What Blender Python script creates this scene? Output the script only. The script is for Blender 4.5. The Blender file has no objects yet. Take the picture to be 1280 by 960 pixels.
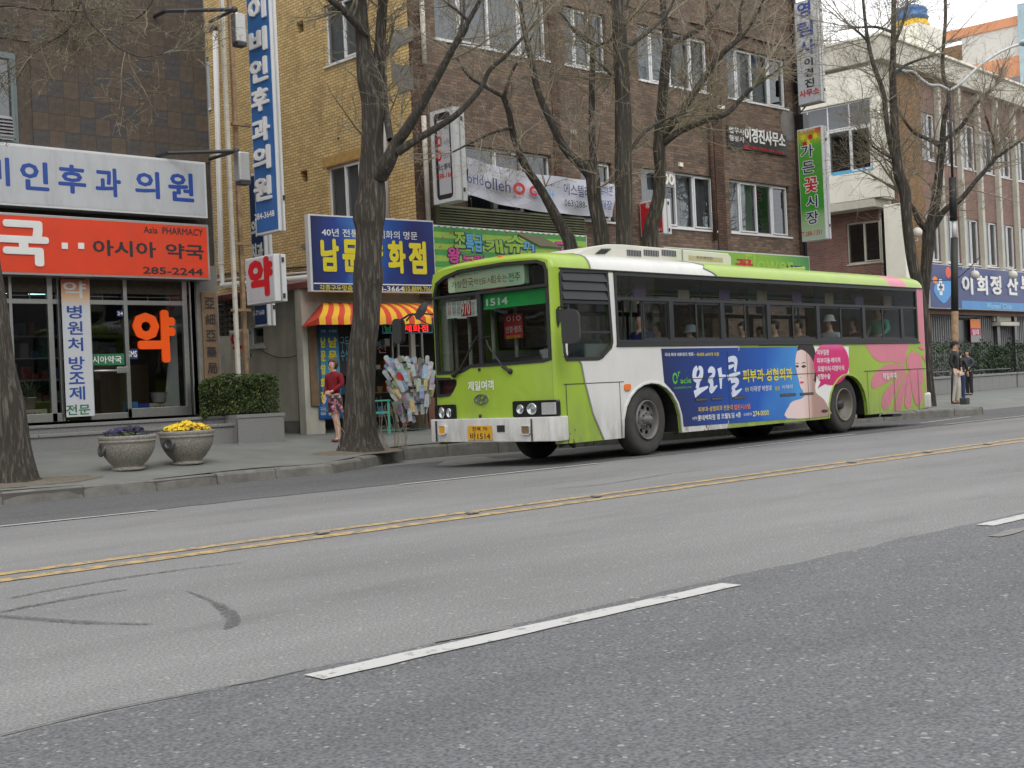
import bpy, bmesh, math, random
from mathutils import Vector, Matrix, noise
from mathutils.geometry import tessellate_polygon
R = math.radians
sc = bpy.context.scene
COL = sc.collection

# ------------------------------------------------------------------ camera
CAM_H = 1.06
PAN, PITCH, ROLL, FPX = R(43.37), R(.223), R(-2.62), 1597.0
FWD = Vector((math.sin(PAN) * math.cos(PITCH), math.cos(PAN) * math.cos(PITCH), math.sin(PITCH)))
_r = Vector((math.cos(PAN), -math.sin(PAN), 0)); _u = _r.cross(FWD)
RGT = _r * math.cos(ROLL) + _u * math.sin(ROLL)
UPV = -_r * math.sin(ROLL) + _u * math.cos(ROLL)
CAMP = Vector((0, 0, CAM_H))
cam = bpy.data.cameras.new('camera'); camo = bpy.data.objects.new('camera', cam); COL.objects.link(camo)
camo.matrix_world = Matrix(((RGT.x, UPV.x, -FWD.x, 0), (RGT.y, UPV.y, -FWD.y, 0), (RGT.z, UPV.z, -FWD.z, CAM_H), (0, 0, 0, 1)))
cam.sensor_width = 36; cam.lens = FPX / 1280 * 36; cam.clip_start = .1; cam.clip_end = 2000
sc.camera = camo

# ------------------------------------------------------------------ sky, sun, exposure: a bright overcast day
SUN_EL, SUN_AZ = R(48), R(205)
w = bpy.data.worlds.new('World'); sc.world = w; w.use_nodes = True
nt = w.node_tree; nt.nodes.clear()
sky = nt.nodes.new('ShaderNodeTexSky'); sky.sky_type = 'NISHITA'; sky.sun_disc = False
sky.sun_elevation = SUN_EL; sky.sun_rotation = SUN_AZ; sky.dust_density = 3
bg = nt.nodes.new('ShaderNodeBackground'); bg.inputs[1].default_value = .1
mx = nt.nodes.new('ShaderNodeMix'); mx.data_type = 'RGBA'; mx.inputs[0].default_value = .88
tc = nt.nodes.new('ShaderNodeTexCoord'); nz = nt.nodes.new('ShaderNodeTexNoise'); nz.inputs['Scale'].default_value = 2.2
nz.inputs['Detail'].default_value = 5
cr = nt.nodes.new('ShaderNodeValToRGB')
cr.color_ramp.elements[0].position = .3; cr.color_ramp.elements[0].color = (15.8, 15.9, 16.1, 1)
cr.color_ramp.elements[1].position = .7; cr.color_ramp.elements[1].color = (20.3, 20.2, 20.1, 1)
out = nt.nodes.new('ShaderNodeOutputWorld')
nt.links.new(tc.outputs['Generated'], nz.inputs['Vector']); nt.links.new(nz.outputs['Fac'], cr.inputs[0])
nt.links.new(sky.outputs[0], mx.inputs[6]); nt.links.new(cr.outputs[0], mx.inputs[7])
nt.links.new(mx.outputs[2], bg.inputs[0]); nt.links.new(bg.outputs[0], out.inputs[0])
sun = bpy.data.lights.new('sun', 'SUN'); sun.energy = .9; sun.angle = R(25); sun.color = (1, .96, .9)
suno = bpy.data.objects.new('sun', sun); COL.objects.link(suno)
_sd = Vector((math.sin(SUN_AZ) * math.cos(SUN_EL), math.cos(SUN_AZ) * math.cos(SUN_EL), math.sin(SUN_EL)))
suno.rotation_euler = _sd.to_track_quat('Z', 'Y').to_euler(); suno.location = _sd * 60
vs = sc.view_settings; vs.view_transform = 'Standard'; vs.look = 'None'; vs.exposure = -.05; vs.gamma = 1
vs.use_curve_mapping = False
sc.cycles.max_bounces = 8; sc.cycles.transparent_max_bounces = 16; sc.cycles.caustics_reflective = False
sc.cycles.caustics_refractive = False

# ------------------------------------------------------------------ rays: where a line of sight meets a real surface
def ray(x, y): return (FWD * FPX + RGT * (x - 640) - UPV * (y - 480)).normalized()
def on_plane(x, y, p, n):
 d = ray(x, y); n = Vector(n); return CAMP + d * ((Vector(p) - CAMP).dot(n) / d.dot(n))
def onY(x, y, Y): return on_plane(x, y, (0, Y, 0), (0, 1, 0))
def onX(x, y, X): return on_plane(x, y, (X, 0, 0), (1, 0, 0))
def onZ(x, y, z=0): return on_plane(x, y, (0, 0, z), (0, 0, 1))
def onA(x, y, A): return CAMP + ray(x, y) * (A / ray(x, y).dot(FWD))
def smooth(t): t = max(0, min(1, t)); return t * t * (3 - 2 * t)
KERB_Y = 15.45
def walk_z(X, Y):
 s = .052 + .022 * smooth((13 - X) / 4)
 s = s * (1 - .85 * smooth((X - 20) / 8))
 return .09 + .05 * smooth((X - 22) / 6) + max(0, min(Y, 21) - KERB_Y) * s
def on_walk(x, y):
 """first point of the pavement surface on a line of sight"""
 d = ray(x, y); lo, hi = 8.0, 90.0
 for _ in range(50):
  m_ = (lo + hi) / 2; p = CAMP + d * m_
  if p.z > walk_z(p.x, p.y): lo = m_
  else: hi = m_
 return Vector((p.x, p.y, walk_z(p.x, p.y)))
def road_z(Y): return -.06 * max(0, min(1, (Y - 12.3) / 2.7))

# ------------------------------------------------------------------ object helpers
ROOTM = {}
def props(o, label=None, cat=None, group=None, kind=None):
 if label: o['label'] = label
 if cat: o['category'] = cat
 if group: o['group'] = group
 if kind: o['kind'] = kind
 return o
def thing(name, label, cat, loc=(0, 0, 0), rz=0, group=None):
 o = bpy.data.objects.new(name, None); COL.objects.link(o); o.empty_display_size = .2
 o.location = loc; o.rotation_euler = (0, 0, rz)
 ROOTM[o] = Matrix.Translation(Vector(loc)) @ Matrix.Rotation(rz, 4, 'Z')
 return props(o, label, cat, group)
def struct(name):
 o = bpy.data.objects.new(name, None); COL.objects.link(o); ROOTM[o] = Matrix.Identity(4)
 o['kind'] = 'structure'; return o
def copy_tree(o, parent=None):
 c = o.copy(); COL.objects.link(c)
 if parent: c.parent = parent
 for ch in o.children: copy_tree(ch, c)
 return c
def root_m(o):
 m = Matrix.Identity(4)
 while o is not None:
  if o in ROOTM: return ROOTM[o] @ m
  m = o.matrix_basis @ m
  o = o.parent
 return m
def link_mesh(me, name, mat, parent=None, kind=None, label=None):
 o = bpy.data.objects.new(name, me); COL.objects.link(o)
 if mat is not None and len(me.materials) == 0: me.materials.append(mat)
 if parent is not None: o.parent = parent
 if kind: o['kind'] = kind
 if label: o['label'] = label
 return o

class MB:
 """collects faces; build() links them as ONE mesh object"""
 def __init__(s): s.v = []; s.f = []; s.mi = []
 def add(s, vs_, fs_, M=None, mi=0):
  b = len(s.v)
  s.v += [tuple(M @ Vector(p)) if M is not None else tuple(p) for p in vs_]
  s.f += [tuple(b + i for i in f) for f in fs_]; s.mi += [mi] * len(fs_); return s
 def box(s, x0, y0, z0, x1, y1, z1, M=None, mi=0):
  if x0 > x1: x0, x1 = x1, x0
  if y0 > y1: y0, y1 = y1, y0
  if z0 > z1: z0, z1 = z1, z0
  return s.add([(x0, y0, z0), (x1, y0, z0), (x1, y1, z0), (x0, y1, z0), (x0, y0, z1), (x1, y0, z1), (x1, y1, z1), (x0, y1, z1)],
      [(0, 3, 2, 1), (4, 5, 6, 7), (0, 1, 5, 4), (1, 2, 6, 5), (2, 3, 7, 6), (3, 0, 4, 7)], M, mi)
 def poly(s, pts, M=None, mi=0): return s.add(pts, [tuple(range(len(pts)))], M, mi)
 def prism(s, pts2, d0, d1, M=None, mi=0):
  """outline in the local xy plane, from z=d0 to z=d1"""
  n = len(pts2)
  tri = tessellate_polygon([[Vector((p[0], p[1], 0)) for p in pts2]])
  area = sum(pts2[i][0] * pts2[(i + 1) % n][1] - pts2[(i + 1) % n][0] * pts2[i][1] for i in range(n))
  vs_ = [(p[0], p[1], d0) for p in pts2] + [(p[0], p[1], d1) for p in pts2]
  fs_ = []
  for t in tri:
   a, b, c = t
   cr_ = (pts2[b][0] - pts2[a][0]) * (pts2[c][1] - pts2[a][1]) - (pts2[c][0] - pts2[a][0]) * (pts2[b][1] - pts2[a][1])
   if cr_ < 0: b, c = c, b
   fs_.append((a + n, b + n, c + n)); fs_.append((a, c, b))
  for i in range(n):
   j = (i + 1) % n
   fs_.append((i, j, j + n, i + n) if area > 0 else (j, i, i + n, j + n))
  return s.add(vs_, fs_, M, mi)
 def tube(s, pts, rad, n=8, cap=True, mi=0):
  pts = [Vector(p) for p in pts]
  if not hasattr(rad, '__len__'): rad = [rad] * len(pts)
  b = len(s.v); prev = None
  for i, p in enumerate(pts):
   d = (pts[min(i + 1, len(pts) - 1)] - pts[max(i - 1, 0)])
   d = d.normalized() if d.length > 1e-9 else Vector((0, 0, 1))
   if prev is None:
    a = Vector((0, 0, 1)) if abs(d.z) < .9 else Vector((1, 0, 0))
    x = d.cross(a).normalized()
   else:
    x = (prev - d * prev.dot(d)); x = x.normalized() if x.length > 1e-6 else d.orthogonal().normalized()
   prev = x; y = d.cross(x)
   for k in range(n):
    t = 2 * math.pi * k / n; s.v.append(tuple(p + (x * math.cos(t) + y * math.sin(t)) * rad[i]))
  for i in range(len(pts) - 1):
   for k in range(n):
    k2 = (k + 1) % n
    s.f.append((b + i * n + k, b + i * n + k2, b + (i + 1) * n + k2, b + (i + 1) * n + k)); s.mi.append(mi)
  if cap:
   s.f.append(tuple(b + k for k in range(n))[::-1]); s.f.append(tuple(b + (len(pts) - 1) * n + k for k in range(n))); s.mi += [mi, mi]
  return s
 def lathe(s, prof, n=24, M=None, mi=0, a0=0, a1=2 * math.pi):
  """prof: list of (radius, z)"""
  full = abs(a1 - a0 - 2 * math.pi) < 1e-6; m = n if full else n + 1
  vs_ = []; fs_ = []
  for (r, z) in prof:
   for k in range(m):
    t = a0 + (a1 - a0) * k / n; vs_.append((r * math.cos(t), r * math.sin(t), z))
  for i in range(len(prof) - 1):
   for k in range(n):
    k2 = (k + 1) % m if full else k + 1
    fs_.append((i * m + k, i * m + k2, (i + 1) * m + k2, (i + 1) * m + k))
  return s.add(vs_, fs_, M, mi)
 def ball(s, c, r, nu=16, nv=10, mi=0):
  if not hasattr(r, '__len__'): r = (r, r, r)
  prof = [(max(1e-4, math.sin(math.pi * i / nv)), -math.cos(math.pi * i / nv)) for i in range(nv + 1)]
  return s.lathe(prof, nu, Matrix.Translation(Vector(c)) @ Matrix.Diagonal((r[0], r[1], r[2], 1)), mi)
 def mesh(s, name, M=None, smooth_=False):
  me = bpy.data.meshes.new(name)
  v = [tuple(M @ Vector(p)) for p in s.v] if M is not None else s.v
  me.from_pydata(v, [], s.f)
  if any(s.mi): me.polygons.foreach_set('material_index', s.mi)
  if smooth_: me.polygons.foreach_set('use_smooth', [True] * len(me.polygons))
  me.update(); return me
 def build(s, name, mat, parent=None, world=False, sm=False, bevel=0, kind=None, label=None, mats=None, seg=2):
  M = root_m(parent).inverted() if (world and parent is not None) else None
  me = s.mesh(name, M, sm)
  if mats:
   for m in mats: me.materials.append(m)
  o = link_mesh(me, name, mat, parent, kind, label)
  if bevel:
   b = o.modifiers.new('bevel', 'BEVEL'); b.width = bevel; b.segments = seg; b.limit_method = 'ANGLE'; b.angle_limit = R(35)
  return o

def frame(o, x, y=(0, 0, 1)):
 x = Vector(x).normalized(); y = Vector(y).normalized(); z = x.cross(y)
 return Matrix(((x.x, y.x, z.x, o[0]), (x.y, y.y, z.y, o[1]), (x.z, y.z, z.z, o[2]), (0, 0, 0, 1)))
def FY(Y): return frame((0, Y, 0), (1, 0, 0))            # surface facing the street: local (x, z_up, out)
def FX(X): return frame((X, 0, 0), (0, -1, 0))            # surface facing -X: local (-y, z_up, out)

def panel(mb, outer, holes=(), M=None, d0=0, d1=.05, sub=0, fn=None, mi=0):
 """flat plate with holes cut through it; local xy outline, thickness d0..d1 along z"""
 def is_r(l): return len(l) == 4 and len({round(p[0], 6) for p in l}) == 2 and len({round(p[1], 6) for p in l}) == 2
 if not sub and all(is_r(l) for l in [outer] + list(holes)):
  bx = [(min(p[0] for p in l), min(p[1] for p in l), max(p[0] for p in l), max(p[1] for p in l)) for l in [outer] + list(holes)]
  o_ = bx[0]; bx = [o_] + [(max(b[0], o_[0]), max(b[1], o_[1]), min(b[2], o_[2]), min(b[3], o_[3])) for b in bx[1:]]
  X = sorted({round(v, 6) for b in bx for v in (b[0], b[2])}); Y = sorted({round(v, 6) for b in bx for v in (b[1], b[3])})
  solid = lambda i, j: 0 <= i < len(X) - 1 and 0 <= j < len(Y) - 1 and not any(b[0] - 1e-6 < (X[i] + X[i + 1]) / 2 < b[2] + 1e-6 and b[1] - 1e-6 < (Y[j] + Y[j + 1]) / 2 < b[3] + 1e-6 for b in bx[1:])
  fn_ = fn or (lambda x, y, d: (x, y, d)); nX, nY = len(X), len(Y)
  vs2 = [fn_(x, y, d1) for x in X for y in Y] + [fn_(x, y, d0) for x in X for y in Y]; q = nX * nY; id_ = lambda i, j: i * nY + j; fs2 = []
  for i in range(nX - 1):
   for j in range(nY - 1):
    if not solid(i, j): continue
    a, b, c, d = id_(i, j), id_(i + 1, j), id_(i + 1, j + 1), id_(i, j + 1)
    fs2 += [(a, b, c, d), (q + d, q + c, q + b, q + a)]
    for (di, dj, e, f) in ((0, -1, a, b), (1, 0, b, c), (0, 1, c, d), (-1, 0, d, a)):
     if not solid(i + di, j + dj): fs2.append((f, e, q + e, q + f))
  mb.add(vs2, fs2, M, mi); return mb
 loops = [outer] + list(holes)
 pts = [Vector((p[0], p[1], 0)) for l in loops for p in l]
 tri = tessellate_polygon([[Vector((p[0], p[1], 0)) for p in l] for l in loops])
 bm = bmesh.new(); vs_ = [bm.verts.new(p) for p in pts]
 for t in tri:
  a, b, c = t
  if (pts[b] - pts[a]).cross(pts[c] - pts[a]).z < 0: b, c = c, b
  if abs((pts[b] - pts[a]).cross(pts[c] - pts[a]).z) < 1e-9: continue
  try: bm.faces.new((vs_[a], vs_[b], vs_[c]))
  except ValueError: pass
 if sub: bmesh.ops.subdivide_edges(bm, edges=bm.edges[:], cuts=sub, use_grid_fill=True)
 bm.verts.index_update()
 n = len(bm.verts); V = [v.co.copy() for v in bm.verts]; F = [[v.index for v in f.verts] for f in bm.faces]
 W = []
 for e in bm.edges:
  if len(e.link_faces) == 1:
   l = e.link_loops[0]; W.append((l.vert.index, l.link_loop_next.vert.index))
 bm.free()
 fn = fn or (lambda x, y, d: (x, y, d))
 vs2 = [fn(v.x, v.y, d1) for v in V] + [fn(v.x, v.y, d0) for v in V]
 fs2 = [tuple(f) for f in F] + [tuple(n + i for i in reversed(f)) for f in F] + [(b, a, n + a, n + b) for a, b in W]
 mb.add(vs2, fs2, M, mi); return mb

def rrect(x0, y0, x1, y1, r, n=5):
 p = []
 for cx, cy, a in ((x1 - r, y1 - r, 0), (x0 + r, y1 - r, 90), (x0 + r, y0 + r, 180), (x1 - r, y0 + r, 270)):
  for k in range(n + 1):
   t = R(a + 90 * k / n); p.append((cx + r * math.cos(t), cy + r * math.sin(t)))
 return p
def ellipse(cx, cy, rx, ry, n=24, a=0):
 return [(cx + rx * math.cos(2 * math.pi * k / n) * math.cos(a) - ry * math.sin(2 * math.pi * k / n) * math.sin(a),
    cy + rx * math.cos(2 * math.pi * k / n) * math.sin(a) + ry * math.sin(2 * math.pi * k / n) * math.cos(a)) for k in range(n)]
def spline(pts, n=6, closed=False):
 """Catmull-Rom through points of any dimension"""
 P = [Vector(p) for p in pts]; m = len(P); out_ = []
 rng = range(m) if closed else range(m - 1)
 for i in rng:
  if closed: a, b, c, d = P[i - 1], P[i], P[(i + 1) % m], P[(i + 2) % m]
  else: a, b, c, d = P[max(i - 1, 0)], P[i], P[i + 1], P[min(i + 2, m - 1)]
  for k in range(n):
   t = k / n
   out_.append(.5 * ((2 * b) + (c - a) * t + (2 * a - 5 * b + 4 * c - d) * t * t + (3 * b - a - 3 * c + d) * t ** 3))
 if not closed: out_.append(P[-1])
 return out_

# ------------------------------------------------------------------ lettering
_TX = {}
STRINGS = ["구두수선", "亞", "細", "藥", "局", "비", "인", "후", "과", "의", "원", "국", "··", "아시아", "약국", "Asia  PHARMACY", "285-2244", "약", "병", "처", "방", "조", "제", "전문", "시아약국", "SMS", "24", "타우스", "박카스", "이", "284-3648", "치과", "의원", "2-7168", "남", "문", "양", "화", "점", "40년 전통", "제화의 명문", "각종구두맞춤", "284-3664", "010-8899-7066", "수제화", "구두수선\n84-3664", "구두\n수선", "제화점", "남문", "T", "world", "olleh", "LG U+", "에스텔레콤", "288-1661", "orld", "063)288-1661", "휴대폰", "매장", "왕", "특급", "도리", "캐", "슈", "퍼", "고", "ㅅ", "Flower", "꽃", "시장", "이경진사무소", "법무사", "행정사", "☎ 284-7895·284-2003", "영", "림", "사", "경", "진", "사무소", "가", "든", "시", "장", "T.288-1351", "꽃바구니", "희", "정", "산", "부", "Women' Clinic", "임대", "가장", "한국", "적인", "도시", "힘솟는", "전주", "천년의 비상 전북", "●", "1514", "970", "사\n단\n량", "전주\n동산\n역전", "시외\n교동\n병원", "남부\n시장\n대학", "구\n이", "O I O", "안경·렌즈", "할인판매", "루프에어컨", "전북 70", "바1514", "제일여객", "피부질환", "피부미용·레이저", "모발이식·지방이식", "성형수술", "국내 최대 네트워크 병원 -", "국내외 60여개 지점", "O", "r", "acle", "oracleclinic.com", "피부과·성형외과", "원장", "이재영 박형호", "이해리", "개인정보보호", "피부과·성형외과 전문의", "랩핀시스템", "대학", "롯데백화점 옆 코웰빌딩 4층", "상담문의", "274-0000"]
def _glyph_mesh(body, space=.93, align='CENTER'):
 c = bpy.data.curves.new('lettering_source', 'FONT'); c.size = 1; c.align_x = align; c.space_line = space; c.resolution_u = 2; c.body = body
 o = bpy.data.objects.new('lettering_source', c); me = o.to_mesh()
 vs_ = [tuple(v.co) for v in me.vertices]; fs_ = [tuple(p.vertices) for p in me.polygons]
 o.to_mesh_clear(); bpy.data.objects.remove(o); bpy.data.curves.remove(c)
 return vs_, fs_
def prime_lettering():
 """set every line of writing in one pass (much faster), then split it line by line"""
 L_ = [t for t in STRINGS if '\n' not in t]
 if not L_: return
 vs_, fs_ = _glyph_mesh('\n'.join(L_), 4)
 line = [int(round(-(v[1] - .35) / 4)) for v in vs_]
 per = {}
 for f in fs_: per.setdefault(line[f[0]], []).append(f)
 for k, t in enumerate(L_):
  idx = {}; V = []; F = []
  for f in per.get(k, []):
   g_ = []
   for i in f:
    if i not in idx: idx[i] = len(V); V.append((vs_[i][0], vs_[i][1] + 4 * k, 0))
    g_.append(idx[i])
   F.append(tuple(g_))
  _TX[t] = (V, F)
def glyphs(body, bold=0, res=2):
 if not _TX: _TX['\t'] = 0; prime_lettering()
 if body not in _TX: print('MISS', repr(body)); _TX[body] = _glyph_mesh(body)
 return _TX[body]
def put_text(mb, body, M, cx, cy, w_, h_, depth=.003, base=.0, bold=.02, shear=0, slope=0, mi=0):
 """raised or printed letters fitted to a w x h box centred on (cx, cy) of frame M"""
 vs_, fs_ = glyphs(body, 0)
 if not vs_: return mb
 x0 = min(v[0] for v in vs_); x1 = max(v[0] for v in vs_); y0 = min(v[1] for v in vs_); y1 = max(v[1] for v in vs_)
 sx = w_ / max(1e-6, x1 - x0); sy = h_ / max(1e-6, y1 - y0)
 def f(v, d):
  X = (v[0] - (x0 + x1) / 2) * sx; Y = (v[1] - (y0 + y1) / 2) * sy
  return (cx + X + shear * Y, cy + Y + slope * X, d)
 n = len(vs_)
 if bold > .008:                       # heavier strokes: the glyph laid again round a small circle
  k_ = 12 if bold > .06 else (8 if bold > .03 else 5); lines = max(1, body.count('\n') + 1)
  rx = bold * .6; ex = 1 - 2 * rx / max(.3, x1 - x0); ey_ = 1 - 2 * rx / max(.3, y1 - y0)
  cxx, cyy = (x0 + x1) / 2, (y0 + y1) / 2
  sh0 = [((v[0] - cxx) * ex + cxx, (v[1] - cyy) * ey_ + cyy) for v in vs_]
  e_ = [];
  if depth > .008:
   ed = {}
   for fc in fs_:
    for i in range(len(fc)):
     a, b = fc[i], fc[(i + 1) % len(fc)]; ed.setdefault((min(a, b), max(a, b)), []).append((a, b))
   e_ = [l[0] for l in ed.values() if len(l) == 1]
  for q in range(k_ + 1):
   ox, oy = (rx * math.cos(q * 2 * math.pi / k_), rx * math.sin(q * 2 * math.pi / k_)) if q else (0, 0)
   dz = q * .00025
   P_ = [(p[0] + ox, p[1] + oy) for p in sh0]
   if e_: mb.add([f(p, base + depth - dz) for p in P_] + [f(p, base) for p in P_], list(fs_) + [(b, a, n + a, n + b) for a, b in e_], M, mi)
   else: mb.add([f(p, base + depth - dz * .6 + .0012) for p in P_], fs_, M, mi)
  return mb
 top = [f(v, base + depth) for v in vs_]
 if depth > .008:
  ed = {}
  for fc in fs_:
   for i in range(len(fc)):
    a, b = fc[i], fc[(i + 1) % len(fc)]; k = (min(a, b), max(a, b)); ed.setdefault(k, []).append((a, b))
  walls = [(b, a, n + a, n + b) for k, l in ed.items() if len(l) == 1 for a, b in l]
  mb.add(top + [f(v, base) for v in vs_], list(fs_) + walls, M, mi)
 else:
  mb.add(top, fs_, M, mi)
 return mb
def text(body, M, cx, cy, w_, h_, mat, parent, name='lettering', world=True, **k):
 return put_text(MB(), body, M, cx, cy, w_, h_, **k).build(name, mat, parent, world=world)

# ------------------------------------------------------------------ materials
def nodes_of(name):
 m = bpy.data.materials.new(name); m.use_nodes = True; t = m.node_tree
 return m, t, t.nodes['Principled BSDF']
def srgb(r, g, b):
 f = lambda c: (c / 255 / 12.92) if c / 255 <= .04045 else ((c / 255 + .055) / 1.055) ** 2.4
 return (f(r), f(g), f(b))
def mat(name, col, rough=.6, metal=0, var=.12, scale=3.0, bump=0, bscale=40, dirt=0, dirtcol=(.06, .05, .04), spec=None, coat=0, streak=0, emit=0, skirt=0):
 m, t, p = nodes_of(name); L = t.links.new; N = t.nodes.new
 tc_ = N('ShaderNodeTexCoord')
 n1 = N('ShaderNodeTexNoise'); n1.inputs['Scale'].default_value = scale; n1.inputs['Detail'].default_value = 6; n1.inputs['Roughness'].default_value = .62
 L(tc_.outputs['Object'], n1.inputs['Vector'])
 mr = N('ShaderNodeMapRange'); mr.inputs[1].default_value = .3; mr.inputs[2].default_value = .7
 mr.inputs[3].default_value = 1 - var; mr.inputs[4].default_value = 1 + var; L(n1.outputs['Fac'], mr.inputs[0])
 mu = N('ShaderNodeVectorMath'); mu.operation = 'SCALE'; mu.inputs[0].default_value = col; L(mr.outputs[0], mu.inputs['Scale'])
 last = mu.outputs[0]
 if dirt:
  n2 = N('ShaderNodeTexNoise'); n2.inputs['Scale'].default_value = scale * .7; n2.inputs['Detail'].default_value = 8; n2.inputs['Roughness'].default_value = .7
  mp = N('ShaderNodeMapping'); mp.inputs['Scale'].default_value = (1, 1, .18 if streak else 1); mp.inputs['Location'].default_value = (7, 3, 1)
  if streak: n2.inputs['Scale'].default_value = streak
  L(tc_.outputs['Object'], mp.inputs[0]); L(mp.outputs[0], n2.inputs['Vector'])
  m2 = N('ShaderNodeMapRange'); m2.inputs[1].default_value = .5; m2.inputs[2].default_value = .78; m2.inputs[3].default_value = 0; m2.inputs[4].default_value = dirt
  L(n2.outputs['Fac'], m2.inputs[0])
  mi_ = N('ShaderNodeMix'); mi_.data_type = 'RGBA'; L(m2.outputs[0], mi_.inputs[0]); L(last, mi_.inputs[6]); mi_.inputs[7].default_value = (*dirtcol, 1)
  last = mi_.outputs[2]
 if skirt:                             # road grime thrown up on the lower panels
  sx = N('ShaderNodeSeparateXYZ'); L(tc_.outputs['Object'], sx.inputs[0]); m5 = N('ShaderNodeMapRange'); m5.inputs[1].default_value = .2; m5.inputs[2].default_value = skirt; m5.inputs[3].default_value = 1; m5.inputs[4].default_value = .12; L(sx.outputs[2], m5.inputs[0])
  n5 = N('ShaderNodeTexNoise'); n5.inputs['Scale'].default_value = 5; n5.inputs['Detail'].default_value = 8; n5.inputs['Roughness'].default_value = .7; mp5 = N('ShaderNodeMapping'); mp5.inputs['Scale'].default_value = (1, 1, .35); L(tc_.outputs['Object'], mp5.inputs[0]); L(mp5.outputs[0], n5.inputs['Vector'])
  m6 = N('ShaderNodeMapRange'); m6.inputs[1].default_value = .38; m6.inputs[2].default_value = .7; m6.inputs[3].default_value = .1; m6.inputs[4].default_value = .75; L(n5.outputs['Fac'], m6.inputs[0]); mm5 = N('ShaderNodeMath'); mm5.operation = 'MULTIPLY'; L(m5.outputs[0], mm5.inputs[0]); L(m6.outputs[0], mm5.inputs[1])
  mi5 = N('ShaderNodeMix'); mi5.data_type = 'RGBA'; L(mm5.outputs[0], mi5.inputs[0]); L(last, mi5.inputs[6]); mi5.inputs[7].default_value = (.14, .13, .1, 1); last = mi5.outputs[2]
 L(last, p.inputs['Base Color'])
 p.inputs['Roughness'].default_value = rough; p.inputs['Metallic'].default_value = metal
 if spec is not None: p.inputs['Specular IOR Level'].default_value = spec
 if coat: p.inputs['Coat Weight'].default_value = coat; p.inputs['Coat Roughness'].default_value = .12
 if bump:
  n3 = N('ShaderNodeTexNoise'); n3.inputs['Scale'].default_value = bscale; n3.inputs['Detail'].default_value = 5; L(tc_.outputs['Object'], n3.inputs['Vector'])
  b = N('ShaderNodeBump'); b.inputs['Strength'].default_value = 1; b.inputs['Distance'].default_value = bump; L(n3.outputs['Fac'], b.inputs['Height']); L(b.outputs[0], p.inputs['Normal'])
 if emit:
  p.inputs['Emission Color'].default_value = (*col, 1); p.inputs['Emission Strength'].default_value = emit
 return m
def glass_mat(name, tint=(.5, .55, .55), refl=.06, rough=.02):
 m, t, p = nodes_of(name); L = t.links.new; N = t.nodes.new
 t.nodes.remove(p)
 o = t.nodes['Material Output']; tr = N('ShaderNodeBsdfTransparent'); tr.inputs[0].default_value = (*tint, 1)
 gl = N('ShaderNodeBsdfGlossy'); gl.inputs['Roughness'].default_value = rough; gl.inputs[0].default_value = (.9, .95, 1, 1)
 lw = N('ShaderNodeLayerWeight'); lw.inputs[0].default_value = .5; pw = N('ShaderNodeMath'); pw.operation = 'POWER'; pw.inputs[1].default_value = 4; L(lw.outputs['Facing'], pw.inputs[0])
 ad = N('ShaderNodeMath'); ad.operation = 'ADD'; ad.use_clamp = True; ad.inputs[1].default_value = refl; L(pw.outputs[0], ad.inputs[0])
 nz_ = N('ShaderNodeTexNoise'); nz_.inputs['Scale'].default_value = 1.1; tc_ = N('ShaderNodeTexCoord'); L(tc_.outputs['Object'], nz_.inputs['Vector'])
 b = N('ShaderNodeBump'); b.inputs['Distance'].default_value = .02; b.inputs['Strength'].default_value = .25; L(nz_.outputs['Fac'], b.inputs['Height']); L(b.outputs[0], gl.inputs['Normal'])
 mxs = N('ShaderNodeMixShader'); L(ad.outputs[0], mxs.inputs[0]); L(tr.outputs[0], mxs.inputs[1]); L(gl.outputs[0], mxs.inputs[2]); L(mxs.outputs[0], o.inputs[0])
 return m
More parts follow.
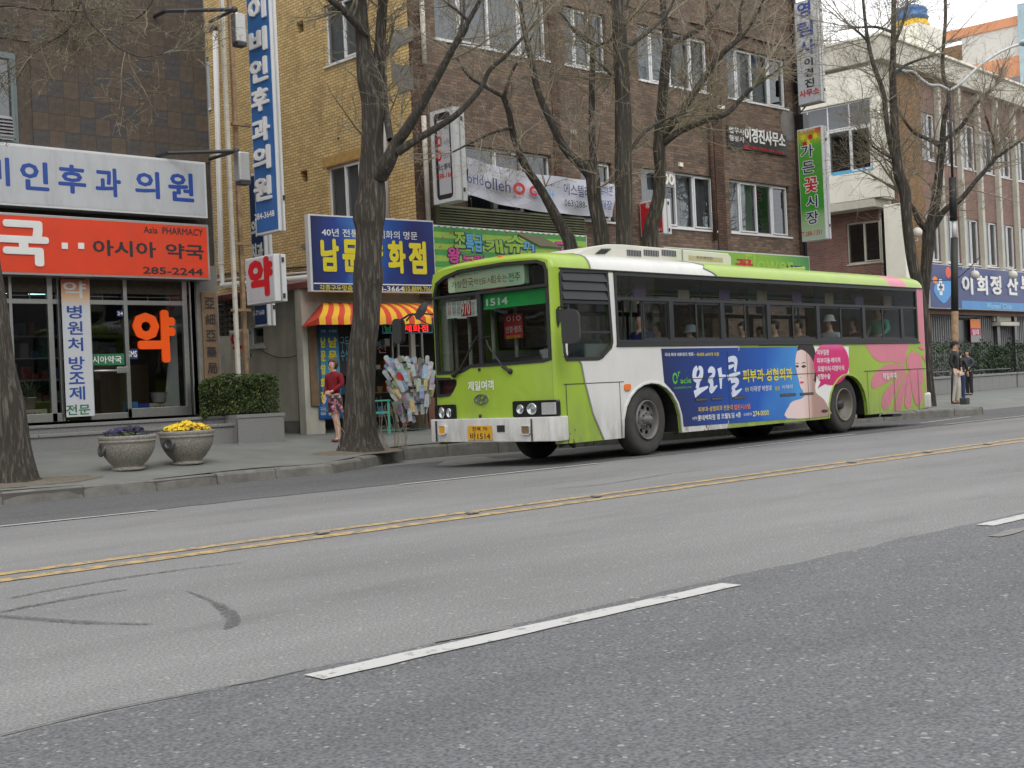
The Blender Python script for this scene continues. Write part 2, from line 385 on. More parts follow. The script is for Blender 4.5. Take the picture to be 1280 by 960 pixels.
def brick_mat(name, c1, c2, mortar, axis='X', bw=.2, bh=.067, ms=.008, var=.25, dirt=.3, bump=.004, stain=(.05, .04, .03)):
 m, t, p = nodes_of(name); L = t.links.new; N = t.nodes.new
 tc_ = N('ShaderNodeTexCoord'); sp = N('ShaderNodeSeparateXYZ'); L(tc_.outputs['Object'], sp.inputs[0])
 cb = N('ShaderNodeCombineXYZ'); L(sp.outputs[0 if axis == 'X' else 1], cb.inputs[0]); L(sp.outputs[2], cb.inputs[1])
 br = N('ShaderNodeTexBrick'); br.inputs['Scale'].default_value = 1; br.inputs['Brick Width'].default_value = bw; br.inputs['Row Height'].default_value = bh
 br.inputs['Mortar Size'].default_value = ms; br.inputs['Mortar Smooth'].default_value = .2; br.inputs['Bias'].default_value = 0
 br.inputs['Color1'].default_value = (*c1, 1); br.inputs['Color2'].default_value = (*c2, 1); br.inputs['Mortar'].default_value = (*mortar, 1)
 L(cb.outputs[0], br.inputs['Vector'])
 n1 = N('ShaderNodeTexNoise'); n1.inputs['Scale'].default_value = 1.3; n1.inputs['Detail'].default_value = 9; n1.inputs['Roughness'].default_value = .7; L(tc_.outputs['Object'], n1.inputs['Vector'])
 mr = N('ShaderNodeMapRange'); mr.inputs[1].default_value = .3; mr.inputs[2].default_value = .7; mr.inputs[3].default_value = 1 - var; mr.inputs[4].default_value = 1 + var; L(n1.outputs['Fac'], mr.inputs[0])
 mu = N('ShaderNodeVectorMath'); mu.operation = 'SCALE'; L(br.outputs['Color'], mu.inputs[0]); L(mr.outputs[0], mu.inputs['Scale'])
 n2 = N('ShaderNodeTexNoise'); n2.inputs['Scale'].default_value = 1.6; n2.inputs['Detail'].default_value = 8; mp = N('ShaderNodeMapping'); mp.inputs['Scale'].default_value = (1.6, 1.6, .35)
 L(tc_.outputs['Object'], mp.inputs[0]); L(mp.outputs[0], n2.inputs['Vector'])
 m2 = N('ShaderNodeMapRange'); m2.inputs[1].default_value = .5; m2.inputs[2].default_value = .75; m2.inputs[3].default_value = 0; m2.inputs[4].default_value = dirt; L(n2.outputs['Fac'], m2.inputs[0])
 mi_ = N('ShaderNodeMix'); mi_.data_type = 'RGBA'; L(m2.outputs[0], mi_.inputs[0]); L(mu.outputs[0], mi_.inputs[6]); mi_.inputs[7].default_value = (*stain, 1)
 L(mi_.outputs[2], p.inputs['Base Color']); p.inputs['Roughness'].default_value = .85
 b = N('ShaderNodeBump'); b.inputs['Distance'].default_value = bump; b.invert = True; L(br.outputs['Fac'], b.inputs['Height']); L(b.outputs[0], p.inputs['Normal'])
 return m
def leaf_mat(name, c1, c2):
 m, t, p = nodes_of(name); L = t.links.new; N = t.nodes.new
 tc_ = N('ShaderNodeTexCoord'); n1 = N('ShaderNodeTexNoise'); n1.inputs['Scale'].default_value = 9; n1.inputs['Detail'].default_value = 4; L(tc_.outputs['Object'], n1.inputs['Vector'])
 r_ = N('ShaderNodeValToRGB'); r_.color_ramp.elements[0].position = .35; r_.color_ramp.elements[1].position = .68
 r_.color_ramp.elements[0].color = (*c1, 1); r_.color_ramp.elements[1].color = (*c2, 1); L(n1.outputs['Fac'], r_.inputs[0]); L(r_.outputs[0], p.inputs['Base Color'])
 p.inputs['Roughness'].default_value = .55
 return m
# ================================================================== shared materials
M_ = {}
M_['steel'] = mat('brushed steel', (.42, .42, .41), .35, .9, .08, 20)
M_['darksteel'] = mat('dark metal', (.05, .05, .055), .5, .4, .1)
M_['black'] = mat('black rubber', (.018, .018, .019), .6, 0, .15)
M_['blackgloss'] = mat('black gloss', (.012, .012, .014), .25, 0, .1)
M_['white'] = mat('white painted metal', (.62, .63, .64), .45, 0, .05, dirt=.25, dirtcol=(.25, .23, .2), streak=2)
M_['upvc'] = mat('white window frame', (.68, .69, .7), .4, 0, .04, dirt=.15, dirtcol=(.3, .28, .25))
M_['rust'] = mat('rusty steel', (.3, .2, .12), .85, .1, .35, 9, dirt=.7, dirtcol=(.16, .07, .025))
M_['rustwhite'] = mat('rust streaked cream paint', (.55, .52, .45), .6, 0, .1, 6, dirt=.6, dirtcol=(.25, .12, .05))
M_['ink_blue'] = mat('blue letters', srgb(38, 72, 150), .5, 0, .06)
M_['ink_black'] = mat('black letters', (.02, .02, .022), .55, 0, .05)
M_['ink_red'] = mat('red letters', srgb(190, 30, 38), .5, 0, .06)
M_['ink_white'] = mat('white letters', (.75, .75, .73), .5, 0, .05)
M_['ink_yellow'] = mat('yellow letters', srgb(222, 205, 40), .5, 0, .05)
M_['ink_green'] = mat('green letters', srgb(40, 110, 70), .5, 0, .05)
M_['ink_navy'] = mat('navy letters', srgb(32, 42, 92), .5, 0, .05)
M_['ink_grey'] = mat('grey letters', (.25, .25, .26), .5, 0, .05)
M_['ink_pink'] = mat('pink letters', srgb(210, 70, 150), .5, 0, .05)
M_['ink_orange'] = mat('orange letters', srgb(232, 130, 50), .5, 0, .05)
M_['ink_sky'] = mat('light blue letters', srgb(90, 170, 210), .5, 0, .05)
M_['glass'] = glass_mat('window glass', (.42, .45, .46), .10)
M_['shopglass'] = glass_mat('shop glass', (.6, .63, .62), .05)
M_['busglass'] = glass_mat('bus window glass', (.66, .7, .7), .035)
M_['windscreen'] = glass_mat('windscreen glass', (.82, .86, .84), .03)
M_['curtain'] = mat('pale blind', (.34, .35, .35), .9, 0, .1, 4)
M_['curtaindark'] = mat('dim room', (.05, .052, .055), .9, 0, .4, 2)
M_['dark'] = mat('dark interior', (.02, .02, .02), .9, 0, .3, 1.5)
M_['concrete'] = mat('weathered concrete', (.2, .195, .18), .9, 0, .2, 3, bump=.004, bscale=25, dirt=.5, dirtcol=(.07, .065, .06))
M_['granite'] = mat('grey granite', (.22, .22, .215), .75, 0, .3, 60, dirt=.4, dirtcol=(.1, .1, .095), bump=.001, bscale=120)

# ================================================================== ground, road, pavement
def asphalt(name, col, speck=.5, var=.12, dirt=.25, patch=None):
 m, t, p = nodes_of(name); L = t.links.new; N = t.nodes.new
 tc_ = N('ShaderNodeTexCoord')
 n1 = N('ShaderNodeTexNoise'); n1.inputs['Scale'].default_value = .45; n1.inputs['Detail'].default_value = 8; n1.inputs['Roughness'].default_value = .6
 mp = N('ShaderNodeMapping'); mp.inputs['Scale'].default_value = (.35, 1.3, 1); L(tc_.outputs['Object'], mp.inputs[0]); L(mp.outputs[0], n1.inputs['Vector'])
 mr = N('ShaderNodeMapRange'); mr.inputs[1].default_value = .3; mr.inputs[2].default_value = .7; mr.inputs[3].default_value = 1 - var; mr.inputs[4].default_value = 1 + var; L(n1.outputs['Fac'], mr.inputs[0])
 n2 = N('ShaderNodeTexNoise'); n2.inputs['Scale'].default_value = 75; n2.inputs['Detail'].default_value = 3; L(tc_.outputs['Object'], n2.inputs['Vector'])
 m2 = N('ShaderNodeMapRange'); m2.inputs[1].default_value = .3; m2.inputs[2].default_value = .7; m2.inputs[3].default_value = 1 - speck; m2.inputs[4].default_value = 1 + speck; L(n2.outputs['Fac'], m2.inputs[0])
 mm = N('ShaderNodeMath'); mm.operation = 'MULTIPLY'; L(mr.outputs[0], mm.inputs[0]); L(m2.outputs[0], mm.inputs[1])
 mu = N('ShaderNodeVectorMath'); mu.operation = 'SCALE'; mu.inputs[0].default_value = col; L(mm.outputs[0], mu.inputs['Scale'])
 # pale chips of aggregate
 vo = N('ShaderNodeTexVoronoi'); vo.inputs['Scale'].default_value = 26; L(tc_.outputs['Object'], vo.inputs['Vector'])
 n4 = N('ShaderNodeTexNoise'); n4.inputs['Scale'].default_value = 14; L(tc_.outputs['Object'], n4.inputs['Vector'])
 m4 = N('ShaderNodeMapRange'); m4.inputs[1].default_value = .4; m4.inputs[2].default_value = .72; m4.inputs[3].default_value = .0; m4.inputs[4].default_value = .34; L(n4.outputs['Fac'], m4.inputs[0])
 lt = N('ShaderNodeMath'); lt.operation = 'LESS_THAN'; L(vo.outputs['Distance'], lt.inputs[0]); L(m4.outputs[0], lt.inputs[1])
 ch = N('ShaderNodeMix'); ch.data_type = 'RGBA'; sc_ = N('ShaderNodeMath'); sc_.operation = 'MULTIPLY'; sc_.inputs[1].default_value = .7; L(lt.outputs[0], sc_.inputs[0]); L(sc_.outputs[0], ch.inputs[0])
 L(mu.outputs[0], ch.inputs[6]); ch.inputs[7].default_value = (.36, .35, .32, 1)
 # stains
 n3 = N('ShaderNodeTexNoise'); n3.inputs['Scale'].default_value = 1.1; n3.inputs['Detail'].default_value = 10; n3.inputs['Roughness'].default_value = .7; mp3 = N('ShaderNodeMapping'); mp3.inputs['Scale'].default_value = (.5, 1.6, 1); mp3.inputs['Location'].default_value = (3, 8, 0)
 L(tc_.outputs['Object'], mp3.inputs[0]); L(mp3.outputs[0], n3.inputs['Vector'])
 m3 = N('ShaderNodeMapRange'); m3.inputs[1].default_value = .52; m3.inputs[2].default_value = .75; m3.inputs[3].default_value = 0; m3.inputs[4].default_value = dirt; L(n3.outputs['Fac'], m3.inputs[0])
 mi_ = N('ShaderNodeMix'); mi_.data_type = 'RGBA'; L(m3.outputs[0], mi_.inputs[0]); L(ch.outputs[2], mi_.inputs[6]); mi_.inputs[7].default_value = (col[0] * .45, col[1] * .45, col[2] * .45, 1)
 L(mi_.outputs[2], p.inputs['Base Color']); p.inputs['Roughness'].default_value = .9; p.inputs['Specular IOR Level'].default_value = .25
 b = N('ShaderNodeBump'); b.inputs['Distance'].default_value = .006; b.inputs['Strength'].default_value = .8; L(n2.outputs['Fac'], b.inputs['Height']); L(b.outputs[0], p.inputs['Normal'])
 return m
M_['road'] = asphalt('worn pale asphalt', (.2, .2, .2), .36, .19, .35)
M_['road_dark'] = asphalt('darker resurfaced asphalt', (.134, .137, .143), .45, .15, .35)
M_['road_kerb'] = asphalt('grey kerb lane asphalt', (.115, .116, .12), .35, .12, .4)
M_['walk'] = mat('green grey pavement', (.17, .18, .165), .9, 0, .14, 1.2, bump=.002, bscale=60, dirt=.45, dirtcol=(.09, .088, .08))
M_['earth'] = mat('dry earth', (.15, .13, .1), .95, 0, .3, 20, bump=.01, bscale=50, dirt=.4, dirtcol=(.09, .07, .05))

g = MB()
g.poly([(-300, -300, -.14), (900, -300, -.14), (900, 900, -.14), (-300, 900, -.14)])
o = g.build('ground', mat('distant ground', (.13, .13, .12), .95, 0, .2, .2)); o['kind'] = 'structure'

def strip(y0, y1, x0, x1, dz, ny=2, nx=2):
 m = MB(); ys = sorted(set([y0, y1] + [y for y in (12.3, 15.0) if y0 < y < y1]))
 for a, b in zip(ys, ys[1:]):
  m.add([(x0, a, road_z(a) + dz), (x1, a, road_z(a) + dz), (x1, b, road_z(b) + dz), (x0, b, road_z(b) + dz)], [(0, 1, 2, 3)])
 return m
o = strip(-40, 40, -80, 300, 0).build('road', M_['road']); o['kind'] = 'structure'
rr = random.Random(4)
# near lanes: darker asphalt with a ragged seam
def ragged(y_base, x0, x1, amp, step=.12, far=None):
 pts = []; x = x0
 while x < x1:
  pts.append((x, y_base(x) + amp * (noise.noise(Vector((x * 1.7, 3, 0))) + .5 * noise.noise(Vector((x * 6, 9, 0)))))); x += step
 pts.append((x1, y_base(x1))); return pts
top = ragged(lambda x: 4.2 - .0 * x, -40, 40, .05)
m = MB(); n = len(top)
m.add([(x, -39, .004) for x, y in top] + [(x, y, .004) for x, y in top], [(i, i + 1, n + i + 1, n + i) for i in range(n - 1)])
o = m.build('road_resurfaced_lane', M_['road_dark']); o['kind'] = 'structure'
top = ragged(lambda x: 11.95, -40, 80, .1, .2)
m = MB(); n = len(top); lo = []
for x, y in top: lo += [(x, y, road_z(y) + .004), (x, 12.35, road_z(12.35) + .004), (x, 15.0, road_z(15) + .004), (x, 15.9, road_z(15.9) + .004)]
m.add(lo, [(4 * i + k, 4 * i + 4 + k, 4 * i + 5 + k, 4 * i + 1 + k) for i in range(n - 1) for k in range(3)])
o = m.build('road_kerb_lane', M_['road_kerb']); o['kind'] = 'structure'

def paint_mat(name, col, wear):
 m, t, p = nodes_of(name); L = t.links.new; N = t.nodes.new
 tc_ = N('ShaderNodeTexCoord'); n2 = N('ShaderNodeTexNoise'); n2.inputs['Scale'].default_value = 9; n2.inputs['Detail'].default_value = 8; n2.inputs['Roughness'].default_value = .75
 L(tc_.outputs['Object'], n2.inputs['Vector'])
 m2 = N('ShaderNodeMapRange'); m2.inputs[1].default_value = .62 - wear; m2.inputs[2].default_value = .66 - wear * .7; m2.inputs[3].default_value = 0; m2.inputs[4].default_value = .85; L(n2.outputs['Fac'], m2.inputs[0])
 mi_ = N('ShaderNodeMix'); mi_.data_type = 'RGBA'; L(m2.outputs[0], mi_.inputs[0]); mi_.inputs[6].default_value = (*col, 1); mi_.inputs[7].default_value = (.15, .145, .135, 1)
 L(mi_.outputs[2], p.inputs['Base Color']); p.inputs['Roughness'].default_value = .7
 return m
M_['paint_white'] = paint_mat('white road paint', (.46, .46, .45), .06)
M_['paint_yellow'] = paint_mat('worn yellow road paint', (.46, .315, .125), .16)
M_['paint_thin'] = paint_mat('thin worn white paint', (.42, .42, .41), .06)
M_['paint_faint'] = paint_mat('almost worn away paint', (.3, .3, .29), .3)
def stripe(x0, x1, ya, yb, wd, mt, dz=.009, jit=.006, name='lane_marking'):
 m = MB(); n = max(2, int((x1 - x0) / .15)); vs_ = []
 for i in range(n + 1):
  x = x0 + (x1 - x0) * i / n; y = ya + (yb - ya) * i / n
  j1 = rr.uniform(-jit, jit); j2 = rr.uniform(-jit, jit); z = road_z(y) + dz
  vs_ += [(x, y - wd / 2 + j1, z), (x, y + wd / 2 + j2, z)]
 m.add(vs_, [(2 * i, 2 * i + 2, 2 * i + 3, 2 * i + 1) for i in range(n)])
 o = m.build(name, mt); o['kind'] = 'structure'; return o
# near white dashes
p1, p2 = onZ(392, 849), onZ(935, 734); p3 = onZ(1230, 658)
stripe(p1.x, p2.x, 4.06, 4.03, .13, M_['paint_white'], .009)
stripe(p3.x, p3.x + 3, 4.06, 4.1, .13, M_['paint_white'], .009)
stripe(p3.x + 6, p3.x + 9, 4.1, 4.1, .13, M_['paint_white'], .009)
q = onZ(1240, 672); stripe(q.x, q.x + 1.6, q.y, q.y + .02, .07, M_['paint_faint'], .009, .03)
q1, q2 = onZ(545, 805), onZ(640, 786); stripe(q1.x, q2.x, q1.y, q2.y, .03, M_['paint_faint'], .009, .02)
# yellow double centre line
yy = onZ(640, 640).y; yu = onZ(640, 634).y
stripe(-20, 60, yy + .02, yy + .1, .15, M_['paint_yellow'], .005, .008, 'centre_line')
stripe(-20, 60, yy + .34, yy + .42, .13, M_['paint_yellow'], .005, .008, 'centre_line')
# thin white dashes beside the bus lane
for a, b in (((-40, 663), (197, 638.5)), ((500, 606.5), (746, 580)), ((920, 561), (1070, 543)), ((1150, 528), (1212, 519.5)), ((1180, 531), (1290, 519))):
 A_, B_ = onZ(*a), onZ(*b); stripe(A_.x, B_.x, A_.y, B_.y, .085, M_['paint_thin'], .009, .006)
# skid marks and cracks
def skid_mat():
 m, t, p = nodes_of('faint tyre mark'); L = t.links.new; N = t.nodes.new; p.inputs['Base Color'].default_value = (.1, .1, .1, 1); p.inputs['Roughness'].default_value = .85
 tc_ = N('ShaderNodeTexCoord'); n2 = N('ShaderNodeTexNoise'); n2.inputs['Scale'].default_value = 40; n2.inputs['Detail'].default_value = 6; L(tc_.outputs['Object'], n2.inputs['Vector'])
 m2 = N('ShaderNodeMapRange'); m2.inputs[1].default_value = .38; m2.inputs[2].default_value = .62; m2.inputs[3].default_value = .1; m2.inputs[4].default_value = .8; L(n2.outputs['Fac'], m2.inputs[0]); L(m2.outputs[0], p.inputs['Alpha'])
 return m
M_['skid'] = skid_mat()
M_['crack'] = mat('sealed crack', (.1, .1, .1), .9, 0, .2)
def ground_curve(px, w0, name, mt, dz=.006, sub=8):
 P = spline([(*onZ(x, y)[:2], ww) for x, y, ww in px], sub)
 m = MB(); vs_ = []
 for i, p in enumerate(P):
  d = Vector((P[min(i + 1, len(P) - 1)].x - P[max(i - 1, 0)].x, P[min(i + 1, len(P) - 1)].y - P[max(i - 1, 0)].y)).normalized()
  j = 1 + .5 * noise.noise(Vector((p.x * 5, p.y * 5, 1))); h = p[2] * w0 * j / 2 + .002
  vs_ += [(p.x + d.y * h, p.y - d.x * h, dz), (p.x - d.y * h, p.y + d.x * h, dz)]
 m.add(vs_, [(2 * i, 2 * i + 2, 2 * i + 3, 2 * i + 1) for i in range(len(P) - 1)])
 o = m.build(name, mt); o['kind'] = 'structure'; return o
ground_curve([(232, 739, .1), (258, 749, .35), (278, 760, .6), (291, 772, .75), (291, 780, .7), (283, 787, .3)], .09, 'skid_mark', M_['skid'])
ground_curve([(-30, 768, 1), (40, 774, 1), (110, 779, 1.2), (190, 781, .5)], .05, 'skid_mark', M_['skid'])
ground_curve([(0, 766, .6), (50, 756, .9), (110, 745, 1), (158, 738, .4)], .06, 'skid_mark', M_['skid'])
ground_curve([(15, 748, .5), (80, 735, 1), (160, 722, 1), (240, 711, .8), (304, 704, .3)], .05, 'skid_mark', M_['skid'])
ground_curve([(690, 612, .4), (760, 605, .8), (840, 592, .6), (880, 588, .3)], .05, 'skid_mark', M_['skid'])
ground_curve([(0, 921, 1), (120, 892, 1), (240, 868, 1), (330, 851, 1), (385, 838, .4)], .009, 'road_crack', M_['crack'], .0065)
# road studs between the yellow lines
M_['stud'] = mat('scuffed aluminium stud', (.3, .3, .31), .45, .5, .2)
stud0 = None
for i, (x, y) in enumerate(((393, 667), (580, 642), (741, 621.5), (873, 576.5), (962, 565), (1180, 556))):
 p = onZ(x, y)
 lab = ['road stud on the yellow centre line, leftmost, above the white dash', 'road stud on the yellow centre line left of the middle of the road', 'road stud on the yellow centre line below the bus front bumper', 'road stud on the far side of the yellow line below the bus advert', 'road stud by the yellow line below the bus rear wheel', 'rightmost road stud on the yellow centre line'][i]
 if i > 2: p = onZ(x, y)
 t = thing('road_stud', lab, 'road stud', (p.x, yy + .22, .005), 0, 'studs along the centre line')
 b = MB(); b.prism([(-.05, -.045), (.05, -.045), (.04, .045), (-.04, .045)], 0, .018); b.build('stud_body', M_['stud'], t, bevel=.006)
 b = MB(); b.box(-.035, -.048, .004, .035, -.042, .014); b.build('reflector', M_['steel'], t)

# ---- kerb line (top front edge), measured where it stands
KP = [(-30, 15.5), (2, 15.5)]
for x, y in ((0, 616), (160, 603), (320, 587), (400, 581)): p = onZ(x, y, .09); KP.append((p.x, min(15.55, p.y)))
KP += [(11.5, 15.75), (12.4, 16.3), (13.2, 16.9), (14.2, 17.0), (15.6, 16.6), (17, 16.2), (19, 15.7), (21.5, 15.5), (24.2, 15.45), (26, 15.3), (27.3, 14.8), (28.3, 14.1)]
KP = [Vector((a, b)) for a, b in sorted(KP)]
KS = spline(KP, 8)
def kerb_y(X):
 for a, b in zip(KS, KS[1:]):
  if a.x <= X <= b.x: return a.y + (b.y - a.y) * (X - a.x) / max(1e-6, b.x - a.x)
 return 14.1 if X > 28 else 15.5
# resample every metre for the stones
def walk_along(P, step):
 out_ = [P[0].copy()]; rem = step
 for a, b in zip(P, P[1:]):
  L_ = (b - a).length; pos = 0
  while L_ - pos >= rem:
   pos += rem; out_.append(a.lerp(b, pos / L_)); rem = step
  rem -= L_ - pos
 return out_
kerb = struct('kerb')
stones = [p for p in walk_along(KS, .98) if p.x > -6]; stones.append(KS[-1])
M_['kerb'] = mat('worn granite kerb', (.17, .165, .15), .85, 0, .3, 5, bump=.003, bscale=40, dirt=.5, dirtcol=(.085, .08, .07))
M_['joint'] = mat('kerb joint mortar', (.1, .095, .09), .95)
jm = MB()
for i, (a, b) in enumerate(zip(stones, stones[1:])):
 d = (b - a).normalized(); nrm = Vector((-d.y, d.x)); L_ = (b - a).length
 zt = walk_z(a.x, max(a.y, 15.45)); zb = road_z(a.y)
 zj = rr.uniform(-.008, .008); yj = rr.uniform(-.012, .012)
 m = MB(); M0 = Matrix(((d.x, nrm.x, 0, a.x), (d.y, nrm.y, 0, a.y), (0, 0, 1, 0), (0, 0, 0, 1)))
 prof = [(-.02, zb - .1), (0, zt - .035), (.018, zt - .008), (.05, zt + .002), (.17, zt + .004), (.17, zb - .1)]
 vs_ = []; x0, x1 = .006 + (i % 3 == 0) * .004, L_ - .006; K = 5
 for k in range(K + 1):
  x = x0 + (x1 - x0) * k / K
  for j, (yv, zv) in enumerate(prof):
   w_ = .004 * noise.noise(Vector((a.x * 3 + k * .9, j * 2.1, i))) if 0 < j < 4 else 0
   e = .005 if (k in (0, K) and j in (1, 2, 3)) else 0
   vs_.append((x, yv + yj + w_ + (e if j < 3 else 0), zv + zj + w_ * .7 - e * .6))
 n = len(prof)
 fs_ = [(k * n + j, k * n + n + j, k * n + n + j + 1, k * n + j + 1) for k in range(K) for j in range(n - 1)] + [tuple(range(n))[::-1], tuple(K * n + j for j in range(n))]
 m.add(vs_, fs_, M0); o = m.build('kerb_stone', M_['kerb'], kerb);
 jm.box(-.02, .01, zb - .1, L_ + .02, .14, zt - .02, M0)
jm.build('kerb_bed', M_['joint'], kerb)
# pavement sheet
m = MB(); nx = 190; X0, X1 = -30, 28.3; vs_ = []; ys = [.0, .02, .06, .12, .2, .35, .55, 1]
for i in range(nx + 1):
 X = X0 + (X1 - X0) * i / nx; k0 = kerb_y(X) + .16
 for t in ys:
  Y = k0 + (32 - k0) * t; vs_.append((X, Y, walk_z(X, Y)))
ny = len(ys); m.add(vs_, [(i * ny + j, i * ny + ny + j, i * ny + ny + j + 1, i * ny + j + 1) for i in range(nx) for j in range(ny - 1)])
# beyond the kerb end the pavement drops to the road
o = m.build('pavement', M_['walk'], sm=True); o['kind'] = 'structure'; m = MB()
vs_ = []; xs = [28.3, 28.6, 29.2, 30.5, 33, 37, 42, 50, 70, 120, 200];
for X in xs:
 for j in range(9):
  k0 = 14.1 + min(3.2, max(0, X - 28.3) * .9); Y = k0 + (60 - k0) * (j / 8) ** 2
  z = walk_z(X, Y); e = smooth((Y - k0) / 1.2) if X > 28.35 else 1
  vs_.append((X, Y, (-.08 if j == 0 and X > 28.35 else .012 + (z - .012) * (e if X > 28.35 else 1))))
m.add(vs_, [(i * 9 + j, i * 9 + 9 + j, i * 9 + 10 + j, i * 9 + 1 + j) for i in range(len(xs) - 1) for j in range(8)])
o = m.build('pavement_ramp', M_['walk']); o['kind'] = 'structure'
# worn pale patch where the kerb dips by the bus front
P = [onZ(x, y, -.05) for x, y in ((546, 582), (556, 576), (580, 571.5), (606, 571), (622, 574), (638, 572), (660, 575), (640, 577), (600, 580), (570, 583))]
m = MB(); m.poly([(p.x, p.y, road_z(p.y) + .008) for p in P]); o = m.build('concrete_gutter_patch', M_['concrete']); o['kind'] = 'structure'
# ================================================================== the row of buildings across the street, behind the viewer
def opposite_row():
 r5 = random.Random(31); x = -60
 cols = [(.2, .13, .1), (.3, .28, .24), (.16, .15, .14), (.36, .33, .28), (.2, .16, .12), (.25, .25, .26)]
 words = ['reddish brick', 'pale render', 'grey concrete', 'cream render', 'brown brick', 'bluish grey tile']
 i = 0; gl = mat('dark window glass', (.02, .025, .03), .1, 0, .1)
 while x < 110:
  wd = 28.5; h = r5.uniform(9.5, 13)
  t = thing('opposite_building', '%s building number %d along the far side behind the viewer' % (words[i % 6], 1), 'building', (x, -14, 0))
  t['label'] = '%s office building across the street behind the viewer' % words[i % 6]; t['group'] = 'buildings across the street'
  m = MB(); m.box(x, -26, 0, x + wd - .2, -14, h); m.build('wall', mat('opposite wall', cols[i % 6], .9, 0, .12), t, world=1)
  for z in (1.0, 4.6, 7.9):
   xx = x + .8
   while xx < x + wd - 2.6:
    m = MB(); m.box(xx, -14.02, z, xx + 2.0, -13.97, z + 1.7); m.build('window', gl, t, world=1); xx += 2.8
  x += wd; i += 1
opposite_row()
o = MB().add([(-80, -13.9, .1), (150, -13.9, .1), (150, -9.5, .1), (-80, -9.5, .1), (-80, -9.5, -.05), (150, -9.5, -.05)], [(0, 3, 2, 1), (3, 4, 5, 2)]).build('pavement_behind', M_['walk']); o['kind'] = 'structure'
# ================================================================== buildings
def loc2(M, x, y):
 """where a line of sight meets the plane of frame M, in that frame's own 2-D coordinates"""
 o = M.translation; n = M.col[2].xyz; p = on_plane(x, y, o, n); q = M.inverted() @ p
 return q.x, q.y
def up(M, d): return M @ Matrix.Translation((0, 0, d))
def rect(x0, y0, x1, y1): return [(x0, y0), (x1, y0), (x1, y1), (x0, y1)]
M_['yellowglaze'] = brick_mat('glazed yellow brick', srgb(218, 190, 132), srgb(196, 166, 108), srgb(138, 118, 84), 'Y', .2, .068, .009, .14, .35, stain=srgb(120, 96, 56))
M_['brownbrick'] = brick_mat('dark brown brick', (.235, .148, .098), (.098, .066, .05), (.105, .088, .07), 'X', .2, .068, .01, .34, .6, stain=(.085, .06, .045))
M_['rustbrick'] = brick_mat('rust stained brick', (.13, .062, .034), (.065, .036, .025), (.04, .03, .024), 'X', .2, .068, .01, .4, .5, stain=(.02, .014, .011))
M_['redbrick'] = brick_mat('red brick', (.24, .1, .075), (.15, .065, .052), (.2, .17, .15), 'Y', .2, .068, .01, .15, .2)
M_['pinkbrick'] = brick_mat('pinkish brown brick', (.26, .15, .115), (.2, .11, .088), (.2, .16, .14), 'X', .2, .068, .009, .12, .2)
M_['goldbrick'] = brick_mat('golden brown brick', (.3, .17, .07), (.2, .11, .045), (.12, .08, .05), 'Y', .2, .068, .01, .15, .3)
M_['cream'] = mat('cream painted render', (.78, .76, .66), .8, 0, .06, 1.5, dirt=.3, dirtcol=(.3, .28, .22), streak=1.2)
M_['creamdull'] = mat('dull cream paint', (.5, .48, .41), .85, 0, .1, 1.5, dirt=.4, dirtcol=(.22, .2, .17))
M_['greenwall'] = mat('stained grey green render', (.5, .49, .42), .9, 0, .18, 1.4, dirt=.5, dirtcol=(.09, .09, .075), streak=1.4)
M_['olive'] = mat('mossy olive boarding', (.1, .105, .058), .85, 0, .25, 4, dirt=.5, dirtcol=(.045, .05, .03), streak=6)
M_['bluecloth'] = mat('blue film', srgb(50, 70, 150), .5, 0, .3, 14)

def window(bld, M, x0, z0, x1, z1, divs=(), fw=.055, rec=.1, backs=None, glass=None, fmat=None, sill=True, name='window', dual=True):
 """frame with openings, one pane per light (sub-parts) and a blind or dim room behind"""
 fmat = fmat or M_['upvc']; glass = glass or M_['glass']
 xs = [x0] + list(divs) + [x1]
 holes = []
 for i in range(len(xs) - 1):
  a = xs[i] + (fw if i == 0 else fw * .5); b = xs[i + 1] - (fw if i == len(xs) - 2 else fw * .5)
  holes.append((a, z0 + fw, b, z1 - fw))
 m = MB(); panel(m, rect(x0, z0, x1, z1), [rect(*h) for h in holes], M, -rec - .06, -rec)
 if dual:                                            # the sliding sash frames sit proud of every second light
  for i, h in enumerate(holes):
   d = -rec - .055 + (.03 if i % 2 else 0)
   panel(m, rect(h[0] - .012, h[1] - .012, h[2] + .012, h[3] + .012), [rect(h[0] + fw * .55, h[1] + fw * .55, h[2] - fw * .55, h[3] - fw * .55)], M, d - .025, d + .045 * (i % 2) + .012)
 if sill: m.box(x0 - .04, z0 - .05, -rec + .002, x1 + .04, z0 - .001, .035, M)
 f = m.build(name, fmat, bld, world=True, bevel=.006, seg=1)
 for i, h in enumerate(holes):
  q = MB().poly([(h[0] - .01, h[1] - .01, -rec - .03), (h[2] + .01, h[1] - .01, -rec - .03), (h[2] + .01, h[3] + .01, -rec - .03), (h[0] - .01, h[3] + .01, -rec - .03)], M)
  q.build('pane', glass, f, world=1)
  bm_ = (backs[i % len(backs)] if backs else M_['curtain'])
  q = MB(); n = 7; bx0, bx1 = h[0] - .05, h[2] + .05
  dd = -rec - (.9 if 'dim' in bm_.name or 'teal' in bm_.name or 'dull' in bm_.name else .14)
  q.add([(bx0 + (bx1 - bx0) * k / (2 * n), zz, dd + .008 * (k % 2)) for zz in (z0 - .02, z1 + .02) for k in range(2 * n + 1)],
    [(k, k + 1, 2 * n + 2 + k, 2 * n + 1 + k) for k in range(2 * n)], M)
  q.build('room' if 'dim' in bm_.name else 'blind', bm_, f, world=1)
 return f
rb = random.Random(11)

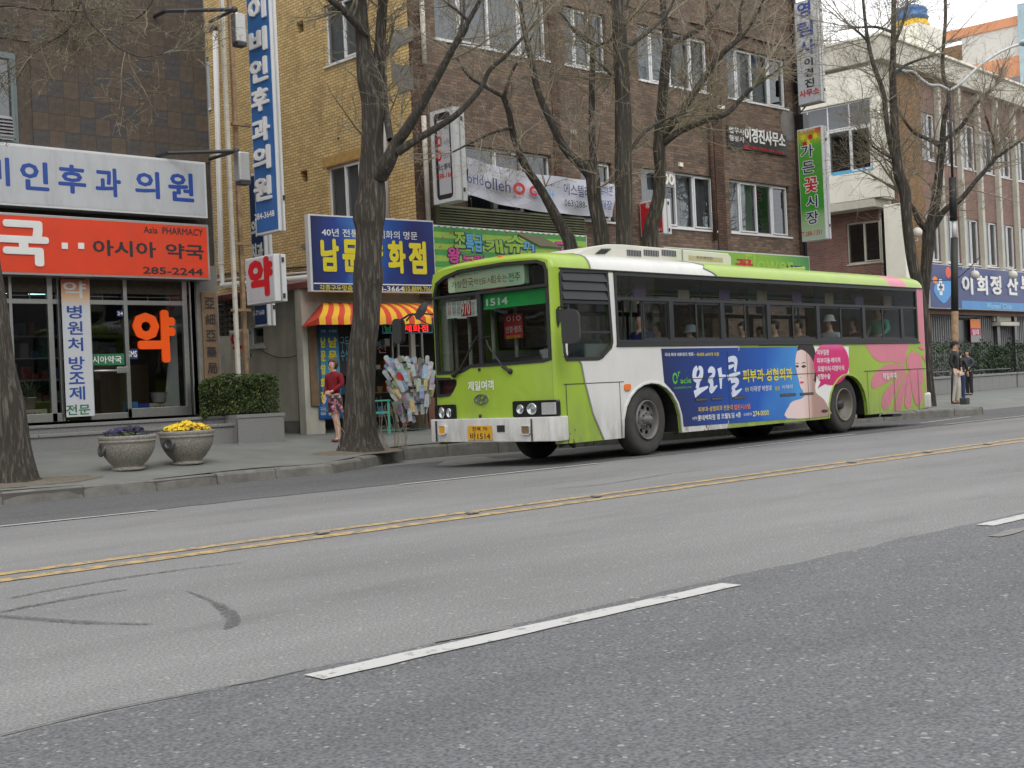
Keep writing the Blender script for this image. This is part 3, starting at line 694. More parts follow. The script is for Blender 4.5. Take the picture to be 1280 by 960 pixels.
# ---------------------------------------------------------------- brown brick building with the office signs
YF = 20.5; XC = onY(514.5, 140, 20.5).x
FB = FY(YF); FS = FX(XC)
XR = loc2(FB, 1001, 200)[0]
brick = thing('brick_building', 'three-storey dark brown brick building with white windows and yellow side wall', 'building', (XC, YF, 0))
Z3b, Z3t = 8.55, 9.95; Z2b, Z2t = 4.95, 6.37
W3 = [((545, 685), (577, 615, 652)), ((706, 758), (720, 740)), ((797, 885), (815, 840, 864)), ((907.5, 981), (921, 941, 961))]
W2 = [((584, 691), (622, 657)), ((727, 766), (746,)), ((802, 893), (826, 848, 870)), ((912, 986.5), (927, 948.5, 967))]
def fx(x, z):   # facade x at a pixel column near height z
 y = 60 if z > 7 else 240
 return loc2(FB, x, y)[0]
holes = []; wins = []
for (e, dv), z0, z1 in [(w_, Z3b, Z3t) for w_ in W3] + [(w_, Z2b, Z2t) for w_ in W2]:
 a, b = fx(e[0], z0), fx(e[1], z0); holes.append(rect(a, z0, b, z1)); wins.append((a, z0, b, z1, [fx(d, z0) for d in dv]))
for a, z0, b, z1, dv in list(wins[:4]): holes.append(rect(a, z0 + 3.5, b, z1 + 3.5)) if z1 + 3.5 < 11.6 else None
m = MB(); panel(m, rect(XC + .305, 3.0, XR, 11.75), holes, FB, -.3, 0)
m.box(XC + .3, YF + .3, 11.6, XR, YF + 11, 11.75)
m.box(XR - .3, YF + .3, 0, XR, YF + 11, 11.75)
m.box(XC + .3, YF + 2.2, 3.4, XR - .3, YF + 2.4, 11.6); m.box(XC + .3, YF + 4.2, 0, XR - .3, YF + 4.4, 3.4)      # rear of the rooms
m.box(XR - 4, YF + .02, 0.02, XR, YF + .3, 3.0)
m.build('wall', M_['brownbrick'], brick, world=1)
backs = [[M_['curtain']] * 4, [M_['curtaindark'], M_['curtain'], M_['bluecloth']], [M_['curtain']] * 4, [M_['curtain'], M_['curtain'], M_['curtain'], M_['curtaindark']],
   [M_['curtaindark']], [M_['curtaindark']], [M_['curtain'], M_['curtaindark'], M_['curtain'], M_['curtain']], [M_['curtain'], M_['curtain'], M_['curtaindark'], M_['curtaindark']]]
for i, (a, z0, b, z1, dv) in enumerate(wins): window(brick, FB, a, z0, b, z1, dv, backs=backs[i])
# rust stained recess strips, cornice ledges, coping
for x0, x1 in ((514.5, 530), (686, 695), (886, 897), (988, 1000.5)):
 m = MB(); a, b = fx(x0, 9), fx(x1, 9)
 if x0 < 520: a, b = XC + .001, XC + .42
 m.box(a, YF - .035, 3.0, min(b, XR + .03), YF - .001, 11.7); m.build('rust_stained_strip', M_['rustbrick'], brick, world=1)
m = MB(); m.box(XC - .02, YF - .12, 11.75, XR + .08, YF + 11, 11.95); m.build('coping', M_['concrete'], brick, world=True, bevel=.02)
for a, b in ((fx(697, 9), fx(885, 9)), (fx(898, 9), fx(987, 9))):
 m = MB(); m.box(a, YF - .07, 10.28, b, YF - .001, 10.42); m.build('ledge', M_['brownbrick'], brick, world=True, bevel=.01)
for x, y in ((902, 134), (470 + 428, 330 - 196), (850, 206), (716, 165)):   # small vents and fixings
 p = onY(x, y, YF); m = MB(); m.box(p.x - .07, YF - .05, p.z - .05, p.x + .07, YF - .001, p.z + .05); m.build('vent', M_['cream'], brick, world=1)
m = MB(); p = loc2(FB, 985, 140); p2 = loc2(FB, 978, 152); m.prism(ellipse(p[0] - .05, p[1] - .35, .35, .5, 9), .001, .008, FB); m.build('mortar_patch', M_['concrete'], brick, world=1)
# downpipes on the front
for x, y0, y1 in ((529.5, 145, 275), (527, 0, 80), (778 + 108, 120, 300)):
 p = onY(x, y0, YF - .09); q = onY(x, y1, YF - .09); m = MB(); m.tube([(p.x, YF - .09, p.z), (p.x, YF - .09, q.z)], .055, 10); m.build('downpipe', M_['rustwhite'] if x < 800 else M_['rustbrick'], brick, world=True, sm=True)
p = loc2(FB, 999, 300); m = MB(); m.tube([(XR - .12, YF - .1, 3), (XR - .12, YF - .1, 11.7)], .05, 8); m.build('downpipe', M_['darksteel'], brick, world=True, sm=True)
for zz in (6.1, 8.2, 9.3):
 m = MB(); m.box(XR - .25, YF - .3, zz - .25, XR + .02, YF - .002, zz + .2); m.build('bracket_box', M_['blackgloss'], brick, world=1)
# mossy board band under the first floor windows: boards one by one
a, b = fx(541, 4), fx(722, 4); zt = loc2(FB, 640, 265.5)[1]; zb_ = loc2(FB, 640, 288)[1]; nb = 7
for k in range(nb):
 m = MB(); z0 = zb_ + (zt - zb_) * k / nb; z1 = zb_ + (zt - zb_) * (k + 1) / nb
 m.add([(a, YF - .22, z0), (b, YF - .22, z0), (b, YF - .17, z1), (a, YF - .17, z1), (a, YF - .01, z0), (b, YF - .01, z0), (b, YF - .01, z1), (a, YF - .01, z1)],
   [(0, 1, 2, 3), (4, 7, 6, 5), (0, 4, 5, 1), (3, 2, 6, 7), (0, 3, 7, 4), (1, 5, 6, 2)])
 m.build('board', M_['olive'], brick, world=1)
# yellow glazed side wall
sw_, vents = [], []
def sy(x, y): return loc2(FS, x, y)
a = sy(404, 9); b = sy(405.6, 84); c = sy(447, 60); U1 = (a[0], b[1], c[0], sy(404, 8)[1])
a = sy(408.3, 210); c = sy(450, 230); bz = sy(430, 276)[1] - .25; U2 = (a[0], bz, c[0], a[1])
a = sy(256, 72); c = sy(262, 100); U3 = (a[0] - 1.3, sy(262, 136)[1], c[0], sy(262, 70)[1])
a = sy(262, 248); c = sy(266.5, 270); U4 = (a[0] - 1.3, sy(266, 300)[1], c[0], sy(266, 240)[1])
V1 = (*sy(371, 43), *sy(379, 25)); V2 = (*sy(376, 229), *sy(384, 212)); V3 = (*sy(422.4, 174.5), *sy(424, 171.5))
m = MB(); panel(m, rect(-(YF + 13), 3.1, -YF, 11.75), [rect(*u) for u in (U1, U2, U3, U4, V1, V2)], FS, -.3, 0)
m.build('yellow_side_wall', M_['yellowglaze'], brick, world=1)
M_['paleblind'] = mat('pale grey frosted blind', (.52, .54, .55), .9, 0, .12, 2); backs_p = [M_['paleblind']]
window(brick, FS, *U1, [(U1[0] + U1[2]) / 2 + .05], backs=backs_p, rec=.06)
window(brick, FS, *U2, [(U2[0] + U2[2]) / 2 + .0], backs=backs_p, rec=.06)
window(brick, FS, *U3, [], rec=.06); window(brick, FS, *U4, [], rec=.06)
for v in (V1, V2):
 m = MB(); m.box(v[0] - .05, v[1] - .05, -.28, v[2] + .05, v[3] + .05, -.2, FS); m.build('vent_hole', M_['dark'], brick, world=1)
m = MB(); m.box(V3[0], V3[1], .001, V3[2], V3[3], .01, FS); m.build('vent_hole', M_['dark'], brick, world=1)
def wallpipe(px, r, mt, off=.1, name='downpipe'):
 P = [FS @ Vector((*sy(x, y), off)) for x, y in px]
 m = MB(); m.tube(P, r, 10);
 for p_ in P[1:-1]: m.ball(p_, r * 1.15, 10, 6)
 m.build(name, mt, brick, world=True, sm=True)
wallpipe([(273.5, 40), (281, 330), (283, 357), (330, 353), (392, 347)], .07, M_['white'])
wallpipe([(269, 36), (273.5, 38)], .09, M_['darksteel'])
wallpipe([(480, -60), (483, 100), (488, 278)], .065, M_['upvc'])
wallpipe([(262, 345), (300, 341), (388, 333)], .02, M_['darksteel'], .03, 'cable')
wallpipe([(262, 352), (300, 347), (388, 340)], .018, M_['white'], .03, 'cable')
for pts in (((487, 40), (516, 33), (517, 50), (500, 58), (488, 72)), ((494, 80), (516, 83), (517, 112), (500, 118), (494, 100)), ((489, 72), (494, 78), (493, 110), (490, 100)), ((380, 305), (386, 307), (381, 312), (376, 308))):
 m = MB(); m.prism([sy(*p) for p in pts][::-1], .002, .012, FS); m.build('render_patch', M_['concrete'], brick, world=1)
a = sy(266, 96)[1]; m = MB(); m.box(sy(262, 96)[0], a - .25, .001, sy(290, 96)[0], a, .006, FS); m.build('brick_band', M_['yellowglaze'], brick, world=1)
# soldier course over the lower window
m = MB(); m.box(U2[0] - .15, U2[3] + .02, .002, U2[2] + .5, U2[3] + .22, .014, FS)
m.build('lintel_course', mat('yellow soldier course', srgb(176, 140, 76), .7, 0, .2, 9), brick, world=1)

# ---------------------------------------------------------------- single-storey shop extension under the corner
BA = 25.3                       # axial distance of the diagonal shop board
pR = onY(541, 317, 20.15); dia = Vector((math.cos(R(-5)), math.sin(R(-5)), 0)); pL = on_plane(391, 317, pR, (-dia.y, dia.x, 0)); pL.z = 0; pR.z = 0
FD = frame((pL.x, pL.y, 0), dia)        # diagonal frame: x along the board, y up, z towards the street
XE = pL.x + .35
ext = thing('shoe_shop', 'grey green corner shop with a dark open entrance under the yellow and red awning', 'shop', (XE, 21.2, 0))
FE = FX(XE)
ey = lambda x, y: loc2(FE, x, y)
zr = 3.35
m = MB(); ca = FD.inverted() @ Vector((XE, 21.2, 0))
wy0 = -(onX(392, 480, XE).y)
wz = [ey(305, 436), ey(330, 404)]
smallw = rect(ey(313, 434)[0], ey(313, 434)[1], ey(329, 405)[0], ey(329, 405)[1])
panel(m, rect(-29, .0, wy0, zr), [smallw], FE, -.2, 0)
m.box(XE + .2, -wy0 + .35, zr - .12, XC, 29, zr)
m.build('side_wall', M_['greenwall'], ext, world=1)
m = MB(); m.box(smallw[0][0] - .1, smallw[0][1] - .1, -.5, smallw[2][0] + .1, smallw[2][1] + .1, -.45, FE); m.build('dark_room', M_['dark'], ext, world=1)
window(ext, FE, smallw[0][0], smallw[0][1], smallw[2][0], smallw[2][1], [], backs=[M_['curtaindark']], fmat=M_['white'], fw=.06, rec=.03)
m = MB(); m.box(-29, .0, .001, wy0 + .01, .62, .03, FE); m.build('plinth', M_['concrete'], ext, world=1)
m = MB(); z0 = ey(262, 382)[1];
m.add([(XE + .05, 29, zr + .05), (XE + .05, -wy0 - .6, zr + .05), (XE - .32, -wy0 - .6, zr - .14), (XE - .32, 29, zr - .14), (XE - .32, 29, zr - .02), (XE - .32, -wy0 - .6, zr - .02), (XE + 1.8, -wy0 - .6, zr + .35), (XE + 1.8, 29, zr + .35)],
  [(0, 3, 2, 1), (3, 4, 5, 2), (4, 7, 6, 5), (1, 2, 5, 6), (0, 7, 4, 3)])
m.build('red_metal_eave', mat('faded red metal sheet', srgb(125, 70, 66), .6, .1, .2, 3, dirt=.4, dirtcol=(.12, .06, .05)), ext, world=1)
P = [(372.5, 383), (376, 470), (378.5, 545)]
m = MB(); m.tube([up(FE, .14) @ Vector((*loc2(up(FE, .14), x, y), 0)) for x, y in P], .065, 12); m.build('drainpipe', mat('violet grey pipe paint', srgb(98, 98, 122), .5, 0, .1), ext, world=True, sm=True)
m = MB(); pp = spline([(*ey(x, y), .03) for x, y in ((325, 436), (345, 446), (360, 447), (376, 443), (392, 437))], 5); m.tube([FE @ p for p in pp], .008, 5); m.build('cable', M_['black'], ext, world=1)
# diagonal shop front
bw_ = (pR - pL).length;
fr = up(FD, -.55)
zb_floor = .33
def dd(x, y, off=-.55): return loc2(up(FD, off), x, y)
m = MB()
m.box(.0, zb_floor - .4, -.25, .42, 3.2, 0, fr)                     # left pier with sign boards
m.box(.42, 2.62, -.2, bw_ + 1.2, 3.4, 0, fr)                    # lintel
m.build('pier_and_lintel', M_['greenwall'], ext, world=1)
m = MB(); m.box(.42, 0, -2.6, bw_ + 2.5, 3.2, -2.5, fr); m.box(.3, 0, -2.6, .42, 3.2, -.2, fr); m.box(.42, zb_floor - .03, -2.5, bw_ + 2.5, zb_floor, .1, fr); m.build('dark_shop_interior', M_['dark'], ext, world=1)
for x, wpx in ((447.5, 2), (505, 3), (522, 7), (535, 3), (498, 2)):
 a = dd(x, 450)[0]; ww = wpx * 25.8 / 1597; m = MB(); m.box(a, zb_floor, -.3, a + ww, 2.62, -.22, fr); m.build('door_post', M_['creamdull'] if wpx > 4 else M_['steel'], ext, world=True, bevel=.005)
for x0, x1, y0, y1 in ((433, 503, 400, 520),):
 a = dd(x0, y1); b = dd(x1, y0); m = MB().poly([(a[0], zb_floor, -.26), (b[0], zb_floor, -.26), (b[0], 2.6, -.26), (a[0], 2.6, -.26)], fr); m.build('door_glass', M_['shopglass'], ext, world=1)
# shelves with shoes inside the door
sh = random.Random(8)
for k in range(4):
 m = MB(); m.box(.9, .6 + k * .5, -1.5, bw_ + .8, .62 + k * .5, -1.2, fr); s = m.build('shelf', M_['rust'], ext, world=1)
 for j in range(9):
  x = 1.0 + j * .24 + sh.uniform(-.03, .03); q = MB(); q.box(x, .62 + k * .5, -1.42, x + sh.uniform(.1, .18), .62 + k * .5 + sh.uniform(.08, .22), -1.22, fr)
  q.build('shoebox', sh.choice([M_['ink_white'], M_['ink_grey'], M_['rust'], M_['ink_sky'], M_['ink_orange']]), s, world=1)
m = MB(); a = dd(500, 412); b = dd(541, 404)
text('구두수선', fr, (dd(432, 460)[0] + dd(502, 460)[0]) / 2 - .02, dd(470, 435)[1], .98, .2, mat('pale pink door lettering', srgb(170, 120, 120), .6), ext, base=-.255, bold=.0)
# concrete yard wall, dark rail and back fence in the alley
M_['yard'] = mat('peeling yard wall plaster', (.42, .4, .35), .9, 0, .15, 2.5, dirt=.7, dirtcol=(.14, .12, .1), streak=2)
yw = onX(301, 450, XE).y
aw = thing('yard_wall', 'low peeling grey plaster wall closing the alley beside the pharmacy', 'wall', (13.4, yw, 0))
m = MB(); m.box(12.2, yw, 0, XE, yw + .2, 2.45); m.build('plaster', M_['yard'], aw, world=1)
for k in range(6):
 z = 2.52 + k * .12; m = MB(); m.tube([(12.2, yw + .06, z), (XE - .02, yw + .06, z)], .018, 5); m.build('rail', M_['darksteel'], aw, world=1)
for k in range(22):
 x = 12.3 + k * .11; m = MB(); m.tube([(x, yw + .09, 2.4), (x, yw + .09, 3.3)], .012, 5); m.build('bar', M_['darksteel'], aw, world=1)
m = MB(); m.box(12.2, yw + .9, 2.0, XE - .02, yw + 1, 3.45); m.build('dark_panel', M_['dark'], aw, world=1)

# ---------------------------------------------------------------- pharmacy building with checkered tiles
XP = loc2(FB, 260.5, 150)[0]
ph = thing('pharmacy_building', 'dark brown tiled building at the left with a glazed pharmacy on the ground floor', 'building', (XP - 4, YF, 0))
M_['tile_a'] = mat('brown wall tile', (.08, .058, .04), .75, 0, .25, 9, bump=.002, bscale=40)
M_['tile_b'] = mat('dark grey wall tile', (.05, .045, .042), .7, 0, .3, 12, bump=.003, bscale=40)
M_['tile_c'] = mat('dull brown wall tile', (.066, .05, .036), .75, 0, .3, 12, bump=.002, bscale=40)
zWt = loc2(FB, 130, 192)[1]; zWb = loc2(FB, 130, 264)[1]; zOt = loc2(FB, 130, 272)[1]; zOb = loc2(FB, 130, 346)[1]
m = MB(); lw = rect(-2, loc2(FB, 10, 178)[1], loc2(FB, 21, 120)[0], loc2(FB, 10, 66)[1])
panel(m, rect(-6, 3.0, XP, 13), [lw], FB, -.3, -.012); m.box(XP - .3, YF + .3, 0, XP, YF + 12, 13); m.build('wall', M_['tile_c'], ph, world=1)
m = MB(); m.box(XP - .012, YF - .01, 0, XP + .01, YF + 12, 13); m.build('side_render', M_['concrete'], ph, world=1)
T = .272; rt = random.Random(21); tb = {}
for key, mt in (('a', M_['tile_a']), ('b', M_['tile_b']), ('c', M_['tile_c'])):
 q = MB(); q.box(.0015, 0, .0015, T - .0015, .014, T * 1.05 - .0015); me = q.mesh('tile'); me.materials.append(mt); tb[key] = me
xt0 = loc2(FB, 21, 120)[0] + .04; nxT = int((XP - xt0) / T)
for r_ in range(22):
 for c_ in range(-2, nxT):
  X = XP - (nxT - c_) * T + .0; Z = zWt + .01 + r_ * T * 1.05
  if X < xt0 and lw[0][1] - .3 < Z < lw[2][1] + .1: continue
  low = r_ < 6 or (r_ < 9 and rt.random() < .3)
  key = 'b' if ((r_ + c_) % 2 == 0 and low and rt.random() < .72) else ('a' if ((r_ + c_) % 2 and rt.random() < .75) else 'c')
  if not low and rt.random() < .12: key = 'b'
  o = bpy.data.objects.new('tile', tb[key]); COL.objects.link(o); o.parent = ph
  o.location = (X - (XP - 4), -.003 + rt.uniform(-.002, .001), Z)
o.name = 'tile'
# window with louvres at the left edge
f = window(ph, FB, *lw[0], *lw[2], [lw[2][0] - .7], backs=[mat('teal curtain', (.02, .09, .08), .8, 0, .4, 5)], fmat=mat('grey green window frame', (.13, .16, .16), .4, .3), fw=.07, rec=-.02)
lz0, lz1 = loc2(FB, 10, 176)[1], loc2(FB, 10, 146)[1]
for k in range(7):
 z = lz0 + (lz1 - lz0) * (k + .3) / 7; m = MB(); m.add([(-2, YF - .06, z), (lw[2][0] - .1, YF - .06, z), (lw[2][0] - .1, YF - .0, z + .05), (-2, YF - .0, z + .05), (-2, YF - .06, z - .012), (lw[2][0] - .1, YF - .06, z - .012)], [(0, 1, 2, 3), (4, 5, 1, 0)])
 m.build('louvre', M_['ink_grey'], ph, world=1)
m = MB(); m.box(-2, YF + .01, lz0, lw[2][0] - .08, YF + .03, lz1); m.build('louvre_backing', M_['black'], ph, world=1)
# shop front
zf = loc2(FB, 130, 524)[1]; zTr = loc2(FB, 130, 378)[1]; zTop = zOb + .25
xs_ = {k: loc2(FB, v, 450)[0] for k, v in dict(a=-60, b=14, c=62, c2=76, d=112, e=157, f=232, g=247, h=262).items()}
M_['slate'] = mat('dark polished stone', (.06, .06, .062), .3, 0, .25, 12)
m = MB(); m.box(xs_['g'], YF - .05, 0, XP, YF + .4, zTop, None); m.build('pier', M_['concrete'], ph, world=1)
m = MB(); m.box(-6, YF + 3.2, 0, XP - .3, YF + 3.3, 4.2); m.box(-6, YF + .2, zf - .02, XP - .3, YF + 3.2, zf); m.box(-6, YF + .2, 4.0, XP - .3, YF + 3.2, 4.1)
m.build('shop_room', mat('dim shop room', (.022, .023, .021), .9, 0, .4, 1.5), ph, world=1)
for X, wd in ((xs_['b'], .05), (xs_['c'], .09), (xs_['c'] + .17, .05), (xs_['d'] - .02, .07), (xs_['e'], .07), (xs_['f'] - .02, .09), (xs_['f'] + .12, .12), (xs_['g'] - .1, .09)):
 m = MB(); m.box(X, YF - .02, zf, X + wd, YF + .06, zTop); m.build('mullion', M_['steel'], ph, world=True, bevel=.006)
m = MB(); m.box(-6, YF - .015, zTr - .04, xs_['f'] - .02, YF + .05, zTr + .04); m.build('transom_bar', M_['steel'], ph, world=True, bevel=.006)
for k in range(3):
 z = zTr + .1 + k * .12; m = MB(); m.box(-6, YF + .1, z, xs_['f'], YF + .115, z + .015); m.build('grille_bar', M_['steel'], ph, world=1)
for k in range(12):
 x = xs_['f'] - .2 - k * .42; m = MB(); m.box(x, YF + .12, zTr, x + .015, YF + .13, zTop); m.build('grille_bar', M_['steel'], ph, world=1)
for a, b in (('a', 'c'), ('c2', 'd'), ('d', 'e'), ('e', 'f')):
 m = MB().poly([(xs_[a], YF + .02, zf), (xs_[b], YF + .02, zf), (xs_[b], YF + .02, zTop), (xs_[a], YF + .02, zTop)]); m.build('shop_glass', M_['shopglass'], ph, world=1)
m = MB(); m.box(xs_['e'], YF - .02, zf, xs_['f'], YF + .06, zf + .16); m.box(-6, YF - .02, zf, xs_['c2'], YF + .06, zf + .14); m.box(xs_['d'], YF - .01, zf, xs_['e'], YF + .05, zf + .1); m.build('bottom_rail', M_['steel'], ph, world=True, bevel=.006)
m = MB(); q1 = loc2(FB, 115, 464); q2 = loc2(FB, 157, 463); m.tube([(q1[0], YF - .07, q1[1]), (q2[0], YF - .07, q2[1])], .022, 8); m.build('push_bar', M_['steel'], ph, world=True, sm=True)
m = MB(); q = loc2(FB, 150, 463); m.box(q[0] - .1, YF - .1, q[1] - .05, q[0] + .1, YF - .03, q[1] + .06); m.build('door_lock', M_['steel'], ph, world=True, bevel=.01)
tube_m = mat('lit fluorescent tube', (.55, 1, .9), .5, emit=5)
for x0, x1, y in ((2, 11, 365), (36, 58, 366), (201, 225, 366.5)):
 a, b = onY(x0, y, YF + .9), onY(x1, y, YF + .9); m = MB(); m.tube([a, b], .028, 8); m.build('fluorescent_tube', tube_m, ph, world=1)
# shelves of boxes in the room
sh = random.Random(5); boxm = [mat('faded carton %s' % n, c, .8) for n, c in (('white', (.3, .3, .28)), ('green', (.05, .15, .1)), ('blue', (.05, .1, .25)), ('brown', (.16, .11, .06)), ('red', (.25, .06, .05)))]
for z in (1.2, 1.6, 2.0, 2.4):
 m = MB(); m.box(2, YF + 2.4, z, XP - .5, YF + 2.8, z + .03); s = m.build('shelf', M_['steel'], ph, world=1)
 for j in range(46):
  x = 3.2 + j * .19; q = MB(); q.box(x, YF + 2.45, z + .03, x + sh.uniform(.08, .17), YF + 2.7, z + .03 + sh.uniform(.1, .3)); q.build('carton', sh.choice(boxm), s, world=1)
m = MB(); m.box(xs_['e'] + .1, YF + 1.2, zf, xs_['f'] - .1, YF + 1.7, zf + .95); m.build('counter', mat('wood counter', (.12, .08, .05), .5), ph, world=True, bevel=.01)
# steps
s_top = zf - .01
s1 = onY(130, 527.5, YF - .25).z; s2 = onY(60, 541, YF - .6).z
for y0, y1, zz in ((YF - .32, YF + .2, min(s_top, s1)), (YF - .68, YF - .32, max(.56, s2 - .02))):
 x = -6
 while x < XP - .1:
  x2 = min(x + 1.6, XP - .1); m = MB(); m.box(x + .003, y0, zz - .05, x2 - .003, y1 - .002, zz); m.build('step_slab', M_['granite'], ph, world=True, bevel=.006)
  x = x2
 m = MB(); m.box(-6, y0 + .03, 0, XP - .12, y1, zz - .051); m.build('step_riser', M_['granite'], ph, world=1)
# carved wooden board by the pharmacy
wb = thing('wooden_name_board', 'tall brown wooden board with black carved Chinese characters on the pharmacy pier', 'sign', (XP - .2, YF - .08, 0))
a = loc2(FB, 249, 365); b = loc2(FB, 265, 480)
FBw = FY(YF - .06); M_['wood'] = mat('brown varnished wood', (.17, .108, .06), .6, 0, .3, 6, dirt=.4, dirtcol=(.05, .035, .02), streak=8)
x0, z1 = loc2(FBw, 250, 365); x1 = x0 + .3; z0 = loc2(FBw, 258, 480)[1]
m = MB(); m.box(x0, z0, 0, x1, z1, .05, FBw); m.build('board', M_['wood'], wb, world=True, bevel=.01)
for i, ch in enumerate('亞細亞藥局'):
 text(ch, FBw, (x0 + x1) / 2, z1 - .2 - i * (z1 - z0 - .3) / 4.6, .2, .2, M_['ink_black'], wb, 'carved_character', base=.051, depth=.006, bold=.03)

# ---------------------------------------------------------------- cream building and clinic on the right
CR = R(4); cx, cy = 41.7, 24.0
p = on_plane(1120, 200, (cx, cy, 0), (math.sin(CR) * -1, math.cos(CR), 0)); cx, cy = p.x, p.y
CRM = Matrix.Translation((cx, cy, 0)) @ Matrix.Rotation(CR, 4, 'Z')
def CF(y): return CRM @ frame((0, y, 0), (1, 0, 0))             # street front, local y offset
def CS(x): return CRM @ frame((x, 0, 0), (0, -1, 0))            # left side, local x offset
cb = thing('cream_building', 'cream building with brick clinic front and white vertical fins at the right', 'building', (cx, cy, 0), CR)
F0 = CF(0); S0 = CS(0); S1 = CS(-1.35)
zE = loc2(F0, 1200, 97)[1]; zEb = loc2(F0, 1200, 112)[1]
# ---- street front of the clinic
fin_px = [1178, 1202.5, 1226.5, 1248, 1271]
fins = [loc2(F0, x, 330)[0] for x in fin_px]; stepf = (fins[-1] - fins[0]) / 4
fins = [fins[0] + stepf * k for k in range(-1, 9)]
zu1, zu0 = loc2(F0, 1247, 167)[1], loc2(F0, 1247, 220)[1]
zl1, zl0 = loc2(F0, 1205, 272.5)[1], loc2(F0, 1205, 330)[1]
zS1, zS0 = loc2(CF(-.25), 1220, 334.5)[1], loc2(CF(-.25), 1220, 387)[1]
holes = []; ww_ = []
xe = fins[-1] + 1
for k in range(len(fins) - 1):
 a, b = fins[k] + .16, fins[k + 1] - .16
 if k == 0: a = fins[0] + .5
 for z0, z1 in ((zl0, zl1), (zu0, zu1)): holes.append(rect(a, z0, b, z1)); ww_.append((a, z0, b, z1))
m = MB(); panel(m, rect(0, zS0 - .2, xe, zE - .05), holes, F0, -.3, 0); m.build('brick_front', M_['pinkbrick'], cb, world=1)
for (a, z0, b, z1) in ww_: window(cb, F0, a, z0, b, z1, [(a + b) / 2 + .1], backs=[M_['curtain'], M_['curtaindark']], rec=.06, sill=True)
for k, x in enumerate(fins[1:]):
 m = MB(); m.box(x - .11, zS1 + .02, .001, x + .11, zEb - .03, .2, F0); m.build('fin', M_['creamdull'], cb, world=True, bevel=.01)
m = MB(); m.box(0, 0, -8, xe, .2, -.3, F0 @ Matrix.Identity(4));
m.box(0, 3.0, -8, xe, 3.1, -.3, F0); m.box(-1.2, 2.0, -6, xe, zE - .1, -5.8, F0); m.build('inner_wall', M_['curtaindark'], cb, world=1)
# roof slab with eaves
m = MB(); zt_ = loc2(S1, 1060, 53)[1];
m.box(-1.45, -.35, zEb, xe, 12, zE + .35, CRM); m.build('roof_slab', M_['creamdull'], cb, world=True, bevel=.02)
m = MB(); m.box(-1.5, -.45, zE + .351, xe, 12, zE + .45, CRM); m.build('roof_edge', M_['cream'], cb, world=True, bevel=.02)
# golden brick strip near the corner
m = MB(); m.box(0.0, 2.5, .001, fins[0] + .5 if fins[0] > 0 else .6, zEb - .01, .03, F0); m.build('golden_brick_strip', brick_mat('golden front brick', (.3, .17, .07), (.2, .11, .045), (.12, .08, .05), 'X', .2, .068, .01, .15, .3), cb, world=1)
# ---- left side: cream bands and glazing of the projecting wing
L1 = lambda x, y: loc2(S1, x, y)
zb1t, zb1b = L1(1067, 86)[1], L1(1050, 129.5)[1]; zr_ = L1(1060, 159.5)[1]; zw0 = L1(1060, 217)[1]; zb2b = L1(1075, 250)[1]
yb_ = 11.5
m = MB(); m.box(-yb_, zb1b, -.25, -.02, zb1t, 0, S1); m.build('upper_band', M_['cream'], cb, world=True, bevel=.02)
m = MB(); m.box(-yb_, zb2b, -.25, -.02, zw0 - .01, 0, S1); m.build('lower_band', M_['cream'], cb, world=True, bevel=.02)
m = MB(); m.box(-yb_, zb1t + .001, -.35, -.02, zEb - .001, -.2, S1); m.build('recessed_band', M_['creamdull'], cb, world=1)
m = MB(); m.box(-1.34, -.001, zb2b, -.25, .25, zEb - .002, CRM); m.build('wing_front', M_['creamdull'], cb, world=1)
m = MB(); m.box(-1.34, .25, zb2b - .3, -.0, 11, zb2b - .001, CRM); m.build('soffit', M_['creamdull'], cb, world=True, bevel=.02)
gd = [L1(x, 190)[0] for x in (1010, 1035, 1062, 1090)]; gs = gd[1] - gd[0]
gx = [gd[0] - gs * k for k in (5, 4, 3, 2, 1)] + gd
window(cb, S1, gx[0], zr_, gx[-1], zb1b - .01, gx[1:-1], backs=[M_['creamdull']], rec=.08, sill=False, dual=False, fw=.05)
window(cb, S1, gx[0], zw0, gx[-1], zr_ - .01, gx[1:-1], backs=[M_['curtaindark']], rec=.08, sill=False, fw=.07)
m = MB(); m.box(gx[-1] + .01, zw0, -.2, gx[-1] + .32, zb1b - .001, -.005, S1); m.build('corner_post', M_['cream'], cb, world=True, bevel=.01)
m = MB(); m.box(gd[1] + .1, zw0 + .01, -.07, gd[2] + .9, zw0 + .14, -.06, S1); m.build('blue_tarp', M_['ink_sky'], cb, world=1)
# ground floor brick wall, window and column
L0 = lambda x, y: loc2(CS(-.55), x, y)
a = L0(1060, 331); b = L0(1100, 274)
SG = CS(-.55)
b = (b[0], min(b[1], zb2b - .45)); hw = rect(a[0], a[1], b[0], b[1])
m = MB(); panel(m, rect(-yb_, 0, -.5, zb2b - .3), [hw], SG, -.2, 0); m.build('red_brick_side', M_['redbrick'], cb, world=1)
window(cb, SG, a[0], a[1], b[0], b[1], [(a[0] + b[0]) / 2], backs=[M_['curtaindark']], fmat=M_['creamdull'], rec=.05)
m = MB(); c0 = L1(1108, 350)[0]; m.box(c0, 0, -.7, c0 + .75, zb2b - .301, -.02, S1); m.build('column', M_['cream'], cb, world=True, bevel=.02)
m = MB(); m.box(0, 0, -.3, 1.0, zS0 - .2, 0, F0); m.build('front_pier', M_['goldbrick'], cb, world=1)
m = MB(); m.box(-1.0, zS0 - .35, .001, 0.2, zS0 - .2, .2, F0); m.build('front_ledge', M_['darksteel'], cb, world=1)
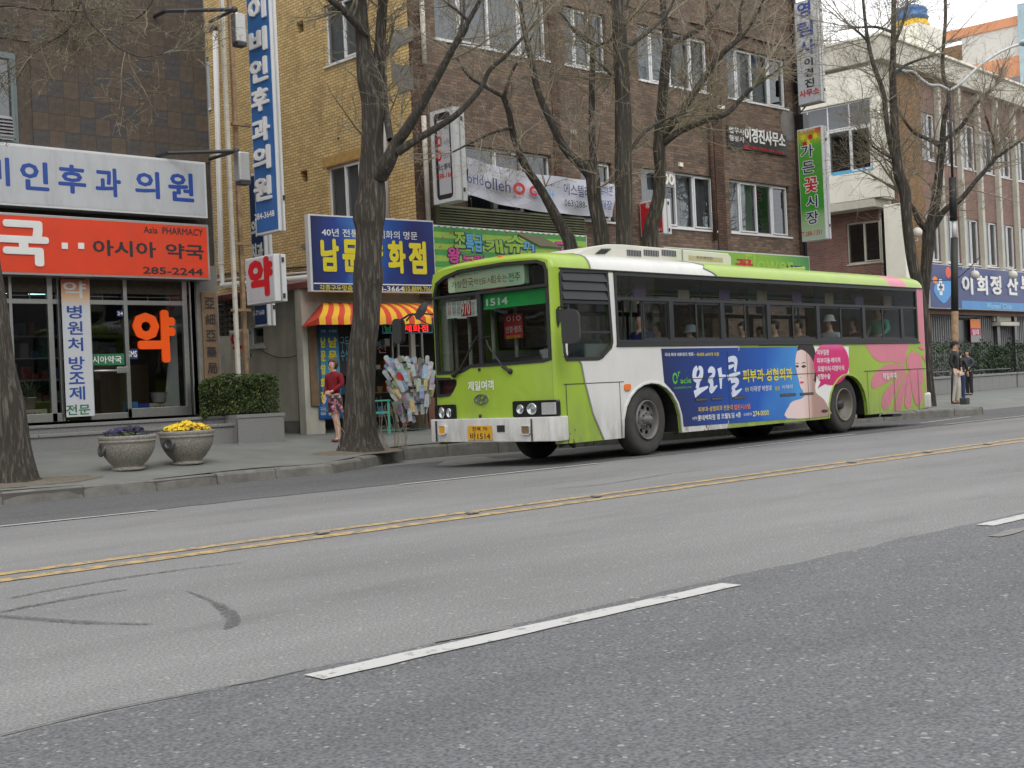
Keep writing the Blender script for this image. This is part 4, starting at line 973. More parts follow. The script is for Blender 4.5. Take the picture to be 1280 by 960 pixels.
# clinic ground floor: dark doors behind vertical bars
GF = CF(.35)
m = MB(); m.box(0, 0, -.1, xe, zS0 - .2, 0, GF); m.build('dark_ground_floor', mat('dark glazed ground floor', (.025, .028, .028), .3, 0, .4, 1), cb, world=1)
nb_ = 60
for k in range(nb_):
 x = .3 + k * .2
 if 5.3 < x < 7.2: continue
 m = MB(); m.box(x, .8, .05, x + .05, zS0 - .25, .1, GF); m.build('window_bar', M_['ink_grey'], cb, world=1)
for px in (1155 - 4, 1240, 1262):
 x = loc2(GF, px, 430)[0]; m = MB(); m.box(x, .1, .02, x + .3, zS0 - .2, .25, GF); m.build('pilaster', M_['creamdull'] if px < 1200 else M_['slate'], cb, world=1)
a = loc2(GF, 1236, 405); b = loc2(GF, 1259, 391)
m = MB(); m.box(a[0], a[1] - .1, .1, b[0], a[1] + .06, .5, GF); m.box(a[0] + .1, a[1] + .1, .1, b[0] - .1, b[1], .2, GF); m.build('door_canopy', M_['creamdull'], cb, world=True, bevel=.01)
# rooftop: penthouse, yellow drum, blue tank
def roofpt(x, y, A): return onA(x, y, A)
pA = 49.0
pent = [roofpt(1129, 76, pA), roofpt(1163, 36, pA)]
c = roofpt(1147, 60, pA); zroof = zE + .45
m = MB(); m.box(c.x - .95, c.y - .6, zroof, c.x + .95, c.y + 1.0, roofpt(1147, 37, pA).z); m.build('penthouse', M_['cream'], cb, world=True, bevel=.02)
c = roofpt(1140, 60, pA + 1.2)
tk = thing('water_tank', 'blue plastic water tank on a yellow wrapped base on the cream roof', 'water tank', (c.x, c.y, zroof))
zt0, zt1, zt2 = roofpt(1140, 42, pA + 1.2).z, roofpt(1140, 28, pA + 1.2).z, roofpt(1140, 9, pA + 1.2).z
m = MB(); m.lathe([(.1, 0), (.6, 0), (.65, zt1 - zroof - .3), (.1, zt1 - zroof - .3)], 20); m.build('stand', M_['concrete'], tk)
m = MB(); rr_ = .66;
m.lathe([(.2, zt0 - zroof - .35), (rr_ + .03, zt0 - zroof - .35), (rr_ + .06, (zt0 + zt1) / 2 - zroof), (rr_ - .01, zt1 - zroof), (.1, zt1 - zroof)], 26)
m.v = [(x * (1 + .08 * noise.noise(Vector((x * 3, y * 3, z * 3)))), y * (1 + .08 * noise.noise(Vector((x * 3, y * 3, z * 3)))), z) for x, y, z in m.v]
m.build('yellow_wrap', mat('yellow tarpaulin', srgb(222, 176, 30), .6, 0, .2, 4), tk, sm=False)
m = MB(); h = zt1 - zroof + .01; H_ = zt2 - zroof
m.lathe([(.1, h), (rr_, h), (rr_ - .01, h + .1), (rr_ + .03, h + .13), (rr_ - .02, h + .17), (rr_ - .03, H_ - .22), (rr_, H_ - .18), (rr_ - .05, H_ - .1), (.3, H_ - .02), (.28, H_ + .05), (.05, H_ + .06)], 28)
m.build('tank', mat('blue plastic tank', srgb(62, 110, 165), .45, 0, .1, 3), tk, sm=True)
# ---- far orange and grey building
OX = 62.0
ob = thing('orange_building', 'large grey and orange rendered building rising behind the clinic roof', 'building', (OX, 29, 0), CR)
FO = Matrix.Translation((OX, 29, 0)) @ Matrix.Rotation(CR, 4, 'Z') @ frame((0, 0, 0), (0, -1, 0))
O = lambda x, y: loc2(FO, x, y)
yr = O(1276, 60)[0]; yl = O(1120, 60)[0] - 6
zs = [O(1270, 20)[1], O(1270, 32)[1], O(1240, 76)[1], O(1250, 100)[1], O(1250, 106)[1]]
og = mat('orange terracotta render', srgb(196, 138, 104), .8, 0, .05, .5); gg = mat('pale grey render', srgb(190, 188, 184), .85, 0, .05, .5); dg_ = mat('slate stripe render', srgb(120, 120, 124), .8)
hb = rect(O(1167, 80)[0], O(1200, 76)[1], O(1203, 70)[0], O(1190, 51)[1])
m = MB(); panel(m, rect(yl, zs[2], yr, zs[1]), [hb], FO, -.4, 0); m.build('grey_wall', gg, ob, world=1)
m = MB(); m.box(yl, zs[1] + .001, -.4, yr, zs[0], .08, FO); m.build('orange_parapet', og, ob, world=True, bevel=.03)
m = MB(); m.box(yl, 0, -.4, yr, zs[2] - .001, 0.01, FO); m.build('orange_wall', og, ob, world=1)
m = MB(); m.box(yl, zs[4], .011, yr, zs[3], .04, FO); m.build('grey_stripe', dg_, ob, world=1)
m = MB(); m.box(yl, 0, -14, yr, zs[1] - 1, -13.8, FO); m.box(yr - .3, 0, -14, yr, zs[1], -.4, FO); m.build('inner_walls', M_['rust'], ob, world=1)
m = MB(); m.box(hb[0][0], hb[0][1], -1.2, hb[2][0], hb[2][1], -1.1, FO); m.build('open_bay', M_['rust'], ob, world=1)
m = MB(); m.box(yr - .02, 0, -.4, yr + .3, zs[0] + .5, .2, FO); m.build('pale_blue_post', mat('pale blue cladding', srgb(150, 172, 182), .6), ob, world=1)
# ================================================================== signs
def signbox(name, label, M, x0, z0, x1, z1, thick, face_m, frame_m=None, loc=None, group=None, fw=.04, cat='sign'):
 c = M @ Vector(((x0 + x1) / 2, z0, thick / 2))
 t = thing(name, label, cat, tuple(c), 0, group)
 m = MB(); panel(m, rect(x0, z0, x1, z1), [], M, 0, thick); m.build('cabinet', frame_m or M_['white'], t, world=True, bevel=.008)
 m = MB(); m.box(x0 + fw, z0 + fw, thick + .001, x1 - fw, z1 - fw, thick + .005, M); m.build('face_panel', face_m, t, world=1)
 return t
def grad_mat(name, stops, axis=0, lo=0, hi=1, rough=.35, wob=.0):
 """printed colour gradient across the object"""
 m, t, p = nodes_of(name); L = t.links.new; N = t.nodes.new
 tc_ = N('ShaderNodeTexCoord'); sp = N('ShaderNodeSeparateXYZ'); L(tc_.outputs['Object'], sp.inputs[0])
 mr = N('ShaderNodeMapRange'); mr.inputs[1].default_value = lo; mr.inputs[2].default_value = hi; L(sp.outputs[axis], mr.inputs[0])
 r_ = N('ShaderNodeValToRGB'); e = r_.color_ramp.elements
 while len(e) < len(stops): e.new(.5)
 for i, (pos, c) in enumerate(stops): e[i].position = pos; e[i].color = (*c, 1)
 src = mr.outputs[0]
 if wob:
  n_ = N('ShaderNodeTexNoise'); n_.inputs['Scale'].default_value = wob; L(tc_.outputs['Object'], n_.inputs['Vector'])
  ma = N('ShaderNodeMath'); ma.operation = 'MULTIPLY_ADD'; ma.inputs[1].default_value = .5; L(n_.outputs['Fac'], ma.inputs[0]); L(mr.outputs[0], ma.inputs[2])
  mb_ = N('ShaderNodeMath'); mb_.operation = 'SUBTRACT'; mb_.inputs[1].default_value = .25; L(ma.outputs[0], mb_.inputs[0]); src = mb_.outputs[0]
 L(src, r_.inputs[0]); L(r_.outputs[0], p.inputs['Base Color']); p.inputs['Roughness'].default_value = rough
 return m
M_['signwhite'] = mat('grimy white sign face', (.46, .48, .5), .5, 0, .05, 2, dirt=.55, dirtcol=(.25, .24, .22), streak=2.5)
M_['signorange'] = mat('orange sign face', srgb(214, 62, 26), .4, 0, .06, 2, dirt=.3, dirtcol=(.3, .09, .05), streak=3)
# white clinic sign over the pharmacy
G = FY(YF - .001); g3 = FY(YF - .35)
zA, zB = loc2(g3, 130, 190.5)[1], loc2(g3, 130, 264.5)[1]; xr_ = loc2(g3, 258.5, 240)[0]
t = signbox('clinic_signboard', 'long white signboard with blue Korean letters above the orange pharmacy sign', FY(YF - .02), 3.6, zB, xr_, zA, .33, M_['signwhite'])
FW = FY(YF - .35)
def px_text(body, M, px, pz, pw, phh, mt, par, name='letter', **k):
 """letters whose centre and size are read off the surface they are painted on"""
 a = loc2(M, px - pw / 2, pz); b = loc2(M, px + pw / 2, pz); c = loc2(M, px, pz - phh / 2); d = loc2(M, px, pz + phh / 2); e = loc2(M, px, pz)
 return text(body, M, e[0], e[1], abs(b[0] - a[0]), abs(c[1] - d[1]), mt, par, name, **k)
for ch, x, y, w_, h_ in (('비', -3, 214, 30, 36), ('인', 43, 219, 36, 36), ('후', 90, 224, 35, 36), ('과', 135, 228, 32, 36), ('의', 184, 231, 31, 34), ('원', 226, 234, 32, 36)):
 px_text(ch, FW, x, y + (1 if ch == '인' else 0), w_, h_, M_['ink_blue'], t, bold=.045, base=.001, depth=.006)
# orange pharmacy sign
g3 = FY(YF - .42); zA, zB = loc2(g3, 130, 273)[1], loc2(g3, 130, 346.5)[1]; xr_ = loc2(g3, 261.5, 310)[0]
t = signbox('pharmacy_signboard', 'long orange signboard with white and black letters and a phone number over the shop front', FY(YF - .02), 3.6, zB, xr_, zA, .4, M_['signorange'], M_['steel'])
FW = FY(YF - .42)
px_text('국', FW, 31, 307, 64, 57, M_['ink_black'], t, bold=.06, base=.0008, depth=.003)
px_text('국', FW, 29, 304, 64, 57, M_['ink_white'], t, bold=.06, base=.005, depth=.02)
for dx_ in (80.5, 101):
 m = MB(); c = loc2(FW, dx_, 307.5); m.box(c[0] - .05, c[1] - .05, .006, c[0] + .05, c[1] + .05, .02, FW); m.build('square_dot', M_['ink_white'], t, world=1)
px_text('아시아', FW, 156, 311, 79, 20, M_['ink_black'], t, bold=.045, base=.001, depth=.006)
px_text('약국', FW, 231, 314.5, 48, 19, M_['ink_black'], t, bold=.045, base=.001, depth=.006)
px_text('Asia  PHARMACY', FW, 217, 289, 74, 8.5, M_['ink_black'], t, bold=.02, base=.006, depth=.003)
px_text('285-2244', FW, 216.5, 339, 75, 9, M_['ink_black'], t, bold=.04, base=.005, depth=.004)
# vertical banner
g3 = FY(YF - .1)
a = loc2(g3, 75.5, 350); b = loc2(g3, 113, 520)
bn = thing('vertical_banner', 'white vertical banner with blue Korean letters hanging beside the pharmacy door', 'banner', (a[0], YF - .1, b[1]))
x0, x1 = a[0], a[0] + (loc2(g3, 113, 450)[0] - loc2(g3, 78, 450)[0])
bm_ = grad_mat('banner print', [(0, (.55, .57, .6)), (.8, (.55, .57, .6)), (.87, srgb(225, 190, 150)), (1, srgb(205, 95, 85))], 2, 0, loc2(g3, 90, 349)[1] - b[1])
m = MB(); m.box(x0, b[1], 0, x1, loc2(g3, 90, 349)[1], .012, g3); m.build('cloth', bm_, bn, world=1)
gb = FY(YF - .1)
for ch, x, y, w_, h_, c in (('약', 92.5, 362, 29, 21, 'ink_white'), ('병', 92.5, 390, 19, 17, 'ink_blue'), ('원', 93.5, 410, 19, 17, 'ink_blue'), ('처', 94, 430.5, 19, 17, 'ink_blue'), ('방', 95.5, 454, 20, 17, 'ink_blue'), ('조', 95.5, 472.5, 20, 15, 'ink_blue'), ('제', 96, 491.5, 20, 17, 'ink_blue'), ('전문', 97.5, 512, 30, 13, 'ink_green')):
 px_text(ch, gb, x, y, w_, h_, M_[c], bn, bold=.03, base=.013, depth=.002)
# cut-out orange letter on the window and small notices
wl = thing('window_letter', 'big bright orange Korean letter on the pharmacy display window', 'sign', (*onY(205, 450, YF - .03)[:2], 2))
wg = FY(YF - .005); px_text('약', wg, 192, 420.5, 53, 66, mat('orange acrylic', srgb(250, 92, 12), .4, 0, .02), wl, bold=.07, base=.0, depth=.04)
for nm, lab, x0, y0, x1, y1, mt, tx, tm in (
 ('door_sticker', 'green strip with white Korean letters across the pharmacy door', 112.5, 442, 155, 457, M_['ink_green'], '시아약국', 'ink_white'),
 ('window_sticker', 'small blue notice beside the orange letter low on the glass', 159, 436, 172, 449, M_['ink_navy'], 'SMS', 'ink_white'),
 ('door_notice', 'small dark blue notice at the top corner of the pharmacy door', 146, 388, 154, 395.5, M_['ink_navy'], '24', 'ink_white')):
 a = loc2(wg, x0, y1); b = loc2(wg, x1, y0); s = thing(nm, lab, 'sticker', (a[0], YF, a[1])); m = MB(); m.box(a[0], a[1], .0, b[0], b[1], .004, wg); m.build('sheet', mt, s, world=1)
 px_text(tx, wg, (x0 + x1) / 2, (y0 + y1) / 2, (x1 - x0) * .86, (y1 - y0) * .62, M_[tm], s, bold=.03, base=.005, depth=.001)
ws = thing('display_board', 'tall pale panel standing inside the display window right of the orange letter', 'board', (*onY(215, 505, YF + .3)[:2], 1))
g4 = FY(YF + .25); P = [(205, 512), (224, 511), (219, 400), (214, 400)]
m = MB(); m.prism([loc2(g4, *p) for p in P], 0, .03, g4); m.build('panel_sheet', M_['curtain'], ws, world=1)
for nm, lab, x0, y0, x1, y1, c, tx, tc2 in (
 ('carton', 'cream carton with black lettering behind the left pharmacy window', 28, 511, 59, 523, (.42, .36, .27), '타우스', 'ink_black'),
 ('carton', 'cream carton with a dark oval label in the display window', 187, 503, 212, 513.5, (.38, .33, .25), '박카스', 'ink_black'),
 ('carton', 'deep blue carton in the middle of the display window', 173, 504, 187, 514, srgb(38, 60, 150), '', ''),
 ('carton', 'light blue carton at the left end of the display window', 161, 502, 172.5, 514, srgb(70, 130, 190), '', '')):
 g4 = FY(YF + .15); a = loc2(g4, x0, y1); b = loc2(g4, x1, y0); s = thing(nm, lab, 'box', (a[0], YF + .15, zf)); m = MB(); m.box(a[0], zf + .02, -.2, b[0], b[1], 0, g4); m.build('carton_body', mat('carton colour', c, .8, 0, .1), s, world=True, bevel=.006)
 if tx: px_text(tx, g4, (x0 + x1) / 2, (y0 + y1) / 2 + 1, (x1 - x0) * .6, 5, M_[tc2], s, bold=.04, base=.001, depth=.001)
g4 = FY(YF + .3); p = loc2(g4, 37.5, 511)
s = thing('plant_pot', 'small cream pot on the carton in the left pharmacy window', 'plant pot', (p[0], YF + .3, p[1])); m = MB(); m.lathe([(.01, 0), (.08, 0), (.11, .17), (.12, .17), (.12, .19), (.1, .19)], 16); m.build('pot', mat('cream glaze', (.42, .38, .3), .4), s, sm=True)
p2 = loc2(g4, 195, 503); s = thing('wire_basket', 'small dark basket on the cartons in the display window', 'basket', (p2[0], YF + .2, p2[1])); m = MB(); m.lathe([(.01, 0), (.1, 0), (.15, .18), (.16, .18), (.14, .16)], 14); m.build('basket_bowl', M_['ink_grey'], s)
# potted fern foliage
q = MB(); r7 = random.Random(3)
for k in range(60):
 a = r7.uniform(0, 6.28); l = r7.uniform(.1, .35); z = .2 + r7.uniform(0, .3); q.add([(0, 0, .18), (math.cos(a) * l, math.sin(a) * l, z), (math.cos(a + .15) * l * .9, math.sin(a + .15) * l * .9, z - .03)], [(0, 1, 2)])
o = q.build('leaves', leaf_mat('pot plant leaves', (.02, .05, .015), (.05, .1, .03)), bpy.data.objects['plant_pot'], kind='stuff')

# ---------------------------------------------------------------- projecting signs on poles in the alley
PY0 = 18.9                       # nearest edge of the projecting signs
def proj_sign(label, xl, xr, xe, yt, yb, Y0, face, name='projecting_sign', thick=None, edge=None, cat='sign'):
 """cabinet sticking out over the pavement: left face, and the edge that faces the road"""
 X0 = onY(xr, (yt + yb) / 2, Y0).x; far = onX(xl, (yt + yb) / 2, X0).y; X1 = onY(xe, (yt + yb) / 2, Y0).x
 zt, zb = onY(xr, yt, Y0).z, onY(xr, yb, Y0).z
 t = thing(name, label, cat, (X0, Y0, zb)); Fm = FX(X0)
 m = MB(); m.box(X0, Y0, zb, X1, far, zt); m.build('cabinet', edge or M_['white'], t, world=True, bevel=.015)
 m = MB(); m.box(-far + .03, zb + .04, .001, -Y0 - .03, zt - .04, .006, Fm); m.build('face_panel', face, t, world=1)
 m = MB(); xm = (X0 + X1) / 2; m.box(xm - .012, Y0 - .012, zb + .01, xm + .012, Y0 - .001, zt - .01); m.build('edge_joint', M_['steel'], t, world=1)
 for zz in (zb + .12 * (zt - zb), zt - .12 * (zt - zb)):
  m = MB(); m.box(xm + .03, Y0 - .02, zz - .04, xm + .07, Y0 - .001, zz + .04); m.build('latch', M_['darksteel'], t, world=1)
 return t, Fm, X0, X1, far, zb, zt
M_['signblue'] = mat('faded blue sign face', srgb(48, 98, 158), .45, 0, .08, 2, dirt=.25, dirtcol=srgb(60, 90, 130), streak=2)
M_['signnavy'] = mat('navy sign face', srgb(30, 55, 100), .45, 0, .06)
t, Fm, X0, X1, far, zb, zt = proj_sign('tall blue vertical sign with white Korean letters on a pole beside the dark tiled building', 312.5, 341.5, 350, -60, 288, 18.9, M_['signblue'])
for i, ch in enumerate('이비인후과의원'):
 px_text(ch, Fm, [322.5, 324, 325, 326.5, 327.5, 328.5, 329.8][i], [11, 51, 88, 124.5, 162.5, 198, 236][i], 21.5, 30, M_['ink_white'], t, bold=.06, base=.008, depth=.035)
px_text('284-3648', Fm, 331, 269, 25, 8, M_['ink_white'], t, bold=.03, base=.007, depth=.002)
t, Fm, X0, X1, far, zb, zt = proj_sign('square white sign with one red Korean letter low on the rusty poles', 307, 343.5, 358.5, 317, 376.5, 18.6, M_['signwhite'])
px_text('약', Fm, 326, 346.5, 31, 50, M_['ink_red'], t, bold=.085, base=.007, depth=.004)
t, Fm, X0, X1, far, zb, zt = proj_sign('navy vertical sign half hidden behind the square red letter sign', 314, 331, 341, 215, 407, 20.4, M_['signnavy'])
px_text('치과', Fm, 322, 315, 15, 22, M_['ink_white'], t, bold=.06, base=.007, depth=.01)
px_text('의원', Fm, 322, 285, 15, 22, M_['ink_white'], t, bold=.06, base=.007, depth=.01)
px_text('원', Fm, 323.5, 374, 14, 14, M_['ink_white'], t, bold=.06, base=.007, depth=.01)
px_text('2-7168', Fm, 323.5, 391, 15, 6, M_['ink_white'], t, bold=.03, base=.007, depth=.002)
t, Fm, X0, X1, far, zb, zt = proj_sign('small cream sign with a red Korean letter behind the thin pole near the hedge', 287, 309.5, 311, 411, 448, 20.5, mat('cream sign face', (.5, .46, .36), .5, 0, .08))
px_text('약', Fm, 299, 429, 20, 30, M_['ink_red'], t, bold=.045, base=.007, depth=.003)
# the two poles
def pole(label, px, py0, py1, Y0, r, mt, cat='pole', name='sign_pole'):
 a = onY(px[1], py1, Y0); b = onY(px[0], py0, Y0); zb = walk_z(a.x, Y0)
 t = thing(name, label, cat, (a.x, Y0, zb)); m = MB(); m.box(a.x - r, Y0 - r, zb, a.x + r, Y0 + r, b.z); m.build('square_tube', mt, t, world=True, bevel=.006); return t, a.x
t, xa = pole('thin cream square pole holding the projecting signs left of the rusty pole', (294, 298), -80, 470, 20.15, .034, M_['rustwhite'])
for y in (305, 388, 156):
 p = onY(301, y, 20.15); m = MB(); m.box(p.x - .18, 20.12, p.z - .02, p.x + .2, 20.2, p.z + .03); m.build('cross_tie', M_['rust'], t, world=1)
t, xb = pole('rust-streaked square pole behind the square red letter sign', (304, 308), -80, 470, 20.3, .038, M_['rust'])
# switch boxes on the poles
for lab, x0, x1, y0, y1 in (('upper grey lamp box fixed to the sign pole beside the tall blue sign', 296, 308, 17, 52), ('lower grey lamp box fixed to the sign pole beside the tall blue sign', 300, 313, 190, 226)):
 a = onY(x0, y1, 19.1); b = onY(x1, y0, 19.1); t = thing('lamp_box', lab, 'lamp box', (a.x, 19.1, a.z)); m = MB(); m.box(a.x, 19.1, a.z, b.x, 19.3, b.z); m.build('housing', M_['steel'], t, world=True, bevel=.03)
 m = MB(); m.box(a.x + .02, 19.09, a.z - .05, b.x - .02, 19.28, a.z - .001); m.build('base_plate', M_['darksteel'], t, world=1)
# black brackets from the tiled building to the pole
for lab, (ax, ay), (bx, by), (c_x, c_y) in (('upper black bracket reaching from the tiled wall to the sign pole', (207, 13.5), (293, 12), (258, 27)), ('lower black bracket reaching from the tiled wall to the sign pole', (210, 191.5), (295, 189), (258, 199))):
 A1 = onY(ax, ay, 20.1); B1 = onY(bx, by, 19.35); C1 = onY(c_x + 4, c_y, 20.45)
 t = thing('sign_bracket', lab, 'bracket', tuple(A1)); m = MB(); m.tube([A1, B1], .035, 6); m.tube([C1, B1], .03, 6); m.tube([(A1.x, 20.1, A1.z), (A1.x, YF, A1.z)], .035, 6); m.ball(B1, .06, 8, 6); m.build('bar', M_['darksteel'], t, world=1)

# ---------------------------------------------------------------- shoe shop board, awning, shop-front signs
def fd(x, y, off=0): return loc2(up(FD, off), x, y)
a = fd(389, 364.5); b = fd(541.5, 276)
sb = grad_mat('deep blue printed gradient', [(0, srgb(22, 28, 78)), (.3, srgb(30, 60, 140)), (.52, srgb(70, 130, 200)), (.66, srgb(40, 90, 170)), (1, srgb(34, 38, 100))], 0, 0, 2.4, .35, .9)
t = thing('shoe_shop_signboard', 'big blue board with large yellow Korean letters behind the thick tree trunk', 'sign', tuple(FD @ Vector((a[0], a[1], 0))), math.atan2(dia.y, dia.x))
m = MB(); m.box(a[0], a[1], -.14, b[0], b[1], 0, FD); m.build('cabinet', M_['white'], t, world=True, bevel=.008)
m = MB(); m.box(a[0] + .05, a[1] + .03, .001, b[0] - .02, b[1] - .03, .006, FD); m.build('face_panel', sb, t, world=1)
z_ = fd(460, 356)[1]; m = MB(); m.box(a[0] + .06, z_, .008, b[0] - .03, z_ + .022, .009, FD); m.build('white_line', M_['ink_white'], t, world=1)
m = MB(); m.box(a[0] + .06, a[1] + .035, .0065, b[0] - .03, z_, .0075, FD); m.build('navy_band', M_['ink_navy'], t, world=1)
for ch, x, w_ in (('남', 413, 23), ('문', 440, 23), ('양', 468, 23), ('화', 496.5, 22), ('점', 522.5, 22)):
 px_text(ch, FD, x, 320 + (x - 413) * .03, w_, 41, M_['ink_navy'], t, 'letter_shadow', bold=.075, base=.009, depth=.001)
 px_text(ch, FD, x - 1, 319 + (x - 413) * .03, w_, 41, M_['ink_yellow'], t, bold=.07, base=.011, depth=.006)
px_text('40년 전통', FD, 425, 291, 46, 10, M_['ink_white'], t, bold=.02, base=.009, depth=.002)
px_text('제화의 명문', FD, 497, 294, 49, 10, M_['ink_white'], t, bold=.01, base=.009, depth=.002)
px_text('각종구두맞춤', FD, 420, 360, 41, 7.5, M_['ink_yellow'], t, bold=.02, base=.009, depth=.002)
px_text('284-3664', FD, 484, 361, 42, 6.5, M_['ink_white'], t, bold=.03, base=.009, depth=.002)
px_text('010-8899-7066', FD, 522, 361.5, 38, 7, M_['ink_yellow'], t, bold=.01, base=.009, depth=.002)
# awning
aw_ = thing('striped_awning', 'yellow and red striped awning over the shoe shop entrance', 'awning', tuple(FD @ Vector((.1, 2.5, 0))), math.atan2(dia.y, dia.x))
U = up(FD, -.55); aA = fd(403, 378, -.5); aB = fd(548, 380, -.5)
zt_a = aA[1]; OUT = .75; zb_a = fd(470, 397, OUT - .5)[1]; zv = fd(470, 405.5, OUT - .5)[1]
xl, xr_ = fd(399, 403, OUT - .5)[0], fd(560, 403, OUT - .5)[0]; xt = aA[0]; xtr = xr_ - .3
ym, rm = mat('yellow awning cloth', srgb(232, 178, 50), .8, 0, .08), mat('red awning cloth', srgb(206, 72, 48), .8, 0, .08)
ns = 22
def aw_p(i, j):
 t_ = j / 6; x = (xt + (xtr - xt) * i / ns) * (1 - t_) + (xl + (xr_ - xl) * i / ns) * t_
 if j <= 6: return (x, zt_a + (zb_a - zt_a) * (t_ ** 1.6), -.5 + OUT * math.sin(t_ * 1.35) / math.sin(1.35))
 return (xl + (xr_ - xl) * i / ns, zv + .015 * math.sin(i * 3.1), -.5 + OUT + .01)
for i in range(ns):
 m = MB(); vs_ = [aw_p(i, j) for j in range(8)] + [aw_p(i + 1, j) for j in range(8)]
 m.add(vs_, [(j, j + 1, 9 + j, 8 + j) for j in range(7)], FD); m.build('stripe', (ym, rm)[i % 2], aw_, world=True, sm=True)
m = MB(); vs_ = [aw_p(0, j) for j in range(8)] + [(xl + .02, zv, -.5)]
m.add(vs_ + [], [(0, 8, 7, 6, 5, 4, 3, 2, 1)], FD); m.build('side_flap', rm, aw_, world=1)
# vertical shop-front boards
fr0 = up(FD, -.545)
def dsign(nm, lab, x0, x1, y0, y1, mt, thick=.05, cat='sign'):
 a = dd(x0, y1, -.5); b = dd(x1, y0, -.5); t = thing(nm, lab, cat, tuple(up(FD, -.5) @ Vector((a[0], a[1], 0))), math.atan2(dia.y, dia.x)); m = MB(); m.box(a[0], a[1], -.5 - thick, b[0], b[1], -.5, FD); m.build('board', mt, t, world=True, bevel=.006); return t
SF = up(FD, -.5)
t = dsign('wooden_plank_sign', 'narrow dark brown wooden plank sign at the left of the shoe shop entrance', 390, 399.5, 404, 508, M_['wood'])
vb = grad_mat('blue vertical print', [(0, srgb(30, 70, 140)), (.5, srgb(70, 160, 200)), (1, srgb(24, 44, 110))], 2, 0, 2.0, .4)
for lab, x0, x1 in (('narrower blue vertical board with yellow letters nearest the wooden plank sign', 400, 408), ('wider blue vertical board with yellow letters behind the woman', 409, 422.5)):
 t = dsign('vertical_board', lab, x0, x1, 406, 524, vb)
 for i, ch in enumerate('남문양화점'): px_text(ch, SF, (x0 + x1) / 2, 428 + i * 17, (x1 - x0) * .8, 13, M_['ink_yellow'], t, bold=.06, base=.001, depth=.003)
 px_text('수제화', SF, (x0 + x1) / 2, 414, (x1 - x0) * .75, 4, M_['ink_white'], t, bold=.0, base=.001, depth=.002)
 px_text('구두수선\n84-3664', SF, (x0 + x1) / 2, 514, (x1 - x0) * .8, 10, M_['ink_white'], t, bold=.0, base=.001, depth=.002)
t = dsign('window_poster', 'black poster with pale outline letters between the blue board and the tree trunk', 425, 441, 408, 470, M_['black'])
px_text('구두\n수선', SF, 431, 436, 11, 30, M_['ink_sky'], t, bold=-.005, base=.001, depth=.002)
led = mat('glowing red LED letters', (1, .03, .03), .5, emit=1.6); ledg = mat('dim green LED letters', (.02, .35, .12), .5, emit=.4)
SF2 = up(FD, -.05)
a = fd(478, 417, -.1); b = fd(540, 404.5, -.1); t = thing('led_sign', 'black LED sign with glowing red Korean letters under the awning', 'sign', tuple(SF2 @ Vector((a[0], a[1], 0))), math.atan2(dia.y, dia.x))
m = MB(); m.box(a[0], a[1], -.2, b[0], b[1], -.1, FD); m.build('housing', M_['black'], t, world=True, bevel=.01)
m = MB(); panel(m, rect(a[0], a[1], b[0], b[1]), [rect(a[0] + .02, a[1] + .02, b[0] - .02, b[1] - .02)], FD, -.099, -.09); m.build('blue_trim', M_['ink_sky'], t, world=1)
L1_ = up(FD, -.1); px_text('제화점', L1_, 520, 410.5, 30, 9, led, t, bold=.02, base=.002, depth=.003); px_text('남문', L1_, 490, 410.5, 18, 8, ledg, t, bold=.0, base=.002, depth=.003)

# ---------------------------------------------------------------- phone shop projecting sign, banner, green board
t, Fm, X0, X1, far, zb, zt = proj_sign('white framed projecting sign with red logos and phone number left of the long banner', 541, 569.5, 582.5, 133, 250, 19.4, mat('black sign backing', (.02, .02, .022), .4), edge=M_['white'])
wf = mat('pale lit sign sheet', (.5, .5, .53), .45, 0, .03)
zz0, zz1 = loc2(Fm, 556, 243)[1], loc2(Fm, 556, 149)[1]
m = MB(); m.box(-far + .18, zz0, .007, -19.4 - .16, zz1, .012, Fm); m.build('printed_sheet', wf, t, world=1)
m = MB(); panel(m, rect(-far, zb, -19.4, zt), [rrect(-far + .09, zb + .07, -19.4 - .09, zt - .07, .1)], Fm, .001, .03); m.build('rim', M_['white'], t, world=1)
for tx, x, y, w_, h_, c in (('T', 549.5, 160, 5, 10, 'ink_red'), ('world', 561, 158, 12, 6, 'ink_grey'), ('olleh', 561, 176, 12, 7, 'ink_grey'), ('LG U+', 561, 194, 12, 6, 'ink_grey'), ('에스텔레콤', 557.5, 208, 21, 8, 'ink_black'), ('288-1661', 557.5, 219, 21, 7, 'ink_red')):
 px_text(tx, Fm, x, y, w_, h_, M_[c], t, bold=.02, base=.013, depth=.002)
for x, y in ((549.5, 177), (549.5, 195)):
 c = loc2(Fm, x, y); m = MB(); o_ = ellipse(c[0], c[1], .085, .11, 20); i_ = ellipse(c[0], c[1], .045, .06, 20); panel(m, o_, [i_], Fm, .013, .015); m.build('red_ring', M_['ink_red'], t, world=1)
